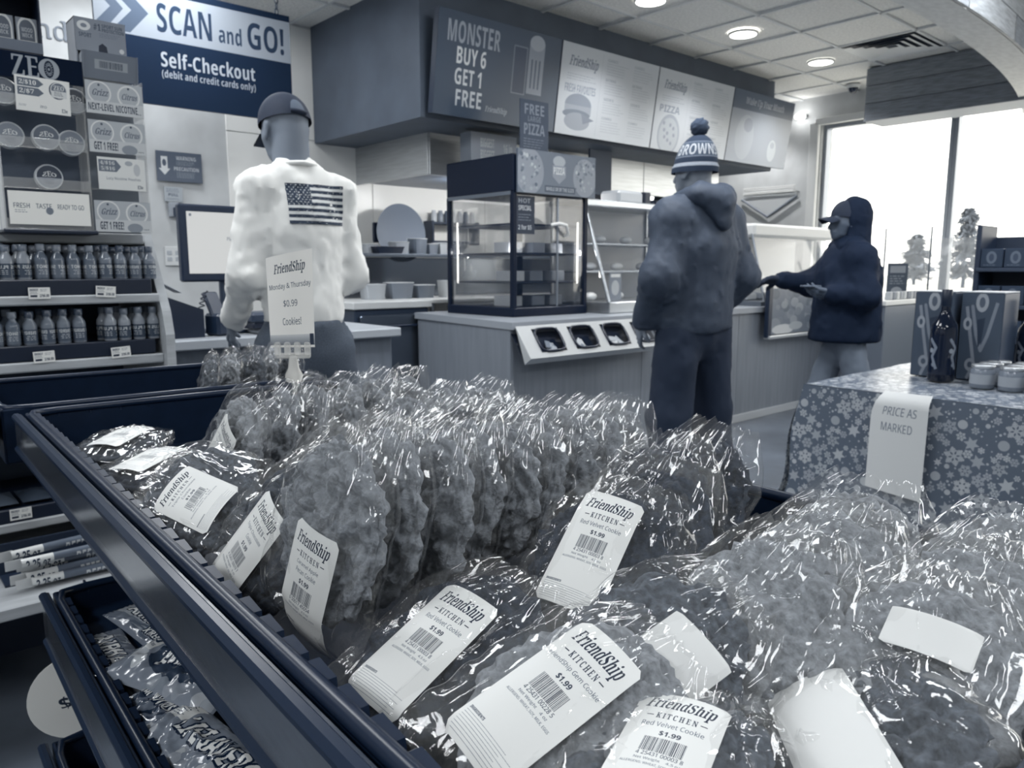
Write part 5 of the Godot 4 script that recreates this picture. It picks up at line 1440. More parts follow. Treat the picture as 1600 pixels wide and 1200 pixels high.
func pizza_case() -> void:
	# heated glass case on the counter corner: x 3.31..4.0, z -4.43..-3.73
	var t := thing("pizza_case", "tall black-framed glass pizza case on the counter corner", "display case", Vector3(3.655, 0.93, -4.08))
	var blk := mat(0.05, 0.4, 0.0, 0.3)
	for sx in [-1.0, 1.0]:
		for sz in [-1.0, 1.0]:
			var m := MB.new(); m.cbox(Vector3(sx * 0.33, 0.42, sz * 0.335), Vector3(0.035, 0.76, 0.035), 0.004); part(t, "corner_post", m, blk)
	var ba := MB.new(); ba.cbox(Vector3(0, 0.03, 0), Vector3(0.7, 0.06, 0.71), 0.006); part(t, "base", ba, blk)
	var hd := MB.new(); hd.cbox(Vector3(0, 0.915, 0), Vector3(0.695, 0.235, 0.705), 0.008); part(t, "header_box", hd, blk)
	var tr := MB.new(); tr.cbox(Vector3(-0.35, 0.79, 0), Vector3(0.006, 0.025, 0.66), 0.002); part(t, "header_trim", tr, mat(0.5, 0.3, 0.7))
	for q in [[Vector3(-0.335, 0.42, 0), Vector3(0.004, 0.72, 0.63)], [Vector3(0.335, 0.42, 0), Vector3(0.004, 0.72, 0.63)], [Vector3(0, 0.42, 0.34), Vector3(0.62, 0.72, 0.004)], [Vector3(0, 0.42, -0.34), Vector3(0.62, 0.72, 0.004)]]:
		var g := MB.new(); g.box(q[0], q[1]); part(t, "glass_pane", g, clear(0.2, 0.16, 0.03))
	for k in 3:
		var s := MB.new(); s.cbox(Vector3(0, 0.22 + 0.19 * k, 0), Vector3(0.6, 0.014, 0.6), 0.003); part(t, "rack_shelf", s, mat(0.12, 0.4, 0.3))
	for q in [Vector3(-0.29, 0.42, 0.29), Vector3(-0.3, 0.42, -0.29), Vector3(0.3, 0.42, 0.30)]:
		var l := MB.new(); l.cbox(q, Vector3(0.01, 0.42, 0.01), 0.002); part(t, "light_strip", l, glow(1.0, 2.2))
		var o := OmniLight3D.new(); o.light_energy = 0.05; o.light_size = 0.02; o.omni_range = 4.0; o.shadow_enabled = true; o.name = "strip_light"; o.position = q + Vector3(0.02, 0, -0.02 * signf(q.z)); t.add_child(o)
	var hn := MB.new(); hn.tube([Vector3(0.0, 0.60, 0.345), Vector3(0.03, 0.61, 0.39), Vector3(0.09, 0.60, 0.395), Vector3(0.13, 0.55, 0.375), Vector3(0.13, 0.53, 0.345)], 0.011, 8); part(t, "handle", hn, mat(0.9, 0.3))
	var div := MB.new(); div.cbox(Vector3(0.06, 0.42, 0.343), Vector3(0.016, 0.72, 0.01), 0.003); part(t, "door_edge", div, mat(0.5, 0.3, 0.6))
	var st := canvas(180, 250, T(0.14)); write(st, "HOT", 30, 16, 110, 30, T(0.6), "sans_bold"); write(st, "SPECIAL", 30, 62, 120, 34, T(0.78), "sans_bold"); lines(st, 30, 120, 120, 3, 18, T(0.5), 5); write(st, "2 for $5", 28, 190, 124, 34, T(0.75), "sans_bold")
	board(t, "door_sticker", 0.17, 0.24, 0.002, printed(st, 0.5), mat(0.1), Vector3(-0.24, 0.535, 0.346))
	var im := canvas(760, 300, T(0.44))
	disc(im, 110, 150, 130, T(0.56), 160); disc(im, 650, 160, 120, T(0.56), 140)
	var r := RandomNumberGenerator.new(); r.seed = 31
	for k in 90:
		var side := k % 2
		disc(im, (110 if side == 0 else 650) + r.randf_range(-96, 96), 150 + r.randf_range(-120, 120), r.randf_range(6, 16), T(r.randf_range(0.36, 0.72)))
	disc(im, 390, 60, 60, T(0.66), 40); im.fill_rect(Rect2i(326, 90, 128, 80), T(0.56)); write(im, "PIZZA", 334, 100, 112, 52, T(0.8), "sans_bold")
	shape(im, [Vector2(326, 170), Vector2(454, 170), Vector2(390, 220)], T(0.56))
	im.fill_rect(Rect2i(250, 236, 300, 48), T(0.3)); write(im, "WHOLE OR BY THE SLICE", 262, 246, 276, 28, T(0.7), "sans_bold")
	var tp := thing("pizza_topper", "pizza sign board on top of the glass case front", "sign", Vector3(3.68, 1.722, -3.70))
	board(tp, "panel", 0.72, 0.27, 0.012, printed(im, 0.5), mat(0.3))
	var fp := canvas(260, 420, T(0.26))
	write(fp, "FREE", 40, 30, 180, 78, T(0.5), "sans_bold"); write(fp, "LARGE", 70, 120, 120, 40, T(0.46), "sans_bold"); write(fp, "PIZZA", 34, 176, 192, 84, T(0.5), "sans_bold"); lines(fp, 30, 290, 200, 6, 20, T(0.42), 7)
	var ps := thing("poster_stand", "dark free pizza poster standing on the glass case", "sign", Vector3(3.52, 1.964, -3.76))
	board(ps, "poster", 0.25, 0.345, 0.006, printed(fp, 0.5), mat(0.2))
	var bx := canvas(300, 90, T(0.56)); for k in 2: write(bx, ["BIGGEST", "BIGGEST"][k], 60, 14 + 34 * k, 90, 26, T(0.74), "sans_bold"); write(bx, "16 in", 210, 22, 60, 30, T(0.7), "sans_bold")
	var cb := thing("pizza_boxes", "grey printed carton behind the top of the glass case", "carton", Vector3(3.62, 1.964, -4.28))
	board(cb, "box_body", 0.42, 0.21, 0.12, printed(bx, 0.6), mat(0.52))
	# boxes and slices on the racks
	var rr := RandomNumberGenerator.new(); rr.seed = 12
	for k in 9:
		var m := MB.new(); m.cbox(Vector3(0, 0.035, 0), Vector3(0.12, 0.07, 0.16), 0.004)
		var sh := k / 3
		one("snack_box", m, mat([0.72, 0.5, 0.62][k % 3], 0.5), "%s carton on the %s rack of the pizza case" % [["left", "middle", "right"][k % 3], ["lowest", "middle", "top"][sh]], "carton", Vector3(3.46 + 0.19 * (k % 3), [0.991, 1.158, 1.348][sh], -3.95 + 0.02 * (k % 2)), "cartons in the pizza case")
	var hb := thing("plain_sign", "plain dark panel hanging under the hood right of the case", "sign", Vector3(4.86, 1.845, -4.4))
	var hm := MB.new(); hm.cbox(Vector3(0, 0.18, 0), Vector3(0.27, 0.36, 0.02), 0.003); part(hb, "panel", hm, mat(0.3, 0.6))
	var ov := thing("pizza_oven", "dark conveyor oven under the hood", "oven", Vector3(6.62, 1.38, -5.0))
	var om := MB.new(); om.cbox(Vector3(0, 0.25, 0), Vector3(1.4, 0.5, 0.7), 0.01); part(ov, "oven_body", om, mat(0.16, 0.4, 0.3))
	var ol := MB.new(); ol.cbox(Vector3(0, 0.25, 0.36), Vector3(1.0, 0.14, 0.02), 0.004); part(ov, "opening_lip", ol, mat(0.45, 0.3, 0.7))
	for sx in [-1.0, 1.0]:
		var lg := MB.new(); lg.cbox(Vector3(sx * 0.6, -0.69, 0), Vector3(0.06, 1.38, 0.6), 0.006); part(ov, "leg", lg, mat(0.3, 0.4, 0.5))

func deli_case() -> void:
	var t := thing("deli_case", "steel-trimmed glass deli case with an angled front behind the pizza case", "display case", Vector3(4.62, 0.93, -3.95))
	var st := mat(0.72, 0.25, 0.75)
	var b := MB.new(); b.cbox(Vector3(0, 0.04, 0.1), Vector3(1.1, 0.08, 0.55), 0.006); part(t, "base", b, st)
	var tp := MB.new(); tp.cbox(Vector3(0, 0.78, -0.05), Vector3(1.12, 0.05, 0.36), 0.008); part(t, "top", tp, st)
	var fr := MB.new(); fr.quad(Vector3(-0.54, 0.08, 0.36), Vector3(0.54, 0.08, 0.36), Vector3(0.54, 0.76, 0.13), Vector3(-0.54, 0.76, 0.13)); part(t, "front_glass", fr, clear(0.5, 0.14, 0.03))
	for x in [-0.55, 0.55]:
		var s := MB.new(); s.tube([Vector3(x, 0.08, 0.37), Vector3(x, 0.76, 0.13)], 0.014, 8); part(t, "front_post", s, st)
		var bp := MB.new(); bp.cbox(Vector3(x, 0.42, -0.2), Vector3(0.02, 0.7, 0.02), 0.003); part(t, "rear_post", bp, st)
	var bk := MB.new(); bk.cbox(Vector3(0, 0.42, -0.215), Vector3(1.1, 0.7, 0.008), 0.002); part(t, "back_sheet", bk, mat(0.6, 0.3))
	for k in 2:
		var s := MB.new(); s.cbox(Vector3(0, 0.29 + 0.2 * k, -0.03), Vector3(1.08, 0.014, 0.34 - 0.06 * k), 0.003); part(t, "glass_shelf", s, mat(0.62, 0.25, 0.4))
	var lt := MB.new(); lt.cbox(Vector3(-0.525, 0.3, 0.26), Vector3(0.012, 0.1, 0.012), 0.002); part(t, "light_strip", lt, glow(1.0, 2.0))
	var r := RandomNumberGenerator.new(); r.seed = 21
	for k in 10:
		var sh := k % 3
		var m := MB.new()
		m.grid(10, 6, func(u, v): var an: float = u * TAU; var ph: float = v * PI; return Vector3(cos(an) * sin(ph) * 0.055, 0.03 - cos(ph) * 0.03, -sin(an) * sin(ph) * 0.045), false, true)
		one("wrapped_sandwich", m, mat(r.randf_range(0.6, 0.85), 0.3), "%s wrapped food item in the deli case, counted from its post" % ORD[k], "food", Vector3(4.17 + 0.1 * k, [1.012, 1.228, 1.428][sh], -3.95 + (0.1 if sh == 0 else 0.0)), "food in the deli case")
	var fz := thing("deli_sign", "small pale standing card inside the deli case front", "sign", Vector3(4.33, 1.012, -3.75))
	var cs := canvas(120, 220, T(0.5)); cs.fill_rect(Rect2i(12, 10, 96, 26), T(0.9)); disc(cs, 60, 120, 40, T(0.74), 60)
	board(fz, "card", 0.13, 0.2, 0.004, printed(cs, 0.4), mat(0.5))
	var bxs := thing("bread_bin", "pale clear bin with a dark opening on top of the deli case", "bin", Vector3(4.78, 1.736, -4.05))
	var bm := MB.new(); bm.cbox(Vector3(-0.05, 0.05, 0), Vector3(0.3, 0.1, 0.2), 0.02); part(bxs, "bin_body", bm, mat(0.7, 0.3))
	var bo := MB.new(); bo.cbox(Vector3(0.14, 0.05, 0.02), Vector3(0.08, 0.1, 0.18), 0.01); part(bxs, "opening", bo, mat(0.08, 0.5))

func right_counter() -> void:
	# glass cold case, picture panel, wall sign, and the raised counter by the window
	var t := thing("cold_case", "white-topped glass cold case between the two shoppers", "display case", Vector3(6.55, 0.93, -3.75))
	var tp := MB.new(); tp.cbox(Vector3(0, 0.63, -0.02), Vector3(1.5, 0.11, 0.5), 0.02); part(t, "top", tp, mat(0.86, 0.35))
	var fr := MB.new(); fr.quad(Vector3(-0.74, 0.04, 0.33), Vector3(0.74, 0.04, 0.33), Vector3(0.74, 0.58, 0.2), Vector3(-0.74, 0.58, 0.2)); part(t, "front_glass", fr, clear(0.9, 0.16, 0.04))
	var bk := MB.new(); bk.cbox(Vector3(0, 0.3, -0.22), Vector3(1.48, 0.58, 0.02), 0.004); part(t, "back_sheet", bk, mat(0.66, 0.4))
	var ba := MB.new(); ba.cbox(Vector3(0, 0.02, 0.02), Vector3(1.5, 0.04, 0.6), 0.004); part(t, "base", ba, mat(0.5, 0.3, 0.6))
	for x in [-0.74, 0.74]:
		var e := MB.new(); e.tube([Vector3(x, 0.04, 0.34), Vector3(x, 0.6, 0.2)], 0.012, 6); part(t, "edge_post", e, mat(0.6, 0.3, 0.6))
	for k in 6:
		var m := MB.new(); m.cbox(Vector3(0, 0.03, 0), Vector3(0.16, 0.06, 0.2), 0.012)
		one("food_tray", m, mat([0.7, 0.55, 0.78, 0.5, 0.66, 0.74][k], 0.4), "%s food tray inside the white-topped cold case" % ORD[k], "food tray", Vector3(5.97 + 0.22 * k, 0.971, -3.72), "trays in the cold case")
	var im := canvas(500, 320, T(0.45))
	var r := RandomNumberGenerator.new(); r.seed = 9
	for k in 60: disc(im, r.randf_range(0, 480), r.randf_range(30, 290), r.randf_range(16, 46), T(r.randf_range(0.36, 0.6)))
	disc(im, 120, 290, 90, T(0.78), 36); disc(im, 230, 270, 60, T(0.66), 30); disc(im, 440, 150, 40, T(0.8), 56); disc(im, 450, 150, 24, T(0.45), 38)
	var pp := thing("picture_panel", "food picture panel on the counter front before the dark-jacketed shopper", "sign", Vector3(6.24, 0.70, -3.33))
	board(pp, "panel", 0.96, 0.38, 0.03, printed(im, 0.4), mat(0.14))
	var fe := MB.new(); fe.cbox(Vector3(-0.5, 0.19, 0.005), Vector3(0.06, 0.42, 0.04), 0.006); part(pp, "dark_edge", fe, mat(0.12, 0.4))
	var lg := MB.new(); lg.cbox(Vector3(0, -0.02, 0.01), Vector3(1.04, 0.03, 0.06), 0.006); part(pp, "ledge", lg, mat(0.74, 0.3, 0.4))
	# arrow-shaped sign on the window wall
	var a := thing("arrow_wall_sign", "pale arrow-shaped sign with a tube outline on the wall", "sign", Vector3(8.14, 1.83, -4.77))
	var v := MB.new()
	v.prism([Vector2(-0.33, 0.19), Vector2(0, 0.0), Vector2(0.33, 0.19), Vector2(0.33, 0.245), Vector2(-0.33, 0.245)], 0.02, Basis(Vector3.BACK, Vector3.UP, Vector3.LEFT)); part(a, "plate", v, mat(0.8, 0.4))
	var e1 := MB.new(); e1.tube([Vector3(-0.03, 0.2, 0.34), Vector3(-0.03, -0.01, 0.0), Vector3(-0.03, 0.2, -0.34)], 0.016, 6); part(a, "dark_edge", e1, mat(0.55, 0.4))
	for s in [0.0, 0.02]:
		var tb := MB.new(); tb.tube([Vector3(-0.03, 0.255 - s * 0.3 + s, -0.32 + s), Vector3(-0.03, 0.255 - s * 0.3 + s, 0.32 - s), Vector3(-0.03, 0.32 - s, 0.32 - s), Vector3(-0.03, 0.32 - s, -0.32 + s)], 0.006, 6, true); part(a, "outline_tube", tb, mat(0.9, 0.3))
	var c := thing("window_counter", "raised grey counter with a white edge by the windows", "counter", Vector3(7.35, 0, -3.09))
	var cb := MB.new(); cb.cbox(Vector3(0, 0.46, 0), Vector3(1.1, 0.92, 0.5), 0.005); part(c, "body", cb, mat(0.44, 0.4))
	var ct := MB.new(); ct.cbox(Vector3(0, 0.945, 0), Vector3(1.14, 0.045, 0.52), 0.006); part(c, "worktop", ct, mat(0.86, 0.35))
	# clear guard on thin posts
	var g := thing("counter_guard", "clear guard panel on thin posts above the raised counter", "guard", Vector3(7.72, 0.97, -3.1))
	for z in [-0.2, 0.22, 0.62]:
		var p := MB.new(); p.tube([Vector3(0.08, 0 if z < 0.3 else -0.1, z), Vector3(0.08, 0.66, z)], 0.009, 6); part(g, "post", p, mat(0.42, 0.3, 0.6))
	var gp := MB.new(); gp.box(Vector3(0.08, 0.3, 0.21), Vector3(0.005, 0.5, 0.8)); part(g, "panel", gp, clear(0.8, 0.22, 0.03))
	var fl := canvas(120, 200, T(0.3)); fl.fill_rect(Rect2i(14, 14, 92, 40), T(0.6)); lines(fl, 16, 70, 88, 4, 14, T(0.55), 6); disc(fl, 60, 160, 34, T(0.6), 26)
	var f := thing("flyer", "small dark flyer standing on the raised counter", "sign", Vector3(7.4, 0.968, -3.0), -0.6)
	board(f, "sheet", 0.2, 0.32, 0.004, printed(fl, 0.5), mat(0.3))
	for k in 9:
		var m := MB.new(); m.cbox(Vector3(0, 0.035, 0), Vector3(0.06, 0.07, 0.05), 0.006)
		one("small_carton", m, mat([0.7, 0.5, 0.8, 0.62, 0.75, 0.45, 0.7, 0.6, 0.78][k], 0.5), "%s small carton in the row on the raised counter" % ORD[k], "carton", Vector3(7.0 + 0.075 * k, 0.968, -2.9), "cartons on the raised counter")

func flake(im: Image, c: Vector2, r: float, kind: int, col: Color) -> void:
	if kind == 4: disc(im, c.x, c.y, r * 0.7, col); return
	if kind == 3:
		var pts := []
		for k in 12: pts.append(c + Vector2.from_angle(TAU * k / 12 + 0.2) * (r if k % 2 == 0 else r * 0.5))
		shape(im, pts, col); return
	var w := maxf(r * 0.09, 1.2)
	for k in 6:
		var d := Vector2.from_angle(TAU * k / 6 + kind * 0.26)
		stroke(im, [c, c + d * r], w, col)
		for q in [0.45, 0.7]:
			for s in [-1.0, 1.0]:
				stroke(im, [c + d * r * q, c + d * r * q + d.rotated(s * 0.9) * r * (0.36 if q < 0.5 else 0.26)], w, col)
		if kind == 1: disc(im, (c + d * r).x, (c + d * r).y, w * 1.7, col)
	if kind == 2: disc(im, c.x, c.y, r * 0.36, col)

func snow_cloth() -> StandardMaterial3D:
	var im := canvas(1024, 1024, T(0.4))
	var r := RandomNumberGenerator.new(); r.seed = 41
	var put := []
	for tries in 5000:
		if put.size() > 420: break
		var rad := r.randf_range(36, 58) if put.size() < 44 else r.randf_range(18, 32) if put.size() < 170 else r.randf_range(5, 12)
		var c := Vector2(r.randf_range(rad, 1024 - rad), r.randf_range(rad, 1024 - rad))
		var ok := true
		for q in put:
			if q[0].distance_to(c) < (q[1] + rad) * 0.88: ok = false; break
		if not ok: continue
		put.append([c, rad])
		flake(im, c, rad, r.randi_range(0, 4) if rad > 14 else 4, T(r.randf_range(0.62, 0.74)))
	var m := printed(im, 0.32)
	m.texture_repeat = true
	return m

func table() -> void:
	# covered table: near face at x = 3.1, top 0.757, running towards +z past the frame
	var t := thing("display_table", "folding table under the snowflake cloth", "table", Vector3(3.75, 0, -0.62))
	var tt := MB.new(); tt.cbox(Vector3(0, 0.735, 0), Vector3(1.24, 0.03, 1.94), 0.006); part(t, "tabletop", tt, mat(0.6, 0.5))
	for x in [-0.5, 0.5]:
		for z in [-0.85, 0.85]:
			var l := MB.new(); l.tube([Vector3(x, 0, z), Vector3(x, 0.72, z)], 0.016, 8); part(t, "leg", l, mat(0.3, 0.4, 0.5))
	var m := MB.new()
	var L := 1.97; var D := 1.27
	# one sheet: top and four drops; s runs along the edge outline
	m.grid(12, 12, func(u, v): return Vector3(3.105 + 1.29 * u, 0.757 + 0.0025 * sin(u * 23.0) * sin(v * 17.0 + u * 9.0), 0.37 - 1.98 * v))
	# uv of the top in metres
	var fold := func(s: float, v: float) -> float: return 0.012 * sin(s * 15.0 + 0.6) * v + 0.02 * v * sin(s * 6.1 + 2.0)
	m.grid(70, 14, func(u, v): var z: float = 0.37 - 1.98 * u; var d: float = 1.0 - v; return Vector3(3.105 - 0.01 - 0.02 * d - fold.call(z, d), 0.757 - 0.62 * d - 0.0 * u, z - (0.10 * d * pow(u, 12.0)) - 0.04 * d * pow(u, 5.0) * sin(d * 7.0)), true)
	m.grid(50, 14, func(u, v): var x: float = 3.105 + 1.29 * u; var d: float = 1.0 - v; var w: float = pow(1.0 - u, 6.0); return Vector3(x - (0.03 * d + fold.call(-1.61, d)) * w, 0.757 - 0.62 * d, -1.61 - 0.02 * d - 0.12 * d * w - 0.8 * fold.call(x, d) * (1.0 - w) - 0.04 * d * w * sin(d * 7.0)), true)
	# lay the print flat by cloth lengths
	for k in m.v.size():
		var nn := m.n[k]; var p := m.v[k]
		if absf(nn.y) > 0.8: m.uv[k] = Vector2(p.x - 3.1, p.z) / 0.62
		elif absf(nn.x) > absf(nn.z): m.uv[k] = Vector2(p.z, -p.y + 0.757) / 0.62
		else: m.uv[k] = Vector2(p.x - 3.1 + 0.37, -p.y + 0.757) / 0.62
	one("snowflake_tablecloth", m, snow_cloth(), "grey plastic tablecloth printed with white snowflakes", "tablecloth")
	var im := canvas(220, 360, T(0.84))
	write(im, "PRICE AS", 44, 50, 134, 30, T(0.45), "sans"); write(im, "MARKED", 44, 108, 122, 30, T(0.45), "sans")
	var pm := MB.new()
	pm.grid(8, 20, func(u, v):
		var z: float = -1.298 + 0.212 * u
		var y: float = 0.385 + 0.385 * v - 0.02 * u * (1.0 - v)
		var x: float = 3.062 - 0.004 * sin(u * 3.0)
		if y > 0.74: x += 0.03 * (y - 0.74) / 0.03
		return Vector3(x - 0.012 - 0.012 * (1.0 - v), y, z + (0.035 * pow(maxf(v - 0.72, 0.0) / 0.28, 2.0) * (1.0 - u))))
	var o := one("paper_sign", pm, printed(im, 0.55), "white paper reading price as marked taped to the snowflake cloth", "sign")
	# boxes of wine, bottles, jars
	var bi := canvas(220, 400, T(0.30))
	stroke(bi, [Vector2(30, 60), Vector2(60, 200), Vector2(90, 330), Vector2(60, 390)], 9, T(0.52)); stroke(bi, [Vector2(190, 40), Vector2(150, 190), Vector2(120, 260), Vector2(90, 190), Vector2(60, 60)], 9, T(0.5))
	disc(bi, 110, 40, 34, T(0.62), 44); disc(bi, 110, 40, 16, T(0.36), 24); disc(bi, 40, 140, 24, T(0.6), 30); disc(bi, 40, 140, 10, T(0.3), 14); disc(bi, 70, 330, 30, T(0.55)); disc(bi, 70, 330, 14, T(0.3))
	shape(bi, [Vector2(90, 120), Vector2(132, 110), Vector2(120, 220), Vector2(104, 250)], T(0.18))
	var bm := printed(bi, 0.35)
	var bs := canvas(220, 400, T(0.2)); write(bs, "RED", 60, 40, 80, 30, T(0.42), "sans_bold"); write(bs, "BLEND", 50, 90, 110, 30, T(0.42), "sans_bold"); stroke(bs, [Vector2(20, 380), Vector2(60, 300), Vector2(80, 220)], 8, T(0.46))
	var sm := printed(bs, 0.35)
	for k in 2:
		var b := thing("wine_box", ["patterned wine carton behind the nearest bottle", "second patterned wine carton beside the first", "third patterned wine carton at the far side of the table"][k], "carton", Vector3(3.80 + 0.02 * k, 0.761, -1.33 + 0.185 * k), 0, "wine cartons on the table")
		var body := MB.new(); body.cbox(Vector3(0, 0.19, 0), Vector3(0.2, 0.38, 0.165), 0.004); part(b, "carton_body", body, mat(0.26, 0.4))
		var f := part(b, "printed_front", sheet(0.16, 0.375), bm); f.transform = Transform3D(Basis(Vector3.UP, -PI / 2), Vector3(-0.1008, 0.0025, 0))
		var f2 := part(b, "printed_side", sheet(0.195, 0.375), sm); f2.transform = Transform3D(Basis(Vector3.UP, PI), Vector3(0, 0.0025, -0.0833))
		var lid := MB.new(); lid.cbox(Vector3(0, 0.383, 0), Vector3(0.198, 0.005, 0.163), 0.001); part(b, "lid", lid, mat(0.7, 0.4))
	var wl := canvas(256, 128, T(0.06))
	for k in 4: stroke(wl, [Vector2(20 + k * 64, 110), Vector2(36 + k * 64, 70), Vector2(24 + k * 64, 40), Vector2(44 + k * 64, 14)], 5, T(0.5)); disc(wl, 40 + k * 64, 50, 8, T(0.56)); disc(wl, 30 + k * 64, 96, 7, T(0.5))
	var wm := printed(wl, 0.12)
	var spots := [[3.60, -1.247, 1.06, "large dark wine bottle standing before the cartons"], [3.95, -1.02, 0.94, "dark wine bottle at the right edge behind the jars"]]
	for s in spots:
		var w := thing("wine_bottle", s[3], "bottle", Vector3(s[0], 0.761, s[1]), 0.4, "wine bottles on the table")
		w.scale = Vector3.ONE * s[2]
		var b := MB.new(); b.lathe(Vector3.ZERO, [[0.0, 0.0], [0.044, 0.0], [0.05, 0.006], [0.05, 0.205], [0.046, 0.232], [0.024, 0.27], [0.018, 0.29], [0.0175, 0.34]], 24); part(w, "glass", b, mat(0.03, 0.06))
		var lb := MB.new(); lb.lathe(Vector3.ZERO, [[0.0504, 0.03], [0.0504, 0.19]], 24); part(w, "painted_band", lb, wm)
		var cp := MB.new(); cp.lathe(Vector3.ZERO, [[0.0185, 0.305], [0.0195, 0.307], [0.0195, 0.372], [0.018, 0.374], [0.0, 0.374]], 20); part(w, "foil", cp, mat(0.09, 0.3))
	var jl := MB.new()
	for k in 9:
		var j := thing("candle_jar", "%s low glass jar with a metal lid on the snowflake cloth" % ORD[k], "jar", Vector3(3.52 + 0.10 * (k / 3), 0.761, -1.06 + 0.105 * (k % 3)), 0, "jars on the table")
		var b := MB.new(); b.lathe(Vector3.ZERO, [[0.0, 0.0], [0.042, 0.0], [0.046, 0.006], [0.046, 0.07], [0.04, 0.082]], 18); part(j, "glass", b, mat(0.5, 0.1))
		var lb := MB.new(); lb.lathe(Vector3.ZERO, [[0.0464, 0.018], [0.0464, 0.058]], 18); part(j, "band", lb, mat(0.62, 0.4))
		var c := MB.new(); c.lathe(Vector3.ZERO, [[0.042, 0.08], [0.044, 0.082], [0.044, 0.094], [0.042, 0.096], [0.0, 0.096]], 18); part(j, "lid", c, mat(0.74, 0.25, 0.7))
	# shelf of canned drinks further back by the window
	var sh := thing("drink_rack", "dark rack of canned drink packs by the window", "rack", Vector3(5.75, 0, -1.28))
	for z in [-0.5, 0.5]:
		var p := MB.new(); p.cbox(Vector3(0, 0.76, z), Vector3(0.3, 1.52, 0.03), 0.004); part(sh, "upright", p, mat(0.14, 0.5))
	for y in [0.5, 0.78, 1.0, 1.235]:
		var p := MB.new(); p.cbox(Vector3(0, y, 0), Vector3(0.32, 0.025, 1.0), 0.004); part(sh, "shelf_board", p, mat(0.2, 0.5))
	var cn := canvas(160, 130, T(0.22)); disc(cn, 80, 60, 40, T(0.4), 46); disc(cn, 80, 60, 20, T(0.28), 28); lines(cn, 20, 112, 120, 1, 8, T(0.4), 6)
	var cm := printed(cn, 0.3)
	var bk := MB.new(); bk.cbox(Vector3(0.14, 0.98, 0), Vector3(0.01, 0.94, 0.98), 0.002); part(sh, "back_sheet", bk, mat(0.16, 0.5))
	for row in 3:
		for k in 7:
			if row == 1 and k == 3: continue
			var b := thing("drink_pack", "dark can pack on the %s shelf of the drink rack, %s from the mullion side" % [["lower", "middle", "top"][row], ORD[k]], "drink pack", Vector3(5.68, [0.794, 1.014, 1.249][row], -1.7 + 0.135 * k), 0, "can packs on the drink rack")
			var m2 := MB.new(); m2.cbox(Vector3(0, 0.06, 0), Vector3(0.14, 0.12, 0.128), 0.004); part(b, "pack_body", m2, mat(0.2, 0.4))
			var f := part(b, "printed_front", sheet(0.12, 0.112), cm); f.transform = Transform3D(Basis(Vector3.UP, -PI / 2), Vector3(-0.0708, 0.004, 0))
	var wt := one("shelf_note", sheet(0.16, 0.09), mat(0.86), "white note among the can packs", "sign", Vector3(5.6, 1.04, -1.28)); wt.rotation.y = -PI / 2

# ---- people: tapered bones joined with a smooth minimum and meshed as surface nets
# bone: [from, to, radius at from, radius at to, widen x, widen z]
func bone_distance(q: Array, p: Vector3) -> float:
	var a: Vector3 = q[0]
	var ab: Vector3 = q[1] - a
	var t := clampf((p - a).dot(ab) / maxf(ab.length_squared(), 1e-9), 0.0, 1.0)
	var o := p - (a + ab * t)
	if q.size() > 4:
		o.x /= q[4]; o.z /= q[5]
	return o.length() - lerpf(q[2], q[3], t)

func field_at(bones: Array, k: float, p: Vector3, nz: FastNoiseLite, amp: float) -> float:
	var d := 1e3
	for q in bones:
		var e := bone_distance(q, p)
		var h := maxf(k - absf(d - e), 0.0) / k
		d = minf(d, e) - h * h * k * 0.25
	if nz: d += nz.get_noise_3d(p.x, p.y * 0.55, p.z) * amp
	return d

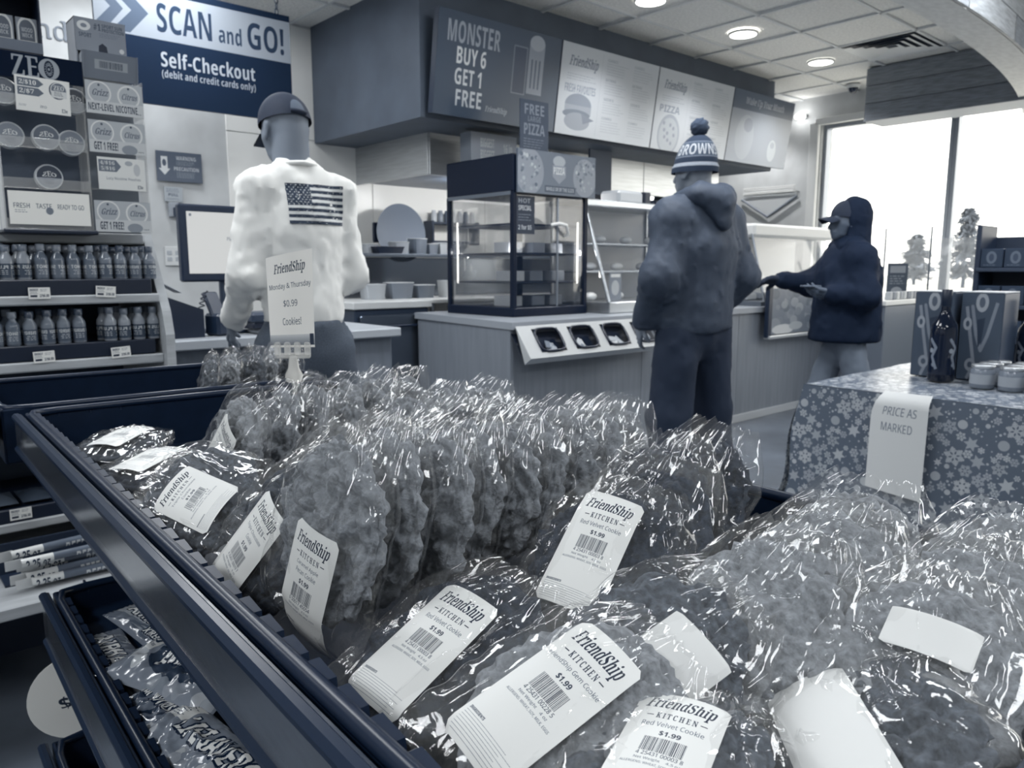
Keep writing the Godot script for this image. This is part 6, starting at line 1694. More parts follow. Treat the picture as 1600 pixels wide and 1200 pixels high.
func nets(mb: MB, bones: Array, cell: float, k: float, nz: FastNoiseLite = null, amp := 0.0, cut: Variant = null) -> void:
	var lo := Vector3.ONE * 1e3; var hi := -lo
	for q in bones:
		var m: float = maxf(q[2], q[3]) * (maxf(q[4], q[5]) if q.size() > 4 else 1.0) + cell * 2.0 + k * 0.3 + amp
		for e in 2:
			lo = lo.min(q[e] - Vector3.ONE * m); hi = hi.max(q[e] + Vector3.ONE * m)
	var nx := int((hi.x - lo.x) / cell) + 2; var ny := int((hi.y - lo.y) / cell) + 2; var nzz := int((hi.z - lo.z) / cell) + 2
	var f := PackedFloat32Array(); f.resize(nx * ny * nzz); f.fill(1.0)
	for q in bones:
		var m: float = maxf(q[2], q[3]) * (maxf(q[4], q[5]) if q.size() > 4 else 1.0) + cell * 2.0 + k
		var bl: Vector3 = (q[0].min(q[1]) - Vector3.ONE * m - lo) / cell
		var bh: Vector3 = (q[0].max(q[1]) + Vector3.ONE * m - lo) / cell
		var x0 := maxi(int(bl.x), 0); var x1 := mini(int(bh.x) + 1, nx - 1)
		var a: Vector3 = q[0]
		var ab: Vector3 = q[1] - a
		var inv := 1.0 / maxf(ab.length_squared(), 1e-9)
		var sx := 1.0; var sz := 1.0
		if q.size() > 4:
			sx = 1.0 / q[4]; sz = 1.0 / q[5]
		var ra: float = q[2]; var rb: float = q[3]
		for z in range(maxi(int(bl.z), 0), mini(int(bh.z) + 1, nzz - 1) + 1):
			for y in range(maxi(int(bl.y), 0), mini(int(bh.y) + 1, ny - 1) + 1):
				var at := (z * ny + y) * nx
				for x in range(x0, x1 + 1):
					var p := lo + Vector3(x, y, z) * cell
					var t := clampf((p - a).dot(ab) * inv, 0.0, 1.0)
					var o := p - a - ab * t
					o.x *= sx; o.z *= sz
					var e := o.length() - (ra + (rb - ra) * t)
					var d := f[at + x]
					var h := maxf(k - absf(d - e), 0.0) / k
					f[at + x] = minf(d, e) - h * h * k * 0.25
	if nz or cut != null:
		for z in nzz:
			for y in ny:
				for x in nx:
					var i := (z * ny + y) * nx + x
					if f[i] < 0.06 and f[i] > -0.06:
						var p := lo + Vector3(x, y, z) * cell
						if nz: f[i] += nz.get_noise_3d(p.x, p.y * 0.55, p.z) * amp
						if cut != null: f[i] = maxf(f[i], cut.call(p))
					elif f[i] <= -0.06 and cut != null:
						f[i] = maxf(f[i], cut.call(lo + Vector3(x, y, z) * cell))
	var ids := PackedInt32Array(); ids.resize(nx * ny * nzz); ids.fill(-1)
	var sxx := [0, 1, 0, 1, 0, 1, 0, 1]; var syy := [0, 0, 1, 1, 0, 0, 1, 1]; var szz := [0, 0, 0, 0, 1, 1, 1, 1]
	var off := []
	for c in 8: off.append((szz[c] * ny + syy[c]) * nx + sxx[c])
	var edges := [[0, 1], [2, 3], [4, 5], [6, 7], [0, 2], [1, 3], [4, 6], [5, 7], [0, 4], [1, 5], [2, 6], [3, 7]]
	var first := mb.v.size()
	for z in nzz - 1:
		for y in ny - 1:
			var row := (z * ny + y) * nx
			for x in nx - 1:
				var i := row + x
				var mask := 0
				for c in 8:
					if f[i + off[c]] < 0.0: mask |= 1 << c
				if mask == 0 or mask == 255: continue
				var sum := Vector3.ZERO; var n := 0
				for e in edges:
					var fa := f[i + off[e[0]]]; var fb := f[i + off[e[1]]]
					if (fa < 0.0) == (fb < 0.0): continue
					var t := fa / (fa - fb)
					sum += Vector3(lerpf(sxx[e[0]], sxx[e[1]], t), lerpf(syy[e[0]], syy[e[1]], t), lerpf(szz[e[0]], szz[e[1]], t)); n += 1
				ids[i] = mb.vert(lo + (Vector3(x, y, z) + sum / n) * cell, Vector3.ZERO)
	for z in range(1, nzz - 1):
		for y in range(1, ny - 1):
			for x in range(1, nx - 1):
				var i := (z * ny + y) * nx + x
				var s := f[i] < 0.0
				for ax in 3:
					var st: int = [1, nx, nx * ny][ax]
					if (f[i + st] < 0.0) == s: continue
					var u: int = [nx, nx * ny, 1][ax]; var w: int = [nx * ny, 1, nx][ax]
					var a := ids[i]; var b := ids[i - u]; var c := ids[i - u - w]; var d := ids[i - w]
					if a < 0 or b < 0 or c < 0 or d < 0: continue
					# outside lies towards +axis when this corner is inside
					if s: mb.ix.append_array([a, d, b, b, d, c])
					else: mb.ix.append_array([a, b, d, b, c, d])
					var fn := (mb.v[c] - mb.v[a]).cross(mb.v[d] - mb.v[b])
					if not s: fn = -fn
					mb.n[a] += fn; mb.n[b] += fn; mb.n[c] += fn; mb.n[d] += fn
	# keep normals pointing outwards whatever the winding of the quads
	for i in range(first, mb.v.size()):
		var nn := mb.n[i].normalized() if mb.n[i].length_squared() > 1e-20 else Vector3.UP
		var d0 := field_at(bones, k, mb.v[i] + nn * 0.004, null, 0.0)
		var d1 := field_at(bones, k, mb.v[i] - nn * 0.004, null, 0.0)
		mb.n[i] = nn if d0 >= d1 else -nn

func head_bones(c: Vector3, b: Basis) -> Array:
	var P := func(x: float, y: float, z: float) -> Vector3: return c + b * Vector3(x, y, z)
	return [
		[P.call(0, 0.035, 0.015), P.call(0, 0.03, -0.015), 0.088, 0.082, 0.88, 1.0],
		[P.call(0, -0.03, -0.03), P.call(0, -0.085, -0.06), 0.062, 0.034, 1.0, 1.0],
		[P.call(-0.035, -0.02, -0.03), P.call(-0.03, -0.07, -0.04), 0.04, 0.03], [P.call(0.035, -0.02, -0.03), P.call(0.03, -0.07, -0.04), 0.04, 0.03],
		[P.call(0, 0.0, -0.093), P.call(0, -0.035, -0.108), 0.010, 0.014],
		[P.call(-0.016, -0.062, -0.088), P.call(0.016, -0.062, -0.088), 0.009, 0.009], [P.call(-0.04, 0.022, -0.082), P.call(0.04, 0.022, -0.082), 0.012, 0.012],
		[P.call(-0.078, 0.005, 0.01), P.call(-0.08, -0.03, 0.0), 0.017, 0.011, 0.5, 1.1], [P.call(0.078, 0.005, 0.01), P.call(0.08, -0.03, 0.0), 0.017, 0.011, 0.5, 1.1],
		[P.call(0, -0.03, 0.03), c + Vector3(0, -0.17, 0.045), 0.061, 0.068]]

func hand_bones(w: Vector3, f: Vector3, palm: Vector3, side: float, curl: float) -> Array:
	# w wrist, f along the fingers, palm the way the palm faces, side +1/-1 puts the thumb
	f = f.normalized(); palm = (palm - f * palm.dot(f)).normalized()
	var x := f.cross(palm).normalized() * side
	var out := [[w, w + f * 0.03, 0.027, 0.03], [w + f * 0.03 + x * 0.018, w + f * 0.085 + x * 0.026, 0.018, 0.014], [w + f * 0.03 - x * 0.018, w + f * 0.08 - x * 0.028, 0.018, 0.014], [w + f * 0.03, w + f * 0.088, 0.019, 0.015]]
	for k in 4:
		var o := x * (0.031 - 0.0205 * k)
		var p: Vector3 = w + f * [0.084, 0.09, 0.086, 0.078][k] + o
		var len: float = [0.038, 0.043, 0.039, 0.031][k]
		var d := f
		var r := 0.0092
		for j in 3:
			d = (d + palm * curl * (0.5 + 0.3 * j)).normalized()
			var e: Vector3 = p + d * len * [1.0, 0.7, 0.55][j]
			out.append([p, e, r, r * 0.9])
			p = e; r *= 0.9
	var tp := w + f * 0.028 + x * 0.026
	var d2 := (f * 0.75 + x * 0.75 + palm * 0.3).normalized()
	var t1 := tp + d2 * 0.042
	out.append([tp, t1, 0.0125, 0.0105])
	out.append([t1, t1 + (d2 * 0.6 + f * 0.5 + palm * (0.3 + curl)).normalized() * 0.034, 0.0105, 0.0085])
	return out

func person_body(t: Node3D, J: Dictionary, skin: Material, head: Basis) -> void:
	var mb := MB.new()
	var trunk := [[J.waist, J.chest, 0.105, 0.11, 1.05, 0.7], [J.hip, J.waist, 0.11, 0.1, 1.1, 0.75], [J.chest, J.neck, 0.095, 0.05, 1.1, 0.7]]
	for s in ["l", "r"]:
		trunk.append([J["sh_" + s], J["el_" + s], 0.04, 0.036]); trunk.append([J["el_" + s], J["wr_" + s], 0.036, 0.027])
		trunk.append([J.chest + (J["sh_" + s] - J.chest) * 0.4, J["sh_" + s], 0.05, 0.04])
		trunk.append([J["hip_" + s], J["kn_" + s], 0.085, 0.058]); trunk.append([J["kn_" + s], J["an_" + s], 0.055, 0.038])
		trunk.append([J["an_" + s], J["an_" + s] + Vector3(0, -0.045, -0.12), 0.038, 0.028])
	nets(mb, trunk, 0.018, 0.05)
	nets(mb, head_bones(J.head, head), 0.0055, 0.022)
	for s in ["l", "r"]:
		var f: Vector3 = (J["wr_" + s] - J["el_" + s]).normalized()
		var palm: Vector3 = J.get("palm_" + s, Vector3(0.7 if s == "l" else -0.7, -0.4, 0))
		nets(mb, hand_bones(J["wr_" + s], J.get("reach_" + s, f), palm, 1.0 if s == "l" else -1.0, J.get("curl_" + s, 0.45)), 0.0042, 0.008)
	part(t, "body", mb, skin)
	var ey := MB.new()
	for x in [-0.031, 0.031]: ey.lathe(J.head + head * Vector3(x, 0.005, -0.081), [[0.0, -0.011], [0.008, -0.008], [0.011, 0.0], [0.008, 0.008], [0.0, 0.011]], 12)
	part(t, "eyes", ey, mat(0.2, 0.2))

func cloth_noise(seed_: int, freq: float) -> FastNoiseLite:
	var n := FastNoiseLite.new(); n.seed = seed_; n.frequency = freq; n.fractal_octaves = 3; n.fractal_type = FastNoiseLite.FRACTAL_RIDGED; n.domain_warp_enabled = true; n.domain_warp_amplitude = 0.08; n.domain_warp_frequency = 4.0
	return n

func trousers(t: Node3D, J: Dictionary, m: Material, top: float, r0: float, r1: float, seed_: int) -> void:
	var mb := MB.new()
	var b := [[J.hip + Vector3(0, 0.06, 0), J.hip + Vector3(0, -0.04, 0), r0 * 1.15, r0 * 1.15, 1.15, 0.85]]
	for s in ["l", "r"]:
		b.append([J["hip_" + s], J["kn_" + s], r0 * 0.88, r1 * 1.05]); b.append([J["kn_" + s], J["an_" + s] + Vector3(0, -0.02, 0), r1 * 1.02, r1])
	nets(mb, b, 0.017, 0.04, cloth_noise(seed_, 5.0), 0.014, func(p: Vector3) -> float: return maxf(p.y - top, 0.05 - p.y))
	part(t, "trousers", mb, m)
	for s in ["l", "r"]:
		var sh := MB.new()
		var a: Vector3 = J["an_" + s]
		nets(sh, [[Vector3(a.x, 0.05, a.z + 0.04), Vector3(a.x, 0.045, a.z - 0.15), 0.046, 0.04], [Vector3(a.x, 0.09, a.z + 0.02), Vector3(a.x, 0.06, a.z - 0.05), 0.048, 0.042]], 0.012, 0.03, null, 0.0, func(p: Vector3) -> float: return 0.002 - p.y)
		part(t, "shoe", sh, mat(0.14, 0.5))

func people() -> void:
	var fabric := bump_tex(0.2, 2.0, 2, 200)
	# man at the checkout, seen from behind
	var t := thing("person", "man in a white flag-print shirt and dark cap standing at the checkout", "person", Vector3(1.30, 0, -2.62), -0.08)
	var J := {"hip": Vector3(0, 0.99, 0), "waist": Vector3(0, 1.13, 0), "chest": Vector3(0, 1.38, -0.01), "neck": Vector3(0, 1.585, -0.02), "head": Vector3(-0.012, 1.738, -0.075),
		"sh_l": Vector3(-0.155, 1.52, -0.01), "sh_r": Vector3(0.155, 1.52, -0.01), "el_l": Vector3(-0.205, 1.23, 0.0), "el_r": Vector3(0.2, 1.22, -0.02), "wr_l": Vector3(-0.19, 1.06, -0.2), "wr_r": Vector3(0.12, 1.13, -0.28),
		"hip_l": Vector3(-0.1, 0.94, 0), "hip_r": Vector3(0.1, 0.94, 0), "kn_l": Vector3(-0.12, 0.51, -0.03), "kn_r": Vector3(0.12, 0.51, -0.03), "an_l": Vector3(-0.13, 0.09, 0.02), "an_r": Vector3(0.13, 0.09, 0.02)}
	var tilt := Basis(Vector3.RIGHT, -0.32) * Basis(Vector3.UP, 0.12)
	person_body(t, J, mat(0.46, 0.6), tilt)
	var sb := [[J.waist + Vector3(0, -0.03, 0), J.chest, 0.148, 0.15, 1.02, 0.72], [J.chest, J.chest + Vector3(0, 0.1, 0), 0.148, 0.12, 1.04, 0.72], [J.chest + Vector3(0, 0.1, 0), J.neck + Vector3(0, 0.0, 0.01), 0.11, 0.07, 1.1, 0.8],
		[J.sh_l, J.el_l, 0.062, 0.06], [J.el_l, J.wr_l, 0.062, 0.05], [J.sh_r, J.el_r, 0.062, 0.06], [J.el_r, J.wr_r, 0.062, 0.05], [Vector3(-0.07, 1.555, -0.01), J.sh_l, 0.055, 0.06], [Vector3(0.07, 1.555, -0.01), J.sh_r, 0.055, 0.06]]
	var sn := cloth_noise(71, 10.0)
	var shirt_m := mat(0.93, 0.85)
	var mb := MB.new(); nets(mb, sb, 0.012, 0.05, sn, 0.013, func(p: Vector3) -> float: return 1.035 + 0.012 * sin(p.x * 20.0) - p.y if p.z > -0.16 else -1.0)
	var shirt := part(t, "shirt", mb, shirt_m)
	# flag print laid on the back of the shirt
	var fi := canvas(380, 250, T(0.86))
	for k in 7: fi.fill_rect(Rect2i(0, int(k * 38.4), 380, 20), T(0.2))
	fi.fill_rect(Rect2i(0, 0, 150, 136), T(0.2))
	for r in 9:
		for c in 11:
			if (r + c) % 2 == 0: disc(fi, 10 + c * 13, 9 + r * 15, 3.4, T(0.86))
	var nz2 := FastNoiseLite.new(); nz2.frequency = 0.06
	for x in 380:
		for y in 250:
			if nz2.get_noise_2d(x * 0.6, y * 2.2) > 0.42: fi.set_pixel(x, y, T(0.86))
	var fm := MB.new()
	fm.grid(24, 18, func(u, v):
		var p := Vector3(-0.075 + 0.215 * u, 1.40 + 0.14 * v, 0.3)
		for k in 14: p.z -= field_at(sb, 0.05, p, sn, 0.013) * 0.9
		return p + Vector3(0, 0, 0.004))
	part(shirt, "flag_print", fm, printed(fi, 0.85))
	var hm := MB.new()
	hm.tube([Vector3(-0.05, 1.60, -0.06), Vector3(-0.066, 1.607, -0.02), Vector3(-0.05, 1.612, 0.03), Vector3(0, 1.615, 0.048), Vector3(0.05, 1.612, 0.03), Vector3(0.066, 1.607, -0.02), Vector3(0.05, 1.60, -0.06)], 0.009, 6)
	part(t, "collar", hm, shirt_m)
	trousers(t, J, grained(noise_tex(0.09, 0.26, 0.36, 4, 3), Vector3(6, 6, 6), 0.85), 1.06, 0.115, 0.088, 72)
	baseball_cap(t, J.head, tilt, true)
	# man in the knit hat before the counter
	var u := thing("person", "man in a grey hooded jacket and striped knit hat seen from behind", "person", Vector3(3.33, 0, -2.34), -0.12)
	J = {"hip": Vector3(0, 0.97, 0), "waist": Vector3(0, 1.1, 0), "chest": Vector3(0, 1.35, 0), "neck": Vector3(0, 1.56, 0.0), "head": Vector3(0, 1.725, -0.045),
		"sh_l": Vector3(-0.205, 1.49, 0), "sh_r": Vector3(0.205, 1.49, 0), "el_l": Vector3(-0.305, 1.2, 0.03), "el_r": Vector3(0.315, 1.2, 0.03), "wr_l": Vector3(-0.25, 0.98, -0.12), "wr_r": Vector3(0.25, 0.98, -0.12),
		"hip_l": Vector3(-0.115, 0.92, 0), "hip_r": Vector3(0.115, 0.92, 0), "kn_l": Vector3(-0.15, 0.5, -0.02), "kn_r": Vector3(0.16, 0.5, -0.02), "an_l": Vector3(-0.165, 0.09, 0.02), "an_r": Vector3(0.19, 0.09, 0.02)}
	var up := Basis(Vector3.UP, 0.15)
	person_body(u, J, mat(0.5, 0.6), up)
	var jb := [[J.waist + Vector3(0, -0.12, 0), J.chest, 0.2, 0.2, 1.12, 0.8], [J.chest, J.chest + Vector3(0, 0.1, 0), 0.195, 0.15, 1.12, 0.76], [J.chest + Vector3(0, 0.1, 0), J.neck + Vector3(0, 0.01, 0.01), 0.13, 0.085, 1.2, 0.85],
		[J.sh_l, J.el_l, 0.084, 0.08], [J.el_l, J.wr_l, 0.08, 0.062], [J.sh_r, J.el_r, 0.084, 0.08], [J.el_r, J.wr_r, 0.08, 0.062], [Vector3(-0.08, 1.52, 0), J.sh_l, 0.07, 0.08], [Vector3(0.08, 1.52, 0), J.sh_r, 0.07, 0.08]]
	var jm := grained(noise_tex(0.09, 0.22, 0.25, 4, 3), Vector3(3, 3, 3), 0.7)
	var jk := MB.new(); nets(jk, jb, 0.015, 0.09, cloth_noise(81, 11.0), 0.011, func(p: Vector3) -> float: return 0.925 + 0.008 * sin(p.x * 17.0) - p.y)
	part(u, "jacket", jk, jm)
	var hd := MB.new()
	nets(hd, [[Vector3(-0.11, 1.585, -0.02), Vector3(-0.085, 1.60, 0.08), 0.05, 0.055], [Vector3(0.11, 1.585, -0.02), Vector3(0.085, 1.60, 0.08), 0.05, 0.055], [Vector3(-0.085, 1.60, 0.08), Vector3(0.0, 1.565, 0.13), 0.06, 0.065], [Vector3(0.085, 1.60, 0.08), Vector3(0.0, 1.565, 0.13), 0.06, 0.065], [Vector3(0.0, 1.57, 0.12), Vector3(0.01, 1.475, 0.155), 0.075, 0.05, 1.35, 0.7], [Vector3(-0.05, 1.62, 0.07), Vector3(0.05, 1.62, 0.07), 0.04, 0.04]], 0.012, 0.04, cloth_noise(82, 6.0), 0.012)
	part(u, "hood", hd, jm)
	trousers(u, J, mat(0.13, 0.85), 0.98, 0.138, 0.108, 83)
	beanie(u, J.head, up)
	# hooded shopper by the window
	var w := thing("person", "shopper in a dark hooded coat and cap reaching towards the counter", "person", Vector3(4.88, 0, -2.28), 0.83)
	J = {"hip": Vector3(0, 0.84, 0), "waist": Vector3(0, 0.98, 0), "chest": Vector3(0, 1.2, 0), "neck": Vector3(0, 1.37, 0.0), "head": Vector3(0, 1.535, -0.03),
		"sh_l": Vector3(-0.165, 1.31, 0), "sh_r": Vector3(0.165, 1.31, 0), "el_l": Vector3(-0.225, 1.08, 0.02), "el_r": Vector3(0.21, 1.14, -0.16), "wr_l": Vector3(-0.17, 1.09, -0.16), "wr_r": Vector3(0.17, 1.17, -0.36),
		"hip_l": Vector3(-0.085, 0.8, 0), "hip_r": Vector3(0.085, 0.8, 0), "kn_l": Vector3(-0.1, 0.43, 0.08), "kn_r": Vector3(0.1, 0.43, -0.1), "an_l": Vector3(-0.1, 0.085, 0.16), "an_r": Vector3(0.1, 0.085, -0.06), "reach_l": Vector3(0.15, 0.08, -1), "reach_r": Vector3(0, 0, -1), "palm_l": Vector3(0.6, 0.6, 0), "palm_r": Vector3(-0.4, -0.8, 0), "curl_l": 0.8}
	person_body(w, J, mat(0.32, 0.6), Basis.IDENTITY)
	var gl := MB.new(); var hb := hand_bones(J.wr_r, J.reach_r, J.palm_r, -1.0, 0.45)
	for q in hb: q[2] += 0.004; q[3] += 0.004
	nets(gl, hb, 0.006, 0.012); part(w, "glove", gl, mat(0.1, 0.8))
	var cb := [[J.waist + Vector3(0, -0.15, 0), J.chest, 0.2, 0.18, 1.05, 1.12], [J.chest, J.chest + Vector3(0, 0.08, 0), 0.18, 0.15, 1.05, 1.05], [J.chest + Vector3(0, 0.08, 0), J.neck + Vector3(0, 0.02, 0.0), 0.13, 0.095, 1.15, 1.0],
		[J.sh_l, J.el_l, 0.09, 0.085], [J.el_l, J.wr_l, 0.082, 0.062], [J.sh_r, J.el_r, 0.088, 0.08], [J.el_r, J.wr_r, 0.078, 0.06], [Vector3(-0.06, 1.34, 0), J.sh_l, 0.08, 0.09], [Vector3(0.06, 1.34, 0), J.sh_r, 0.08, 0.09]]
	var cm := mat(0.09, 0.8, 0.0, 0.3)
	var ck := MB.new(); nets(ck, cb, 0.0165, 0.055, cloth_noise(91, 10.0), 0.012, func(p: Vector3) -> float: return 0.78 - p.y)
	part(w, "coat", ck, cm)
	var ch := MB.new()
	var hc: Vector3 = J.head
	nets(ch, [[hc + Vector3(0, 0.05, 0.045), hc + Vector3(0, 0.03, 0.0), 0.108, 0.105, 0.95, 1.0], [hc + Vector3(0, -0.02, 0.05), hc + Vector3(0, -0.14, 0.05), 0.1, 0.105], [hc + Vector3(-0.05, -0.16, -0.02), hc + Vector3(0.05, -0.16, -0.02), 0.07, 0.07]], 0.0095, 0.03, cloth_noise(92, 7.0), 0.008,
		func(p: Vector3) -> float: var q: Vector3 = p - hc; return maxf(-(q.z + 0.035 + q.y * 0.12) if q.y > -0.12 else -1.0, 0.0) - 0.0 if q.z < -0.02 and q.y > -0.11 else -1.0)
	part(w, "hood", ch, cm)
	var br := MB.new(); br.cbox(Vector3(-0.09, 1.22, -0.158), Vector3(0.05, 0.014, 0.006), 0.002); part(w, "chest_badge", br, mat(0.5, 0.5))
	trousers(w, J, mat(0.42, 0.85), 0.86, 0.105, 0.085, 93)
	baseball_cap(w, J.head, Basis.IDENTITY, false)
	var hold := MB.new(); hold.cbox(Vector3.ZERO, Vector3(0.075, 0.012, 0.11), 0.004)
	var wl := one("wallet", hold, mat(0.34, 0.5), "small flat wallet held in the hooded shopper's hand", "wallet", Vector3(4.88, 0, -2.28) + Basis(Vector3.UP, 0.83) * Vector3(-0.135, 1.135, -0.285))
	wl.rotation.y = 0.83

func baseball_cap(t: Node3D, c: Vector3, b: Basis, strap: bool) -> void:
	var m := mat(0.11, 0.8)
	var cr := MB.new()
	cr.grid(36, 12, func(u, v):
		var a: float = u * TAU; var e: float = v * PI * 0.5
		var r := 0.0965 * cos(e * 0.96)
		return c + b * Vector3(sin(a) * r * 0.94, 0.022 + 0.012 * cos(a) * (1.0 - v) * -1.0 + 0.112 * sin(e), cos(a) * r * 1.1 + 0.004), false, true)
	var cap := part(t, "cap", cr, m)
	var bn := MB.new()
	bn.grid(16, 6, func(u, v): var x: float = (u - 0.5) * 1.7; return c + b * Vector3(0.088 * sin(x), 0.036 - 0.028 * pow(u - 0.5, 2) * 4.0 - 0.016 * v, -0.10 * cos(x) - 0.005 - 0.075 * v * cos(x * 0.8)), true)
	bn.grid(16, 6, func(u, v): var x: float = (u - 0.5) * 1.7; return c + b * Vector3(0.088 * sin(x), 0.032 - 0.028 * pow(u - 0.5, 2) * 4.0 - 0.016 * v, -0.10 * cos(x) - 0.005 - 0.075 * v * cos(x * 0.8)))
	part(cap, "brim", bn, m)
	var bt := MB.new(); bt.lathe(c + b * Vector3(0, 0.134, 0.004), [[0.0, -0.002], [0.008, -0.002], [0.008, 0.002], [0.0, 0.005]], 10); part(cap, "button", bt, m)
	if strap:
		var op := MB.new()
		op.grid(10, 8, func(u, v):
			var a: float = (u - 0.5) * 0.62
			var hh: float = 0.018 + 0.042 * sqrt(maxf(1.0 - pow((u - 0.5) * 2.0, 2.0), 0.0)) * v
			var e := asin(clampf(hh / 0.112, 0.0, 1.0))
			var r := 0.0965 * cos(e * 0.96) + 0.0015
			return c + b * Vector3(sin(a) * r * 0.94, 0.012 + hh, cos(a) * r * 1.1 + 0.004))
		part(cap, "rear_opening", op, mat(0.36, 0.8))
		var bd := MB.new(); var pts := []
		for k in 9:
			var a := (k / 8.0 - 0.5) * 0.66
			pts.append(c + b * Vector3(sin(a) * 0.093, 0.02, cos(a) * 0.109 + 0.004))
		bd.tube(pts, 0.007, 6); part(cap, "strap", bd, m)

func beanie(t: Node3D, c: Vector3, b: Basis) -> void:
	var im := canvas(1024, 256, T(0.16))
	im.fill_rect(Rect2i(0, 58, 1024, 8), T(0.45)); im.fill_rect(Rect2i(0, 66, 1024, 88), T(0.3)); im.fill_rect(Rect2i(0, 154, 1024, 8), T(0.5))
	for k in 2: write(im, "BROWNS", 40 + k * 512, 74, 400, 74, T(0.78), "sans_bold")
	im.fill_rect(Rect2i(0, 196, 1024, 26), T(0.62))
	for y in range(0, 256, 4): im.fill_rect(Rect2i(0, y, 1024, 1), T(0.2))
	var m := printed(im, 0.95)
	m.texture_repeat = true
	m.uv1_offset = Vector3(-0.11, 0, 0)
	var k := MB.new()
	k.grid(48, 24, func(u, v):
		var a: float = u * TAU
		var e: float = v
		var r := 0.106 * pow(maxf(1.0 - pow(e, 2.4), 0.0), 0.55) if e < 0.985 else 0.0
		if e < 0.2: r += 0.006
		r *= 1.0 + 0.012 * sin(a * 40.0) * 0.5
		return c + b * Vector3(sin(a) * r * 0.93, -0.005 + 0.19 * e, cos(a) * r * 1.08 + 0.005 + 0.02 * e), false, true)
	part(t, "knit_hat", k, m)
	var p := MB.new()
	var nz := FastNoiseLite.new(); nz.frequency = 60.0
	p.grid(28, 20, func(u, v):
		var a: float = u * TAU; var e: float = v * PI
		var d := Vector3(sin(a) * sin(e), -cos(e), cos(a) * sin(e))
		return c + b * Vector3(0, 0.215, 0.026) + d * (0.044 + 0.012 * nz.get_noise_3dv(d * 0.2)), false, true)
	part(t, "pompom", p, mat(0.24, 0.95))

func candy_mesh(long: float, wide: float, high: float, seed_: int, crease: float) -> ArrayMesh:
	# a filled bag lying flat: u runs along the print, v across it; crimped at both ends
	var nz := FastNoiseLite.new(); nz.seed = seed_; nz.frequency = 22.0; nz.fractal_type = FastNoiseLite.FRACTAL_RIDGED; nz.fractal_octaves = 3
	var mb := MB.new()
	for side in 2:
		mb.grid(56, 22, func(u, v):
			var e: float = clampf(minf(u, 1.0 - u) / 0.16, 0.0, 1.0)
			var k: float = pow(maxf(sin(v * PI), 0.0), 0.6) * pow(e, 0.6)
			var z: float = (u - 0.5) * long
			var x: float = (v - 0.5) * wide * (1.0 - 0.08 * sin(u * PI))
			var rip: float = 0.0012 * sin(v * 60.0) * (1.0 - e) if side == 0 else 0.0
			var y: float = high * 0.5 + (0.5 * high * k + nz.get_noise_2d(z, x) * crease * e * k + rip if side == 0 else -0.5 * high * k)
			return Vector3(x, y, z), side == 1)
	return mb.mesh()

func candy_art(bg: float, words: Array, deco: int, seed_: int) -> Image:
	var im := canvas(640, 260, T(bg))
	var r := RandomNumberGenerator.new(); r.seed = seed_
	if deco == 0:
		for k in 5: stroke(im, [Vector2(10 + k * 8, 250), Vector2(200 + k * 20, 210 - k * 8), Vector2(420, 235 - k * 18), Vector2(640, 160 - k * 12)], 9, T(bg + (0.12 if k % 2 else -0.08)))
		shape(im, [Vector2(0, 90), Vector2(520, 60), Vector2(560, 150), Vector2(0, 190)], T(0.66)); disc(im, 150, 40, 46, T(0.4), 30); disc(im, 160, 34, 26, T(0.66), 18); disc(im, 150, 38, 22, T(0.4), 16)
	elif deco == 1:
		disc(im, 360, 130, 200, T(0.22), 84)
		for k in 12: disc(im, r.randf_range(20, 620), r.randf_range(20, 240) if k % 2 else 230, r.randf_range(18, 34), T(r.randf_range(0.5, 0.74)))
		disc(im, 360, 130, 188, T(0.26), 74)
		im.fill_rect(Rect2i(40, 40, 84, 90), T(0.8)); write(im, "100", 48, 52, 68, 40, T(0.2), "sans_bold"); write(im, "CALORIES", 48, 100, 68, 14, T(0.3), "sans_bold")
	elif deco == 2:
		for k in 9: stroke(im, [Vector2(k * 80.0, 0), Vector2(k * 80.0 + 60, 130), Vector2(k * 80.0 - 20, 260)], 16, T(0.18 + 0.07 * (k % 3)))
	else:
		for k in 18: disc(im, r.randf_range(0, 640), r.randf_range(170, 260), r.randf_range(16, 30), T(r.randf_range(0.4, 0.75)))
		im.fill_rect(Rect2i(20, 20, 150, 100), T(0.85)); lines(im, 32, 34, 120, 7, 11, T(0.3), 4)
	for w in words:
		# dark outline, then the light letters
		for o in [Vector2(-5, -5), Vector2(5, -5), Vector2(-5, 5), Vector2(5, 5), Vector2(0, 8)]: write(im, w[0], w[1] + o.x, w[2] + o.y, w[3], w[4], T(0.12), "sans_bold", 0.15)
		write(im, w[0], w[1], w[2], w[3], w[4], T(0.88), "sans_bold", 0.15)
	return im

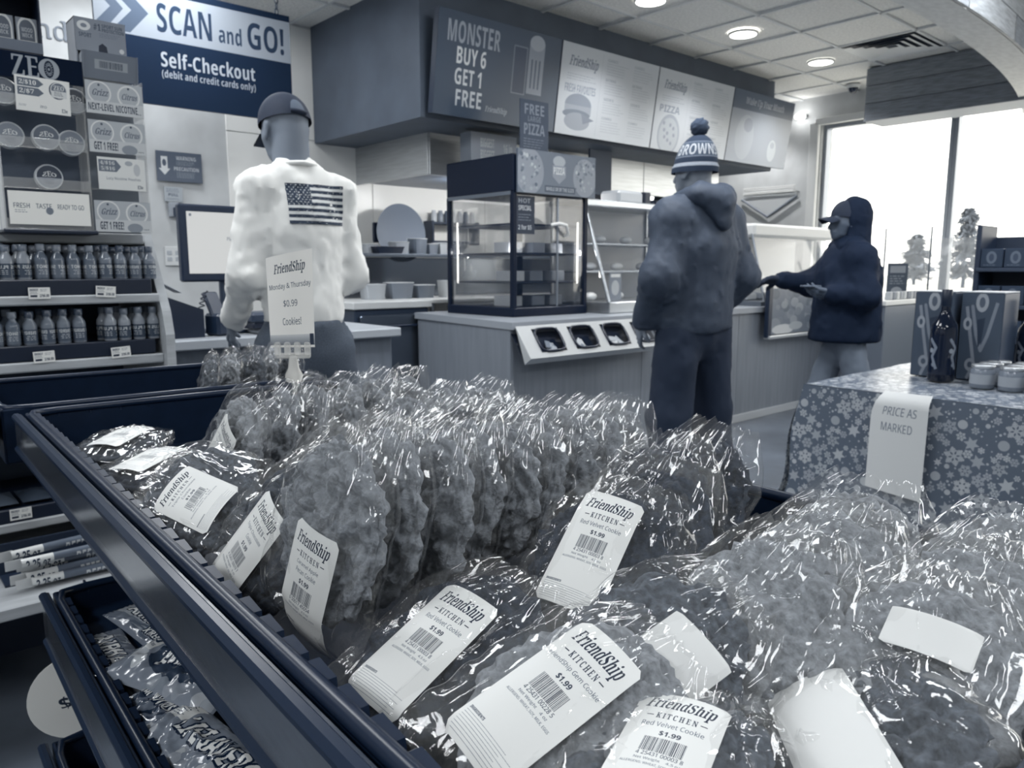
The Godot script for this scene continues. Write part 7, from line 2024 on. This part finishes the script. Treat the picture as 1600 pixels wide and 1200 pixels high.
func candy() -> void:
	var kinds := [
		[0.25, 0.075, 0.018, 0.004, candy_art(0.46, [["AIRHEADS", 70, 70, 420, 90], ["XTREMES", 300, 170, 180, 40]], 0, 1)],
		[0.21, 0.11, 0.03, 0.009, candy_art(0.5, [["gummies", 210, 84, 300, 90]], 1, 2)],
		[0.16, 0.08, 0.026, 0.008, candy_art(0.42, [["Sour Worms", 60, 50, 280, 80]], 2, 3)],
		[0.2, 0.09, 0.03, 0.009, candy_art(0.5, [["LIFE SAVERS", 180, 60, 420, 96]], 3, 4)]]
	var mats := []
	var meshes := []
	for k in 4:
		mats.append(printed(kinds[k][4], 0.16))
		meshes.append(candy_mesh(kinds[k][0], kinds[k][1], kinds[k][2], 60 + k, kinds[k][3]))
	var items := [
		[0, 0.252, 0.689, -1.115, 0.02, 0.0, "airheads candy pack lying nearest the tray's front lip"], [0, 0.328, 0.691, -1.185, 0.1, 0.03, "airheads candy pack lying deeper in the tray"],
		[1, 0.300, 0.712, -0.985, 0.36, 0.08, "gummies bag with a calorie mark lying across the packs"], [2, 0.252, 0.694, -0.925, 0.1, 0.04, "striped sour candy bag against the front lip"],
		[3, 0.262, 0.700, -0.82, 0.12, 0.1, "life savers bag beside the front lip"], [3, 0.352, 0.703, -0.80, 0.05, -0.06, "second life savers bag deeper in the tray"], [1, 0.30, 0.692, -0.64, -0.1, 0.0, "gummies bag near the bottom edge of the picture"], [2, 0.42, 0.692, -0.99, 0.2, 0.0, "striped candy bag under the upper tray"]]
	for q in items:
		var t := thing("candy_bag", q[6], "candy bag", Vector3(q[1], q[2], q[3]), q[4], "candy in the lower tray")
		t.rotation.z = q[5]
		part(t, "bag", meshes[q[0]], mats[q[0]])
	for k in 3:
		var t := thing("candy_bag", ["foil candy bag in the lowest tray's near corner", "second foil candy bag in the lowest tray", "third foil candy bag in the lowest tray"][k], "candy bag", Vector3(0.25 + 0.02 * k, 0.412, -1.22 + 0.2 * k), 0.1, "candy in the lowest tray")
		part(t, "bag", meshes[3 - k], mats[3 - k])

const PANEL := 3.6
const SPOT := 2.6
const HOOD := 0.42

func _ready() -> void:
	rng.seed = 11
	camera_and_light()
	setting()
	counter()
	menu_boards()
	kitchen()
	kiosk()
	hanging_sign()
	wall_items()
	people()
	table()
	gondola()
	cookies()
	trays()
	card_on_clip()
	candy()
